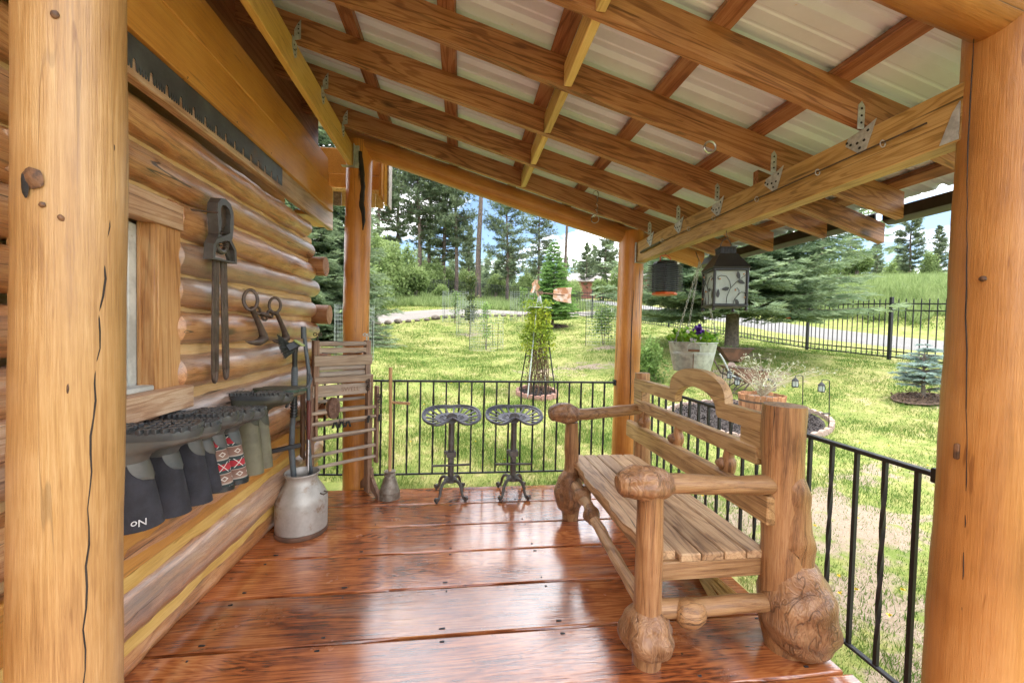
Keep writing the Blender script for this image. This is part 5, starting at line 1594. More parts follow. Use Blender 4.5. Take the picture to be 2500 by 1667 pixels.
for yy, s in ((3.03, 2), (2.55, 5), (2.03, 8)):
    sp_ = bp(knobby([(XB + .012, yy, .735), (XB + .018, yy - .004, .79), (XB + .016, yy + .004, .83), (XB + .02, yy, .875)], [.030, .033, .029, .028], 14, .08, 20, s), 'spindle', W_BENCH_Z)
    bp(knobby([(XB - .002, yy + .015, .755), (XB - .010, yy + .018, .785), (XB - .002, yy + .014, .815)], [.018, .034, .016], 14, .2, 24, s + 1), 'knot', M_BURL, sp_)
# stretchers
sr = bp(knobby([(.905, 3.06, .30), (.90, 2.92, .315), (.89, 2.76, .30), (.885, 2.64, .325), (.875, 2.52, .30), (.885, 2.38, .275), (.875, 2.20, .265), (.87, 2.0, .255), (.87, 1.75, .235)], [.030, .036, .035, .034, .034, .033, .030, .030, .034], 18, .12, 12, 11, 6), 'stretcher', W_BENCH_Y)
bp(knobby([(.905, 2.83, .30), (.90, 2.78, .315), (.90, 2.72, .30)], [.03, .062, .03], 16, .2, 14, 3), 'knot', M_BURL, sr)
bp(knobby([(.885, 2.58, .325), (.88, 2.52, .30), (.87, 2.46, .285)], [.03, .058, .03], 16, .2, 14, 8), 'knot', M_BURL, sr)
sr = bp(knobby([(.90, 1.70, .245), (1.1, 1.695, .24), (1.3, 1.695, .245), (1.52, 1.70, .235)], [.042, .041, .040, .040], 18, .06, 12, 6), 'stretcher', W_BENCH_X)
bp(knobby([(1.00, 1.685, .235), (1.022, 1.678, .235), (1.062, 1.672, .235), (1.10, 1.68, .238), (1.122, 1.685, .24)], [.035, .055, .064, .055, .035], 20, .10, 12, 2), 'knot', W_BENCH_X, sr)
bp(knobby([(1.58, 1.75, .32), (1.575, 2.1, .27), (1.57, 2.6, .30), (1.56, 3.2, .28)], [.035, .038, .036, .035], 14, .1, 10, 7), 'stretcher', W_BENCH_Y)
bp(knobby([(.92, 3.10, .22), (1.2, 3.12, .24), (1.54, 3.2, .23)], [.035, .034, .036], 14, .08, 10, 7), 'stretcher', W_BENCH_X)
t = thing('straw_broom', 'pale straw broom head lying on the deck beneath the bench', 'broom', (1.50, 2.15, 0))
b = MB(); q_ = random.Random(2)
for k in range(70):
    a0 = q_.uniform(-1, 1); a1 = q_.uniform(-1, 1)
    b.tube([(.02 * a0, .16, .055 + .01 * a1), (.05 * a0, .05, .04 + .018 * a1), (.10 * a0, -.20 + .03 * abs(a0), .022 + .018 * a1)], [.003, .003, .002], 4)
b.build('straw', W_BLOCK, t)
MB().tube([(0, .14, .055), (0, .24, .07), (.0, .5, .16)], [.03, .016, .014], 10).build('handle', W_STICK, t)

# ------------------------------------------------------------------ hanging lantern
LX, LY, LZ = 1.745, 2.50, 1.69
t = thing('hanging_lantern', 'black metal lantern with leaf scrolls on rippled glass hung from the beam', 'lantern', (LX, LY, LZ), R(-14))
hw, H_ = .100, .235
for sx in (-1, 1):
    for sy in (-1, 1):
        MB().box((sx * hw, sy * hw, H_ / 2), (.016, .016, H_)).build('corner_post', M_BLKP, t)
        MB().lathe([(.0, -.034), (.009, -.03), (.012, -.022), (.009, -.013), (.005, -.006)], 12, (sx * hw, sy * hw, 0), cap=False).build('ball_foot', M_BLKP, t)
for z, nm in ((.004, 'bottom_frame'), (H_, 'top_frame')):
    b = MB()
    for s in (-1, 1):
        b.box((0, s * hw, z), (2 * hw + .02, .019, .018)); b.box((s * hw, 0, z), (.019, 2 * hw - .02, .018))
    b.build(nm, M_BLKP, t)
MB().box((0, 0, -.004), (2 * hw, 2 * hw, .006)).build('base_plate', M_BLKP, t)
for s in (-1, 1):
    MB().box((0, s * (hw - .004), H_ / 2), (2 * hw - .014, .003, H_ - .016), bev=.0005).build('glass', M_FROST, t)
    MB().box((s * (hw - .004), 0, H_ / 2), (.003, 2 * hw - .014, H_ - .016), bev=.0005).build('glass', M_FROST, t)
def sq(r_, z): return [(r_, r_, z), (-r_, r_, z), (-r_, -r_, z), (r_, -r_, z)]
MB().loft([sq(hw + .014, H_ + .008), sq(hw + .015, H_ + .014), sq(.058, H_ + .105), sq(.054, H_ + .112)]).build('hood', M_BLKP, t, ang=20)
b = MB().loft([sq(.048, H_ + .108), sq(.046, H_ + .15)])
for k in range(5):
    for s in (-1, 1):
        b.box((-.036 + .018 * k, s * .048, H_ + .13), (.009, .006, .038)); b.box((s * .048, -.036 + .018 * k, H_ + .13), (.006, .009, .038))
b.box((0, 0, H_ + .153), (.106, .106, .008))
b.build('chimney', M_BLKP, t)
MB().tube([(.035 * math.cos(a), 0, H_ + .155 + .062 * math.sin(a)) for a in np.linspace(0, PI, 13)], .003, 7).build('bail', M_BLKP, t)
MB().tube([(0, 0, H_ + .214), (.012, 0, H_ + .225), (.0, 0, H_ + .245), (0, 0, H_ + .272)], .0035, 7).build('hook', M_RUST, t)
def scroll(face, sgn):
    def at(u, z):
        u = u * .85
        return (u, sgn * (hw + .006), z) if face == 0 else (sgn * (hw + .006), u, z)
    b = MB()
    def cv(pts): b.tube([at(*p) for p in pts], .0022, 5)
    cv([(-.03, .01), (-.025, .06), (-.005, .11), (.04, .155), (.105, .20)])
    cv([(.0, .115), (-.01, .16), (-.035, .19), (-.075, .195), (-.098, .182), (-.09, .17), (-.08, .172)])
    cv([(.02, .01), (.03, .045), (.06, .075), (.06, .10), (.045, .115), (.03, .108), (.032, .098)])
    cv([(.05, .072), (.075, .088), (.10, .085), (.108, .062), (.10, .055)])
    lf = [(0, 0), (.014, .012), (.030, .013), (.046, .004), (.058, -.004), (.044, -.011), (.026, -.013), (.010, -.008)]
    for (u0, z0, a_) in ((-.01, .115, R(195)), (.045, .16, R(-12)), (.06, .17, R(110)), (.035, .045, R(-60)), (-.09, .05, R(95))):
        c_, s_ = math.cos(a_), math.sin(a_)
        o = at(u0, z0); ux = at(u0 + c_, z0 + s_); vx = at(u0 - s_, z0 + c_)
        U = Vector(ux) - Vector(o); V_ = Vector(vx) - Vector(o)
        b.prism(lf, o, U, V_, (U.cross(V_)) * .0016)
    b.build('leaf_scroll', M_BLKP, t)
    b = MB()
    for (u, z) in ((-.08, .173), (.034, .101), (.101, .056), (.09, .205)):
        c = Vector(at(u, z))
        b.lathe([(0, -.006), (.005, -.003), (.005, .003), (0, .006)], 8, c, cap=False)
    b.build('amber_beads', MATS['amber'], t)
plain('amber', (.45, .20, .03), .3, coat=.6)
scroll(0, -1); scroll(1, -1); scroll(0, 1); scroll(1, 1)

# ------------------------------------------------------------------ bug zapper
t = thing('bug_zapper', 'black slatted bug zapper with orange base hung under the beam by the post', 'bug zapper', (1.745, 3.30, 1.835), R(20))
MB().lathe([(.100, 0), (.104, .006), (.104, .018), (.09, .024)], 8).build('base', M_ORANGE, t, ang=20)
MB().lathe([(.095, .262), (.100, .268), (.096, .285), (.03, .292)], 8).build('cap', M_BLKP, t, ang=20)
slm = MB()
for s in (-1, 1):
    slm.box((s * .078, 0, 0), (.05, .206, .006)); slm.box((0, s * .078, 0), (.108, .05, .0055))
slm = slm.mesh('slat', M_BLKP)
for k in range(15):
    put('slat', slm, t, (0, 0, .032 + k * .0158))
for k in range(4):
    a = PI / 4 + k * PI / 2
    MB().box((.098 * math.cos(a), .098 * math.sin(a), .145), (.016, .016, .24), Matrix.Rotation(a, 3, 'Z')).build('corner_post', M_BLKP, t)
MB().tube([(0, 0, .03), (0, 0, .26)], .022, 12).build('lamp_tube', M_GREYP, t)
b = MB()
for k in range(14):
    a = 2 * PI * k / 14
    b.tube([(.05 * math.cos(a), .05 * math.sin(a), .03), (.05 * math.cos(a), .05 * math.sin(a), .265)], .0018, 4)
b.build('grid_wires', M_WIRE, t)['kind'] = 'stuff'
MB().tube([(-.062, 0, .285), (-.062, 0, .33), (-.03, 0, .338), (.0, 0, .345), (.03, 0, .338), (.062, 0, .32), (.062, 0, .285)], .005, 7).build('handle', M_REDW, t)
MB().tube([(0, 0, .345), (0, 0, .362)], .003, 6).build('hook', M_RUST, t)
MB().box((.045, -.097, .265), (.026, .002, .022), bev=.0004).build('sticker', M_WHITE, t)

# ------------------------------------------------------------------ hanging tub of petunias
TX, TY, TZ = 2.12, 3.46, 1.165
t = thing('hanging_tub', 'galvanised wash tub hung on chains outside the railing', 'tub', (TX, TY, TZ))
MB().lathe([(.150, 0), (.156, .004), (.178, .10), (.188, .155), (.191, .158), (.190, .163), (.193, .170), (.192, .176), (.194, .182), (.206, .255), (.211, .258), (.211, .266), (.204, .268), (.199, .258), (.187, .16), (.15, .02), (.05, .015)], 44).build('body', M_TUB, t, ang=30)
a_ = R(-118)
c = Vector((math.cos(a_), math.sin(a_), 0)); w_ = Vector((-c.y, c.x, 0))
MB().tube([c * .205 + w_ * -.03 + Vector((0, 0, .25)), c * .215 + w_ * -.05 + Vector((0, 0, .235)), c * .214 + w_ * -.055 + Vector((0, 0, .195)), c * .214 + w_ * .055 + Vector((0, 0, .195)), c * .215 + w_ * .05 + Vector((0, 0, .235)), c * .205 + w_ * .03 + Vector((0, 0, .25))], .004, 7).build('drop_handle', M_GALV, t)
MB().tube([c * .214 + w_ * -.046 + Vector((0, 0, .195)), c * .214 + w_ * .046 + Vector((0, 0, .195))], .010, 10).build('handle_grip', M_RUST2, t)
MB().box(c * .186 + Vector((0, 0, .13)), (.01, .006, .25), Matrix.Rotation(a_, 3, 'Z')).build('seam', M_RUST2, t)
MB().lathe([(.0, .235), (.10, .245), (.196, .235)], 24, cap=False).build('soil', M_SOIL, t)
topc = Vector((.03, -.02, 1.0))
for k, a in enumerate((R(195), R(75), R(-35))):
    p0 = Vector((.208 * math.cos(a), .208 * math.sin(a), .262))
    b = MB()
    d = topc - p0; L = d.length; n = int(L / .030)
    u, w_ = frame(d)
    for i in range(n):
        c0 = p0 + d * ((i + .5) / n)
        e = u if i % 2 else w_
        dd = unit(d)
        b.tube([c0 + dd * (.019 * math.cos(q)) + e * (.0085 * math.sin(q)) for q in np.linspace(0, 2 * PI, 9)[:-1]], .0026, 4, closed=True)
    b.build('chain', M_GALV, t)
    ring_tube(p0, .014, .003, (-math.sin(a), math.cos(a), 0)).build('shackle', M_RUST, t)
MB().tube([topc, topc + Vector((-.02, .01, .05)), topc + Vector((-.03, .02, .09))], .004, 6).build('top_hook', M_RUST, t)

def rot_rand(n, rng, tilt=1.0):
    q = rng.normal(size=(n, 4)); q /= np.linalg.norm(q, axis=1)[:, None]
    w, x, y, z = q.T
    return np.stack([np.stack([1 - 2 * (y * y + z * z), 2 * (x * y - z * w), 2 * (x * z + y * w)], -1),
                     np.stack([2 * (x * y + z * w), 1 - 2 * (x * x + z * z), 2 * (y * z - x * w)], -1),
                     np.stack([2 * (x * z - y * w), 2 * (y * z + x * w), 1 - 2 * (x * x + y * y)], -1)], 1)
def leaf_quads(pos, size, rng, asp=.55, up=0.0, fold=.25):
    """diamond leaves, two triangles each, bent along the midrib"""
    pos = np.asarray(pos); n = len(pos)
    M = rot_rand(n, rng)
    size = np.broadcast_to(size, (n,))
    base = np.array([[0, 0, 0], [.5, asp * .5, fold * .3], [1, 0, 0], [.5, -asp * .5, fold * .3]])
    V = np.einsum('nij,kj->nki', M, base) * size[:, None, None]
    if up:
        V[:, :, 2] = np.abs(V[:, :, 2]) * up + V[:, :, 2] * (1 - up)
    V += pos[:, None, :]
    return np.concatenate([V[:, [0, 1, 2]], V[:, [0, 2, 3]]], 0)
rg = np.random.RandomState(5)
t = thing('petunia_plant', 'bright green petunia with purple and white flowers in the hanging tub', 'flowers', (TX, TY, TZ + .24))
n = 520
a = rg.uniform(0, 2 * PI, n); r_ = np.sqrt(rg.uniform(0, 1, n)) * .20
pos = np.stack([r_ * np.cos(a), r_ * np.sin(a), rg.uniform(.0, .12, n) * (1.15 - r_ * 2.4)], 1)
T = leaf_quads(pos, rg.uniform(.045, .085, n), rg, .55, .7)
put('leaves', np_mesh('leaves', T, L_PETU, cols=np.tile(rg.uniform(.1, 1, n), 2)), t)
b = MB()
for k in range(26):
    a0, r0 = rg.uniform(0, 2 * PI), rg.uniform(.02, .17)
    b.tube([(r0 * .6 * math.cos(a0), r0 * .6 * math.sin(a0), 0), (r0 * math.cos(a0), r0 * math.sin(a0), rg.uniform(.05, .13))], [.003, .002], 5)
b.build('stems', L_PETU, t)
def flower(c, d, r, mat):
    c, d = Vector(c), unit(d); u, w_ = frame(d)
    b = MB(); n = 20; vs = [c - d * .03]
    for k in range(n):
        a = 2 * PI * k / n
        e = r * (1 + .14 * math.cos(5 * a))
        vs.append(c + (u * math.cos(a) + w_ * math.sin(a)) * e * .55 + d * .006)
    for k in range(n):
        a = 2 * PI * k / n
        e = r * (1 + .16 * math.cos(5 * a))
        vs.append(c + (u * math.cos(a) + w_ * math.sin(a)) * e + d * (-.004 + .006 * math.sin(5 * a + 1)))
    fs = [(0, 1 + k, 1 + (k + 1) % n) for k in range(n)] + [(1 + k, 1 + n + k, 1 + n + (k + 1) % n, 1 + (k + 1) % n) for k in range(n)]
    b.add(vs, fs).build('flower', mat, t)
flower((-.015, -.10, .135), (-.3, -1, .25), .042, M_PURPLE)
flower((.02, -.12, .115), (.3, -1, .1), .032, M_PURPLE)
flower((.055, -.02, .175), (.2, -1, .2), .022, M_PURPLE)
flower((.10, -.08, .11), (.9, -.8, -.2), .026, M_PURPLE)
flower((.10, -.07, .08), (.8, -.9, -.4), .022, M_PURPLE)
for p in ((-.12, -.12, .12), (-.145, -.10, .02), (-.10, -.15, .05), (.05, -.15, .13), (-.07, -.16, .04), (.14, -.05, .09), (-.02, -.17, .06)):
    flower(p, (rg.uniform(-.4, .4), -1, .4), .017, M_WPETAL)
# ------------------------------------------------------------------ garden
def ground(x, y, dz=0): return (x, y, g(x, y) + dz)

def edging(root, cx, cy, rx, ry, n, mat, h=.10, lab=None):
    peri = []
    for k in range(n):
        a = 2 * PI * (k + .5) / n
        x, y = rx * math.cos(a), ry * math.sin(a)
        tx, ty = -rx * math.sin(a), ry * math.cos(a)
        peri.append((x, y, math.atan2(ty, tx), math.hypot(tx, ty) * 2 * PI / n))
    me = None
    for (x, y, an, L) in peri:
        if me is None:
            prof = [(-.5, 0), (.5, 0)] + [(.5 * math.cos(q), .72 + .28 * math.sin(q)) for q in np.linspace(0, PI, 9)]
            me = MB().prism(prof, (0, -.03, 0), (1, 0, 0), (0, 0, 1), (0, .06, 0)).mesh('edging_brick', mat)
        o = put('edging_brick', me, root)
        wx, wy = cx + x, cy + y
        o.location = (x, y, g(wx, wy) - root.location.z - .02)
        o.rotation_euler = (0, 0, an); o.scale = (L * .93, 1.1, (h + .02) * rnd.uniform(.9, 1.08))

def mulch(root, cx, cy, rx, ry, n, seed, mat=None):
    mat = mat or M_MULCH
    b = MB(); vs, fs = [], []
    na, nr_ = 28, 5
    for i in range(nr_ + 1):
        for k in range(na):
            a = 2 * PI * k / na
            x, y = rx * math.cos(a) * i / nr_, ry * math.sin(a) * i / nr_
            vs.append((x, y, g(cx + x, cy + y) - root.location.z + .035 + .02 * (1 - i / nr_)))
    for i in range(nr_):
        for k in range(na):
            fs.append((i * na + k, i * na + (k + 1) % na, (i + 1) * na + (k + 1) % na, (i + 1) * na + k))
    MB().add(vs, fs).build('mulch_bed', mat, root)
    q = np.random.RandomState(seed)
    a = q.uniform(0, 2 * PI, n); r_ = np.sqrt(q.uniform(0, 1, n)) * .97
    x, y = rx * r_ * np.cos(a), ry * r_ * np.sin(a)
    z = gz(cx + x, cy + y) - root.location.z + .05 + q.uniform(0, .02, n)
    T = leaf_quads(np.stack([x, y, z], 1), q.uniform(.03, .07, n), q, .35, .0)
    o = put('mulch_chips', np_mesh('mulch_chips', T, mat), root)
    o['kind'] = 'stuff'

# windmill with vine
WXm, WYm = 1.60, 8.2
bed = thing('flower_bed', 'round bed edged with scalloped pink bricks under the windmill', 'flower bed', ground(WXm, WYm), 0, 'scallop edged flower beds')
edging(bed, WXm, WYm, .41, .41, 20, M_BRICK, .10)
mulch(bed, WXm, WYm, .38, .38, 400, 3)
z0 = g(WXm, WYm)
wm = thing('garden_windmill', 'small garden windmill tower with rusty tail vane standing in the brick ring', 'windmill', (WXm, WYm, z0), R(8))
HT = 1.80
for sx in (-1, 1):
    for sy in (-1, 1):
        MB().bar((sx * .30, sy * .30, 0), (sx * .085, sy * .085, HT), .022, .022, (0, 1, 0)).build('tower_leg', M_GALV if sx * sy > 0 else M_IRON, wm)
for z, r_ in ((.35, .258), (.80, .205), (1.25, .15)):
    b = MB()
    for s in (-1, 1):
        b.bar((-r_, s * r_, z), (r_, s * r_, z), .010, .012); b.bar((s * r_, -r_, z), (s * r_, r_, z), .010, .012)
    b.build('tower_ring', M_RUST, wm)
MB().box((0, 0, HT + .006), (.44, .34, .018)).build('platform', M_GALV, wm)
b = MB()
for s in (-1, 1):
    b.bar((s * .07, 0, HT), (s * .02, 0, HT + .26), .016, .016, (0, 1, 0)); b.bar((0, s * .07, HT), (0, s * .02, HT + .26), .016, .016, (1, 0, 0))
b.build('head_stand', M_GALV, wm)
MB().box((0, 0, HT + .31), (.12, .07, .07)).build('gear_box', M_RUST2, wm)
MB().tube([(-.05, 0, HT + .32), (.56, 0, HT + .29)], .011, 8).build('tail_boom', M_RUST2, wm)
M_VANE = plain('rusty_white_vane', (.55, .50, .46), .7, vary=.2, scale=5, col2=(.42, .20, .09), spots=(4, .50, .62, (.30, .12, .05)))
MB().prism([(.30, -.09), (.38, -.13), (.72, -.17), (.70, .0), (.72, .17), (.40, .14), (.31, .10)], (0, .0, HT + .295), (1, 0, 0), (0, 0, 1), (0, .004, 0)).build('tail_vane', M_VANE, wm)
for k in range(8):
    a = 2 * PI * k / 8 + .3
    c_, s_ = math.cos(a), math.sin(a)
    if k in (5, 7): continue
    U = Vector((0, c_, s_)); V_ = Vector((.35, -s_ * .9, c_ * .9))
    MB().prism([(.06, -.025), (.25, -.065), (.27, .06), (.07, .03)], (-.10, 0, HT + .32), U, V_, Vector((.003, 0, 0))).build('blade', M_VANE, wm)
MB().tube([(-.11, 0, HT + .32), (-.03, 0, HT + .32)], .02, 10).build('axle', M_RUST, wm)
vine = thing('climbing_vine', 'yellow green vine climbing the garden windmill tower', 'vine', (WXm, WYm, z0))
b = MB(); q = random.Random(3)
for k in range(46):
    a = q.uniform(0, 2 * PI); pts = []
    r0 = q.uniform(.10, .30)
    for i in range(9):
        z = 1.35 * i / 8 * q.uniform(.92, 1.05)
        r_ = r0 * (1 - .55 * i / 8) + q.uniform(-.02, .02)
        a += q.uniform(-.35, .35)
        pts.append((r_ * math.cos(a), r_ * math.sin(a), max(0, z)))
    b.tube(pts, [.006] * 6 + [.004] * 3, 4)
b.build('stems', M_TWIG, vine)
rg = np.random.RandomState(8)
n = 3000
z = np.clip(rg.normal(1.40, .28, n), .4, 1.92)
r_ = rg.uniform(.08, .30, n) * (1.35 - .28 * z) + .03 + .05 * np.sin(z * 7)
a = rg.uniform(0, 2 * PI, n)
pos = np.stack([r_ * np.cos(a) - .02, r_ * np.sin(a), z], 1)
put('leaves', np_mesh('leaves', leaf_quads(pos, rg.uniform(.035, .075, n), rg, .7), L_VINE, cols=np.tile(np.clip(.5 + .5 * np.sin(z * 9) * .6 + rg.normal(0, .25, n), 0, 1), 2)), vine)
n = 420
z = rg.uniform(.25, 1.05, n); r_ = rg.uniform(.06, .27, n); a = rg.uniform(0, 2 * PI, n)
o = put('dry_leaves', np_mesh('dry_leaves', leaf_quads(np.stack([r_ * np.cos(a), r_ * np.sin(a), z], 1), rg.uniform(.02, .05, n), rg, .6), M_TWIG), vine)

# large bed on the right
BXc, BYc = 4.92, 6.35
bed = thing('flower_bed', 'large oval bed of dark mulch edged with pale scalloped bricks behind the bench', 'flower bed', ground(BXc, BYc), 0, 'scallop edged flower beds')
edging(bed, BXc, BYc, 1.36, .98, 44, M_PINK, .085)
mulch(bed, BXc, BYc, 1.24, .94, 2600, 4)
# barrel planter and willow
px, py = 5.05, 6.15
bar = thing('barrel_planter', 'half barrel planter of reddish wooden staves in the oval bed', 'planter', ground(px, py), 0)
bh = .50 - g(px, py) + .02
for k in range(26):
    a = 2 * PI * k / 26
    M3 = Matrix.Rotation(a, 3, 'Z') @ Matrix.Rotation(R(6), 3, 'Y')
    MB().box((.315 * math.cos(a), .315 * math.sin(a), bh / 2), (.022, .072, bh + .012 * (k % 3)), M3).build('stave', W_BARREL, bar)
MB().lathe([(.0, bh - .06), (.31, bh - .05)], 20, cap=False).build('soil', M_SOIL, bar)
for z in (.12, bh - .12):
    MB().lathe([(.318 + z * .06, z), (.322 + z * .06, z), (.324 + z * .06, z + .03), (.320 + z * .06, z + .03)], 30, cap=False).build('hoop', M_RUST, bar)
wil = thing('willow_shrub', 'pale dappled willow shrub with thin arching twigs in the barrel planter', 'shrub', (px, py, g(px, py) + bh - .08))
b = MB(); pos = []
rg = np.random.RandomState(21)
for k in range(60):
    a = rg.uniform(0, 2 * PI); L = rg.uniform(.35, 1.05); out = rg.uniform(.15, .85)
    if k < 5: a, L, out = rg.uniform(-.5, .2), .95, 1.05
    pts = []
    for i in range(8):
        f = i / 7
        pts.append(Vector((math.cos(a) * L * out * f ** 1.2 + rg.uniform(-.012, .012), math.sin(a) * L * out * f ** 1.2 + rg.uniform(-.012, .012), L * (.75 * f - .22 * out * f * f) + .02)))
    b.tube(pts, list(np.linspace(.0055, .002, 8)), 4)
    for p in pts[2:]:
        for _ in range(5):
            if rg.uniform() < (.55 if p == pts[-1] or p == pts[-2] else .10): pos.append(p + Vector(rg.uniform(-.04, .04, 3)))
b.build('twigs', M_PTWIG, wil)
pos = np.array([tuple(p) for p in pos])
put('leaves', np_mesh('leaves', leaf_quads(pos, rg.uniform(.03, .065, len(pos)), rg, .3), L_WILLOW, cols=np.tile(rg.uniform(0, 1, len(pos)), 2)), wil)

# shepherd hook solar lanterns
def solar(x, y, h, side, label):
    t = thing('garden_lantern', label, 'garden lantern', ground(x, y), 0, 'shepherd hook lanterns in the oval bed')
    t.scale = (1.3, 1.3, 1.0)
    s = side
    MB().tube([(0, 0, 0), (-.01 * s, 0, h * .55), (-.02 * s, 0, h - .01), (-.022 * s, 0, h + .02), (-.06 * s, 0, h + .035), (-.12 * s, 0, h + .03), (-.125 * s, 0, h + .005)], .0055, 6).build('hook_pole', M_IRON, t)
    c = Vector((-.125 * s, 0, h - .16))
    MB().lathe([(.034, 0), (.038, .008), (.034, .016)], 12, c).build('lantern_base', M_IRON, t)
    MB().lathe([(.030, .016), (.033, .06), (.028, .10)], 12, c, cap=False).build('glass', M_FROST, t)
    b = MB()
    for k in range(6):
        a = 2 * PI * k / 6
        b.tube([c + Vector((.034 * math.cos(a), .034 * math.sin(a), .012)), c + Vector((.037 * math.cos(a), .037 * math.sin(a), .06)), c + Vector((.03 * math.cos(a), .03 * math.sin(a), .10))], .003, 5)
    b.build('cage', M_IRON, t)
    MB().lathe([(.040, .10), (.036, .115), (.018, .14), (.006, .16)], 12, c).build('lid', M_IRON, t)
    MB().box((-.05 * s, 0, .28), (.09, .05, .012)).build('solar_panel', M_IRON, t)
solar(4.90, 7.0, .74, -1, 'leftmost shepherd hook lantern beside the rusty wheelbarrow')
solar(4.80, 6.65, .70, -1, 'shepherd hook lantern just in front of the wheelbarrow')
solar(5.55, 5.85, .82, 1, 'shepherd hook lantern just right of the willow shrub')
solar(5.80, 5.62, .78, 1, 'rightmost shepherd hook lantern at the bed edge')

# wheelbarrow (rusty, tipped) and hopper
def hopper_mesh(a, b2, c, d, h): return MB().loft([[(-a, -b2, h), (a, -b2, h), (a, b2, h), (-a, b2, h)], [(-c, -d, 0), (c, -d, 0), (c, d, 0), (-c, d, 0)], [(-c + .01, -d + .01, .012), (c - .01, -d + .01, .012), (c - .01, d - .01, .012), (-c + .01, d - .01, .012)], [(-a + .012, -b2 + .012, h), (a - .012, -b2 + .012, h), (a - .012, b2 - .012, h), (-a + .012, b2 - .012, h)]])
wx, wy = 5.98, 7.85
t = thing('wheelbarrow', 'rusty old wheelbarrow on the lawn behind the willow shrub', 'wheelbarrow', ground(wx, wy), R(-12))
b = MB().prism([(-.38, .56), (.42, .50), (.30, .26), (-.02, .24)], (0, -.24, 0), (1, 0, 0), (0, 0, 1), (0, .48, 0))
b.build('tray', M_RUST2, t, smooth=False)
MB().prism([(-.40, .575), (.43, .515), (.43, .50), (-.40, .56)], (0, -.26, 0), (1, 0, 0), (0, 0, 1), (0, .52, 0)).build('tray_rim', M_RUST, t)
for s in (-1, 1):
    MB().tube([(.52, .06 * s, .16), (.1, .18 * s, .24), (-.35, .24 * s, .40), (-.52, .26 * s, .72), (-.60, .26 * s, .84)], .017, 8).build('handle', M_GALV if s < 0 else M_RUST, t)
    MB().tube([(.0, .18 * s, .25), (-.22, .20 * s, .10), (-.28, .2 * s, .02), (-.12, .2 * s, .0), (.06, .19 * s, .24)], .014, 7).build('leg', M_RUST, t)
MB().tube([(.52 + .15 * math.cos(a), 0, .155 + .15 * math.sin(a)) for a in np.linspace(0, 2 * PI, 21)[:-1]], .028, 8, closed=True).build('tyre', M_RUB, t)
MB().tube([(.52, -.05, .155), (.52, .05, .155)], .05, 12).build('wheel_hub', M_RUST, t)
hx, hy = 7.15, 9.75
t = thing('ore_hopper', 'rusty steel hopper trough on the grass under the big spruce', 'hopper', ground(hx, hy, .02), R(-20))
hopper_mesh(.40, .26, .14, .16, .36).build('tub', M_RUST2, t, smooth=False)
MB().box((0, -.262, .35), (.80, .012, .04)).build('rim', M_RUST, t)
put('weeds', np_mesh('weeds', leaf_quads(np.stack([rg.uniform(-.33, .33, 160), rg.uniform(-.2, .2, 160), rg.uniform(.33, .38, 160)], 1), rg.uniform(.03, .08, 160), rg, .3, .6), L_SAPL, cols=rg.uniform(0, 1, 320)), t)
t = thing('grinding_wheel', 'small stone wheel with rusty axle on the lawn beside the hopper', 'wheel', ground(6.55, 9.0, .13), R(25))
MB().tube([(0, -.03, 0), (0, .03, 0)], .14, 20).build('wheel', M_PINK, t)
MB().tube([(0, -.07, 0), (0, .07, 0)], .02, 10).build('axle', M_RUST, t)

# ------------------------------------------------------------------ foliage generators
def tri_cluster(k, L, wd, rng, droop=.0, flat=1.0):
    """k narrow triangles radiating from the origin"""
    d = rng.normal(size=(k, 3)); d[:, 2] = d[:, 2] * flat + .15
    d /= np.linalg.norm(d, axis=1)[:, None]
    s = np.cross(d, rng.normal(size=(k, 3))); s /= np.linalg.norm(s, axis=1)[:, None]
    L_ = L * rng.uniform(.65, 1.1, k)[:, None]
    return np.stack([s * wd, -s * wd, d * L_], 1)
def scatter(tmpls, pos, scale, rng, zrot=None):
    pos = np.asarray(pos); n = len(pos)
    out = []; who = []
    pick = rng.randint(0, len(tmpls), n)
    za = rng.uniform(0, 2 * PI, n) if zrot is None else zrot
    scale = np.broadcast_to(scale, (n,))
    for i, T in enumerate(tmpls):
        m = np.where(pick == i)[0]
        if not len(m): continue
        c, s = np.cos(za[m]), np.sin(za[m])
        X = T[None, :, :, 0] * c[:, None, None] - T[None, :, :, 1] * s[:, None, None]
        Y = T[None, :, :, 0] * s[:, None, None] + T[None, :, :, 1] * c[:, None, None]
        Z = np.broadcast_to(T[None, :, :, 2], X.shape)
        V = np.stack([X, Y, Z], -1) * scale[m][:, None, None, None] + pos[m][:, None, None, :]
        out.append(V.reshape(-1, T.shape[1], 3)); who.append(np.repeat(m, T.shape[0]))
    return np.concatenate(out), np.concatenate(who)

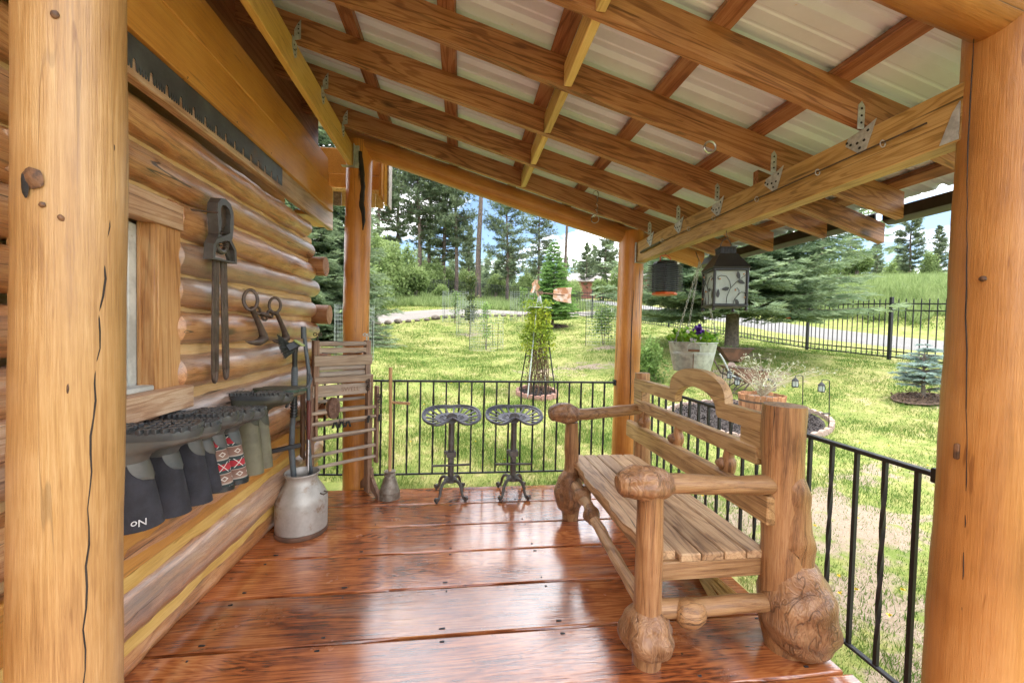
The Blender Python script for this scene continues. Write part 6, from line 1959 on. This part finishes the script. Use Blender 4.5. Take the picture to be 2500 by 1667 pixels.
def pine_meshes(name, H, r_max, crown0, seed, n_br=110, tuft=26, bare_low=True, lean=0.0, r_tr=.22, dense=1.0):
    """ponderosa-like: tall trunk, irregular limbs ending in needle tufts"""
    rng = np.random.RandomState(seed)
    b = MB()
    N = 14
    tp = [(lean * H * (i / N) ** 1.4 + .06 * math.sin(i * .9 + seed), .06 * math.sin(i * .7 + 2 * seed), H * i / N) for i in range(N + 1)]
    b.tube(tp, [r_tr * (1 - .86 * (i / N)) * (1.25 if i == 0 else 1) for i in range(N + 1)], 10)
    def trunk_at(z):
        f = min(1, max(0, z / H)) * N; i = min(N - 1, int(f)); t_ = f - i
        return np.array(tp[i]) * (1 - t_) + np.array(tp[i + 1]) * t_
    pos, tint = [], []
    for k in range(n_br):
        f = (k + rng.uniform(0, 1)) / n_br
        z = H * (crown0 + (1 - crown0) * f ** .95)
        fr = (z / H - crown0) / (1 - crown0)
        L = r_max * (math.sin(PI * min(1, .22 + .78 * fr)) ** .8 * .85 + .12) * rng.uniform(.55, 1.15) * (1 - .35 * fr)
        if bare_low and fr < .12: L *= rng.uniform(.3, .9)
        a = rng.uniform(0, 2 * PI)
        o = trunk_at(z)
        droop = rng.uniform(-.10, .35) * (1 - fr) - .25 * fr
        pts = []
        for i in range(5):
            t_ = i / 4
            pts.append(o + np.array([math.cos(a) * L * t_, math.sin(a) * L * t_, -droop * L * t_ + .22 * L * t_ * t_]))
        b.tube([tuple(p) for p in pts], list(np.linspace(.045 * (1.2 - fr) + .01, .008, 5)), 4, cap=False)
        m = int(tuft * dense * (.35 + L / r_max))
        for _ in range(m):
            t_ = rng.uniform(.28, 1.03) ** .8
            p = pts[0] + (pts[-1] - pts[0]) * t_ + np.array([0, 0, .0])
            i = min(3, int(t_ * 4)); p = pts[i] + (pts[i + 1] - pts[i]) * (t_ * 4 - i)
            sp_ = .30 * L * (.4 + .6 * t_) * .8
            p = p + np.array([rng.normal(0, sp_ * .55), rng.normal(0, sp_ * .55), rng.normal(.04, sp_ * .22)])
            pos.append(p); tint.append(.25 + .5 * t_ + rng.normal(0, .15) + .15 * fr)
    tm = [tri_cluster(9, .34, .030, rng, flat=.9) for _ in range(5)]
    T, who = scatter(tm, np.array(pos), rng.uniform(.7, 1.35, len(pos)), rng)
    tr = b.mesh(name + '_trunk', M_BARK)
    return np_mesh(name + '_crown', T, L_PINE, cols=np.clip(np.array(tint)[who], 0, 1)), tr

def spruce_meshes(name, H, r_max, crown0, seed, n_whorl=26, per=9, mat=None, bark=None, size=1.0, twigs=15, droop=.25, r_tr=.14, needle=.085, pw=.85, nw=.007, kk=16, jit=1.0):
    rng = np.random.RandomState(seed)
    b = MB()
    b.tube([(0, 0, 0), (.02 * math.sin(seed), 0, H * .4), (0, .01, H * .75), (0, 0, H)], [r_tr * 1.15, r_tr * .75, r_tr * .35, .01], 10)
    pos, za, sc, tint = [], [], [], []
    for w in range(n_whorl):
        f = w / (n_whorl - 1)
        z = H * (crown0 + (.985 - crown0) * f)
        L0 = r_max * (1 - f) ** pw + .05 * r_max
        if f < .06: L0 *= .85
        off = rng.uniform(0, 2 * PI)
        np_ = max(4, int(per * (1 - .5 * f)))
        for k in range(np_):
            a = off + 2 * PI * k / np_ + rng.uniform(-.28, .28)
            L = L0 * rng.uniform(.72, 1.12)
            ca, sa = math.cos(a), math.sin(a)
            zz_ = z + rng.uniform(-.5, .5) * H * .6 / n_whorl * jit
            def at(t_): return np.array([ca * L * t_, sa * L * t_, zz_ + L * (-droop * t_ + (droop * .75) * t_ * t_ + .10 * f * t_)])
            b.tube([tuple(at(t_)) for t_ in (0, .35, .7, 1)], [.018 + .006 * L, .013, .008, .003], 4, cap=False)
            m = max(4, int(twigs * L / r_max * 1.4))
            for i in range(m):
                t_ = .14 + .86 * (i + rng.uniform(0, 1)) / m
                p = at(t_)
                half = .36 * L * (1.02 - t_) * (1 if t_ > .25 else .6) + .05 * size
                for sgn in (-1, 1):
                    nn = max(1, int(half / (.11 * size)))
                    for j in range(nn):
                        q = (j + rng.uniform(.1, .9)) / nn
                        e = np.array([ca * .55 - sgn * sa * .85, sa * .55 + sgn * ca * .85, -.22])
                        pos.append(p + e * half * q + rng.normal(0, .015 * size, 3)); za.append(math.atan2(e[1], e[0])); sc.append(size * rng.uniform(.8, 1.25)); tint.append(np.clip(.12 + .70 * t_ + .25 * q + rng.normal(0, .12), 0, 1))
    # template: a twig spray along +x with needles on both sides, slightly drooping
    tm = []
    for s in range(4):
        T = []
        for i in range(kk):
            x = .17 * i / kk - .02
            d = np.array([.65, rng.choice([-1, 1]) * rng.uniform(.3, 1.0), rng.uniform(-.35, .5)]); d /= np.linalg.norm(d)
            sd = np.cross(d, rng.normal(size=3)); sd /= np.linalg.norm(sd)
            o = np.array([x, 0, -.25 * x * x * 6])
            T.append([o + sd * nw, o - sd * nw, o + d * needle * rng.uniform(.7, 1.15)])
        tm.append(np.array(T))
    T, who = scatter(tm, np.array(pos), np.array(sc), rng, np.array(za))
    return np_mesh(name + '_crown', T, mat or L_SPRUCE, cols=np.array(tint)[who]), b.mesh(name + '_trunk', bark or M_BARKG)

def bush_meshes(name, rx, ry, rz, n, lsize, seed, mat, lobes=9, stem=True):
    rng = np.random.RandomState(seed)
    c = rng.normal(size=(lobes, 3)); c /= np.linalg.norm(c, axis=1)[:, None]
    c[:, 2] = np.abs(c[:, 2])
    c = c * np.array([rx * .55, ry * .55, rz * .62]) + np.array([0, 0, rz * .30])
    rad = rng.uniform(.28, .5, lobes)
    w = rng.randint(0, lobes, n)
    d = rng.normal(size=(n, 3)); d /= np.linalg.norm(d, axis=1)[:, None]
    rr_ = rng.uniform(.35, 1.05, n) ** .6
    pos = c[w] + d * rr_[:, None] * (rad[w][:, None] * np.array([rx, ry, rz]))
    pos[:, 2] = np.abs(pos[:, 2])
    T = leaf_quads(pos, lsize * rng.uniform(.6, 1.3, n), rng, .6)
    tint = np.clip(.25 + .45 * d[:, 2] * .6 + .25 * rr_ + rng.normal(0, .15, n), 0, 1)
    b = MB()
    for k in range(7):
        a = rng.uniform(0, 2 * PI); e = c[k % lobes]
        b.tube([(.06 * math.cos(a), .06 * math.sin(a), -.05), (e[0] * .5, e[1] * .5, e[2] * .55), tuple(e)], [.035 * rx, .02 * rx, .008 * rx], 5)
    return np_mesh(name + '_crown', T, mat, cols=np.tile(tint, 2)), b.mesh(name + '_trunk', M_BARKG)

def tree(name, label, cat, meshes, loc, rz=0.0, sc=1.0, group=None, sxy=None):
    t = thing(name, label, cat, loc, rz, group)
    t.scale = (sxy or sc, sxy or sc, sc)
    put('crown', meshes[0], t); put('trunk', meshes[1], t)
    return t

# ------------------------------------------------------------------ trees near the porch
tree('spruce_tree', 'big layered spruce with bare grey trunk beside the road fence', 'tree', spruce_meshes('big_spruce', 8.5, 3.9, .165, 4, 24, 12, size=1.45, twigs=17, droop=.26, r_tr=.17, needle=.10, nw=.010, pw=.72, kk=16), ground(7.98, 11.0, -.05), .4)
tree('spruce_tree', 'dense blue green spruce behind the cabin corner', 'tree', spruce_meshes('left_spruce', 11.0, 2.9, .02, 9, 38, 12, size=1.7, twigs=17, droop=.32, r_tr=.2, needle=.10, nw=.012, pw=.75, kk=14), ground(-5.4, 15.0, -.1), 1.1)
tree('spruce_tree', 'small blue spruce on the lawn near the right post', 'tree', spruce_meshes('blue_spruce', .95, .47, .34, 6, 9, 8, mat=L_BLUE, bark=M_BARKG, size=.50, twigs=9, droop=-.45, r_tr=.035, needle=.12, nw=.0085, pw=.75, kk=16, jit=4.5), ground(8.40, 6.3, -.02), .3)
tree('larch_tree', 'bright green young larch behind the garden windmill', 'tree', spruce_meshes('larch', 3.9, 1.15, .12, 14, 24, 9, mat=L_LARCH, bark=M_BARKG, size=1.0, twigs=12, droop=-.10, r_tr=.06, needle=.11, nw=.012, pw=.8, kk=12), ground(4.15, 18.0, -.05), .8)
tree('juniper_shrub', 'low grey green juniper at the lawn edge by the amber post', 'shrub', spruce_meshes('juniper', 1.1, 1.5, .05, 16, 8, 10, mat=L_SPRUCE, size=.9, twigs=10, droop=.0, r_tr=.06, needle=.09, nw=.009, kk=10), ground(-3.3, 14.2, -.05), .2)
tree('lilac_shrub', 'round leafy lilac shrub just right of the split amber post', 'shrub', bush_meshes('lilac', .62, .55, .85, 1500, .085, 31, L_SAPL), ground(4.55, 9.2, -.05), .5)

# saplings and cages
def sapling_mesh(name, H, r, n, seed, mat, lsize, z0=.25, multi=2, tip=1.0):
    rng = np.random.RandomState(seed)
    b = MB(); pos = []
    for s in range(multi):
        a = rng.uniform(0, 2 * PI); dx, dy = .10 * math.cos(a) * (multi > 1), .10 * math.sin(a) * (multi > 1)
        b.tube([(dx * .3, dy * .3, 0), (dx, dy, H * .5), (dx * .6, dy * .6, H)], [.016, .012, .004], 6)
        for k in range(16):
            f = rng.uniform(z0, .95); a2 = rng.uniform(0, 2 * PI); L = r * (1 - f) ** .6 * rng.uniform(.6, 1.1)
            p0 = np.array([dx, dy, H * f]); p1 = p0 + np.array([math.cos(a2) * L, math.sin(a2) * L, L * .8])
            b.tube([tuple(p0), tuple(p1)], [.005, .002], 4)
            m = n // (16 * multi)
            t_ = rng.uniform(.2, 1.1, m)
            pos.append(p0 + (p1 - p0) * t_[:, None] + rng.normal(0, .04 + .12 * r, (m, 3)))
    pos = np.concatenate(pos)
    return np_mesh(name + '_crown', leaf_quads(pos, lsize * rng.uniform(.6, 1.3, len(pos)), rng, .6), mat, cols=np.tile(rng.uniform(0, 1, len(pos)), 2)), b.mesh(name + '_trunk', M_BARKG)

def cage_mesh(r, h, posts=True):
    b = MB()
    n = 26
    for k in range(n):
        a = 2 * PI * k / n
        b.tube([(r * math.cos(a), r * math.sin(a), 0), (r * math.cos(a), r * math.sin(a), h)], .003, 3, cap=False)
    z = 0.02
    while z <= h + .001:
        b.tube([(r * math.cos(2 * PI * k / n), r * math.sin(2 * PI * k / n), z) for k in range(n)], .003, 3, closed=True)
        z += .10
    return b.mesh('wire_mesh', M_WIRE, smooth=False)
CG = cage_mesh(.62, 1.5)
CGL = cage_mesh(.46, 1.4)
def cage(x, y, label, me, r, sc=1.0):
    t = thing('wire_cage', label, 'wire cage', ground(x, y, -.03), rnd.uniform(0, 3), 'wire cages round the young trees')
    put('wire_mesh', me, t)
    for k in range(3):
        a = 2 * PI * k / 3 + .4
        MB().tube([((r + .012) * math.cos(a), (r + .012) * math.sin(a), -.1), ((r + .012) * math.cos(a), (r + .012) * math.sin(a), 1.0)], .009, 6).build('stake', M_IRON, t)
SAP = [(.95, 14.8, 'slender pale sapling in the nearest wire cage left of the windmill', 1.72, .26, 480, L_SAPL, .085, 2),
       (.42, 17.6, 'dark columnar sapling behind the nearest wire cage', 2.6, .36, 1500, L_RED, .10, 1),
       (-.28, 19.6, 'pale sapling in the far wire cage by the gravel drive', 1.45, .28, 480, L_SAPL, .09, 1),
       (3.05, 20.0, 'sapling in the far wire cage left of the larch', 1.70, .32, 620, L_SAPL, .10, 1),
       (4.85, 13.2, 'two-stemmed sapling in the wire cage left of the split post', 1.35, .38, 800, L_SAPL, .09, 2),
       (-2.62, 10.4, 'sapling in the wire cage half hidden by the left back post', 1.5, .30, 420, L_SAPL, .08, 2)]
CAGEL = ['nearest wire cage, left of the garden windmill', 'wire cage round the dark columnar sapling', 'far wire cage beside the gravel drive', 'far wire cage just left of the larch', 'wire cage on bare soil left of the split post', 'tall wire cage half hidden by the left back post']
for i, (x, y, lab, H, r_, n, m, ls, mu) in enumerate(SAP):
    tree('sapling', lab, 'sapling', sapling_mesh('sapling%d' % i, H, r_, n, 40 + i, m, ls, .22, mu), ground(x, y, -.03), i, 1.0, 'young trees planted on the lawn')
    cage(x, y, CAGEL[i], CGL if i == 5 else CG, .46 if i == 5 else .62)

# orange feeder under the spruce
t = thing('orange_feeder', 'small orange feeder hanging below the big spruce branches', 'feeder', (8.55, 9.6, 1.98))
MB().lathe([(.05, 0), (.055, .01), (.052, .03), (.045, .04), (.045, .16), (.055, .17), (.05, .19), (.01, .20)], 14).build('bottle', M_ORANGE, t)
MB().tube([(0, 0, .2), (0, 0, .55)], .003, 5).build('string', M_IRON, t)

# ------------------------------------------------------------------ iron fences
def fence(name, label, pts, h=1.62, pick=.115, posth=None):
    t = thing(name, label, 'fence', (pts[0][0], pts[0][1], g(pts[0][0], pts[0][1])), 0, 'black iron fences round the lawn')
    zr = t.location.z
    for i, (x, y) in enumerate(pts):
        z = g(x, y) - zr
        MB().box((x - pts[0][0], y - pts[0][1], z + h / 2 + .05), (.075, .075, h + .15)).build('post', M_IRON, t)
    for i in range(len(pts) - 1):
        (xa, ya), (xb, yb) = pts[i], pts[i + 1]
        L = math.hypot(xb - xa, yb - ya); n = int(L / pick)
        za, zb = g(xa, ya) - zr, g(xb, yb) - zr
        A = Vector((xa - pts[0][0], ya - pts[0][1], za)); B_ = Vector((xb - pts[0][0], yb - pts[0][1], zb))
        for q in (h - .06, h - .24, .24, .08):
            MB().bar(A + Vector((0, 0, q)), B_ + Vector((0, 0, q)), .035, .035).build('rail', M_IRON, t)
        me = None
        for k in range(1, n):
            p = A.lerp(B_, k / n)
            if me is None:
                bb = MB().box((0, 0, h / 2 + .05), (.022, .022, h)); bb.lathe([(.012, 0), (.016, .012), (0, .04)], 4, (0, 0, h + .05), cap=False)
                me = bb.mesh('picket', M_IRON, smooth=False)
            o = put('picket', me, t, p)
    return t
fence('iron_fence', 'black picket fence along the road on the right', [(12.55, 6.4), (12.15, 8.15), (11.9, 9.8), (11.9, 12.5), (11.5, 16.0), (10.6, 19.5), (9.4, 22.8)], 1.62, .155)
fence('iron_fence', 'black picket fence panels behind the larch at the gate', [(9.4, 22.8), (8.2, 24.6), (7.1, 26.2)], 1.62, .125)
fence('iron_fence', 'black picket fence in front of the tall pines', [(6.0, 33.5), (3.9, 34.6), (1.4, 35.8), (-1.2, 37.0), (-3.8, 38.0)], 1.75, .14)

# ------------------------------------------------------------------ pines and forest
PM = [pine_meshes('pine_a', 20, 3.6, .22, 1, 150, 25), pine_meshes('pine_b', 22, 3.2, .26, 2, 145, 24, lean=.03), pine_meshes('pine_c', 17, 3.6, .20, 3, 145, 26, lean=-.03), pine_meshes('pine_d', 24, 1.6, .80, 5, 26, 18, r_tr=.30), pine_meshes('pine_e', 14, 2.7, .12, 7, 140, 30)]
def ray_x(px, Y):
    """lateral position of a picture column at distance Y"""
    u = (px * 2500 / 2352 - 1250) / 980.4
    d = _M.T @ np.array([u, -.1, 1.0])
    return d[0] / d[1] * Y
PG = 'tall pines beyond the fence'
PINES = [(868, 40, 0, 1.0, 'tall pine just right of the amber corner post'), (912, 43, 1, .95, 'second tall pine right of the amber corner post'), (963, 40, 1, 1.0, 'tall pine with a thin dark trunk left in the pine group'),
         (985, 42, 0, 1.02, 'full crowned pine in the middle of the pine group'), (1020, 41, 2, 1.12, 'bushy pine in the pine group'), (1047, 40, 1, .92, 'leaning thin pine at the right of the pine group'),
         (1098, 37.5, 3, .95, 'tall bare straight trunk with foliage only at the top'), (1165, 38, 2, .78, 'wide dark pine with a leaning trunk right of the bare trunk'), (1235, 46, 0, .72, 'pine behind the windmill'),
         (1297, 44, 3, .78, 'bare leaning trunk right of the larch'), (1388, 52, 4, .90, 'dark pine just left of the split post'), (1345, 60, 4, .62, 'small pine beside the distant barn'), (1075, 62, 4, .8, 'distant small pine behind the bare trunk'),
         (1885, 34, 3, .62, 'red barked pine trunk behind the big spruce'), (1945, 40, 1, .40, 'thin pine right of the red barked trunk'), (2010, 52, 4, .58, 'pine on the hillside beyond the road'), (2085, 27, 4, .42, 'dark fir with a bare lower trunk near the right post'), (2150, 34, 4, .42, 'bushy pine by the right post'),
         (1560, 48, 2, .75, 'pine seen beside the bug zapper'), (1620, 60, 4, 1.0, 'pine far behind the hanging lantern'), (1760, 55, 0, .7, 'pine above the big spruce')]
for i, (px_, Y, k, sc, lab) in enumerate(PINES):
    x = float(ray_x(px_, Y))
    tree('pine_tree', lab, 'tree', PM[k], ground(x, Y, -.2), i * 1.7, sc, PG)
BM = [bush_meshes('bush_a', 2.2, 2.0, 3.0, 5200, .20, 1, L_BUSH, 12), bush_meshes('bush_b', 1.9, 1.8, 2.1, 4200, .19, 2, L_BUSH, 10), bush_meshes('bush_c', 1.5, 1.5, 3.8, 4600, .19, 3, L_BUSH, 12)]
BUSH = [(858, 27, 2, 1.15, 'tall pale bush just right of the amber corner post'), (893, 30, 0, 1.25, 'broad pale bush above the left end of the drive'), (925, 33, 2, 1.0, 'upright bush in the hedge above the drive'), (950, 31, 1, 1.0, 'low bush at the drive edge'), (985, 40, 0, 1.05, 'bush behind the fence below the pine group'), (1030, 43, 1, 1.2, 'rounded bush behind the fence'), (1075, 44, 0, .9, 'bush behind the fence left of the bare trunk'),
        (1135, 45, 1, 1.1, 'bush behind the fence right of the bare trunk'), (1200, 48, 0, .9, 'bush behind the fence left of the windmill'), (1320, 40, 1, .9, 'bush by the distant barn'), (1380, 42, 1, .9, 'bush behind the gate fence'), (1430, 40, 0, 1.0, 'bush behind the split post'), (1960, 29, 1, 1.0, 'bush on the bank beyond the road'), (2060, 34, 0, .7, 'bush on the hillside beyond the road'), (2130, 25, 2, .5, 'young tree on the bank by the right post'), (1880, 33, 1, .9, 'bush behind the big spruce on the bank'), (835, 24, 1, 1.0, 'bush beside the amber corner post'), (1010, 33.5, 1, .55, 'small green bush in front of the fence')]
for i, (px_, Y, k, sc, lab) in enumerate(BUSH):
    x = float(ray_x(px_, Y))
    tree('bush', lab, 'bush', BM[k], ground(x, Y, -.1), i * 1.3, sc, 'bushes beyond the lawn')
# far wood as one mass
rng = np.random.RandomState(77)
pos = []
for k in range(520):
    px_ = rng.uniform(640, 2250); Y = rng.uniform(62, 120)
    x = float(ray_x(px_, Y)); z0 = g(x, Y)
    H = rng.uniform(4, 10) * (1 if Y < 90 else 1.3)
    m = int(60)
    f = rng.uniform(0, 1, m) ** 1.3
    r_ = (1 - f) * H * .24 * rng.uniform(.2, 1, m)
    a = rng.uniform(0, 2 * PI, m)
    pos.append(np.stack([x + r_ * np.cos(a), Y + r_ * np.sin(a), z0 + H * f], 1))
pos = np.concatenate(pos)
tm = [tri_cluster(9, 1.05, .13, rng, flat=.5) for _ in range(5)]
T, who = scatter(tm, pos, rng.uniform(.6, 1.2, len(pos)), rng)
o = put('distant_forest', np_mesh('distant_forest', T, L_FAR, cols=rng.uniform(0, 1, len(pos))[who]))
tag(o, 'pale green distant forest behind the pines', 'forest', kind='stuff')
# tall grass and weeds along the fence, drive and road bank
n = 26000
px_ = rng.uniform(830, 2300, n); Y = np.where(px_ < 1500, rng.uniform(26, 44, n), rng.uniform(14, 34, n))
X = np.array([ray_x(p, y) for p, y in zip(px_, Y)])
ok = (dist_path(X, Y, DRIVE) > 1.8) & (dist_path(X, Y, ROADP) > 2.3) & ((px_ < 1500) | (X > 17.0))
X, Y = X[ok], Y[ok]
Z = gz(X, Y)
tm = [tri_cluster(7, .42, .018, rng, flat=1.6) for _ in range(5)]
for q in tm: q[:, 2, 2] = np.abs(q[:, 2, 2]) + .12
T, who = scatter(tm, np.stack([X, Y, Z], 1), rng.uniform(.6, 1.5, len(X)), rng)
o = put('tall_weeds', np_mesh('tall_weeds', T, L_BUSH, cols=rng.uniform(.3, 1, len(X))[who]))
tag(o, 'tall weeds and grass along the fence and road bank', 'weeds', kind='stuff')
# stones along the drive edge
ORD = 'first second third fourth fifth sixth seventh eighth ninth tenth eleventh twelfth thirteenth fourteenth fifteenth sixteenth seventeenth eighteenth nineteenth twentieth twenty-first twenty-second'.split()
for k in range(22):
    f = k / 21
    x = -4.3 + 9.2 * f; y = 19.35 + 2.95 * f + rnd.uniform(-.12, .12)
    t = knobby([(-.12, 0, 0), (-.06, 0, .05), (.05, 0, .06), (.13, 0, .01)], [.05, .12, .11, .04], 10, .18, 9, k % 5)
    o = t.build('edge_stone', M_BARKG); o.location = ground(x, y, .0); o.rotation_euler.z = rnd.uniform(0, 3); s_ = rnd.uniform(.8, 1.6); o.scale = (s_, s_, s_ * .8)
    tag(o, ORD[k] + ' grey edging stone from the left along the gravel drive', 'stone', 'stones along the gravel drive')

# distant barns
def barn(px_, Y, w, d, h, label, rz, wall):
    x = float(ray_x(px_, Y))
    t = thing('barn', label, 'barn', ground(x, Y, -.3), rz)
    MB().box((0, 0, h / 2), (w, d, h)).build('wall', wall, t)
    MB().prism([(-w / 2 - .4, h - .1), (0, h + w * .22), (w / 2 + .4, h - .1), (w / 2 + .4, h + .05), (0, h + w * .22 + .16), (-w / 2 - .4, h + .05)], (0, -d / 2 - .4, 0), (1, 0, 0), (0, 0, 1), (0, d + .8, 0)).build('roof', M_PROOF, t)
    for k in (-1, 1):
        MB().box((w * .22 * k, -d / 2 - .02, h * .5), (.9, .06, .9)).build('window', M_GLASS, t)
    MB().box((0, -d / 2 - .03, .95), (1.0, .06, 1.9)).build('door', M_CREAM, t)
barn(1372, 62, 7, 9, 2.6, 'low distant barn with pale pink roof beside the split post', R(72), M_WARMR)
barn(1497, 66, 5, 6, 3.2, 'distant red building seen between split post and bug zapper', R(20), M_WARMR)
# mulch under larch and blue spruce
for (x, y, r_, lab) in ((4.15, 18.0, .75, 'bare brown soil ring beneath the larch'), (8.4, 6.3, .52, 'brown needle mulch under the small blue spruce')):
    t = thing('mulch_ring', lab, 'mulch', ground(x, y))
    mulch(t, x, y, r_, r_ * .7, 500, int(r_ * 10), M_BMULCH)
# dandelions
pts = []
rg = np.random.RandomState(4)
n = 90
M_DAND = plain('dandelion', (.75, .55, .02), .7)
a = rg.uniform(R(-10), R(58), n); r_ = np.exp(rg.uniform(math.log(3.2), math.log(9), n))
X, Y = r_ * np.sin(a), r_ * np.cos(a)
ok = ~((X < 2.0) & (Y < 4.0)); X, Y = X[ok], Y[ok]
T, who = scatter([tri_cluster(12, .020, .007, rg, flat=.3)], np.stack([X, Y, gz(X, Y) + .045], 1), 1.0, rg)
o = put('dandelions', np_mesh('dandelions', T, M_DAND)); tag(o, 'yellow dandelion heads dotted in the lawn', 'dandelions', kind='stuff')
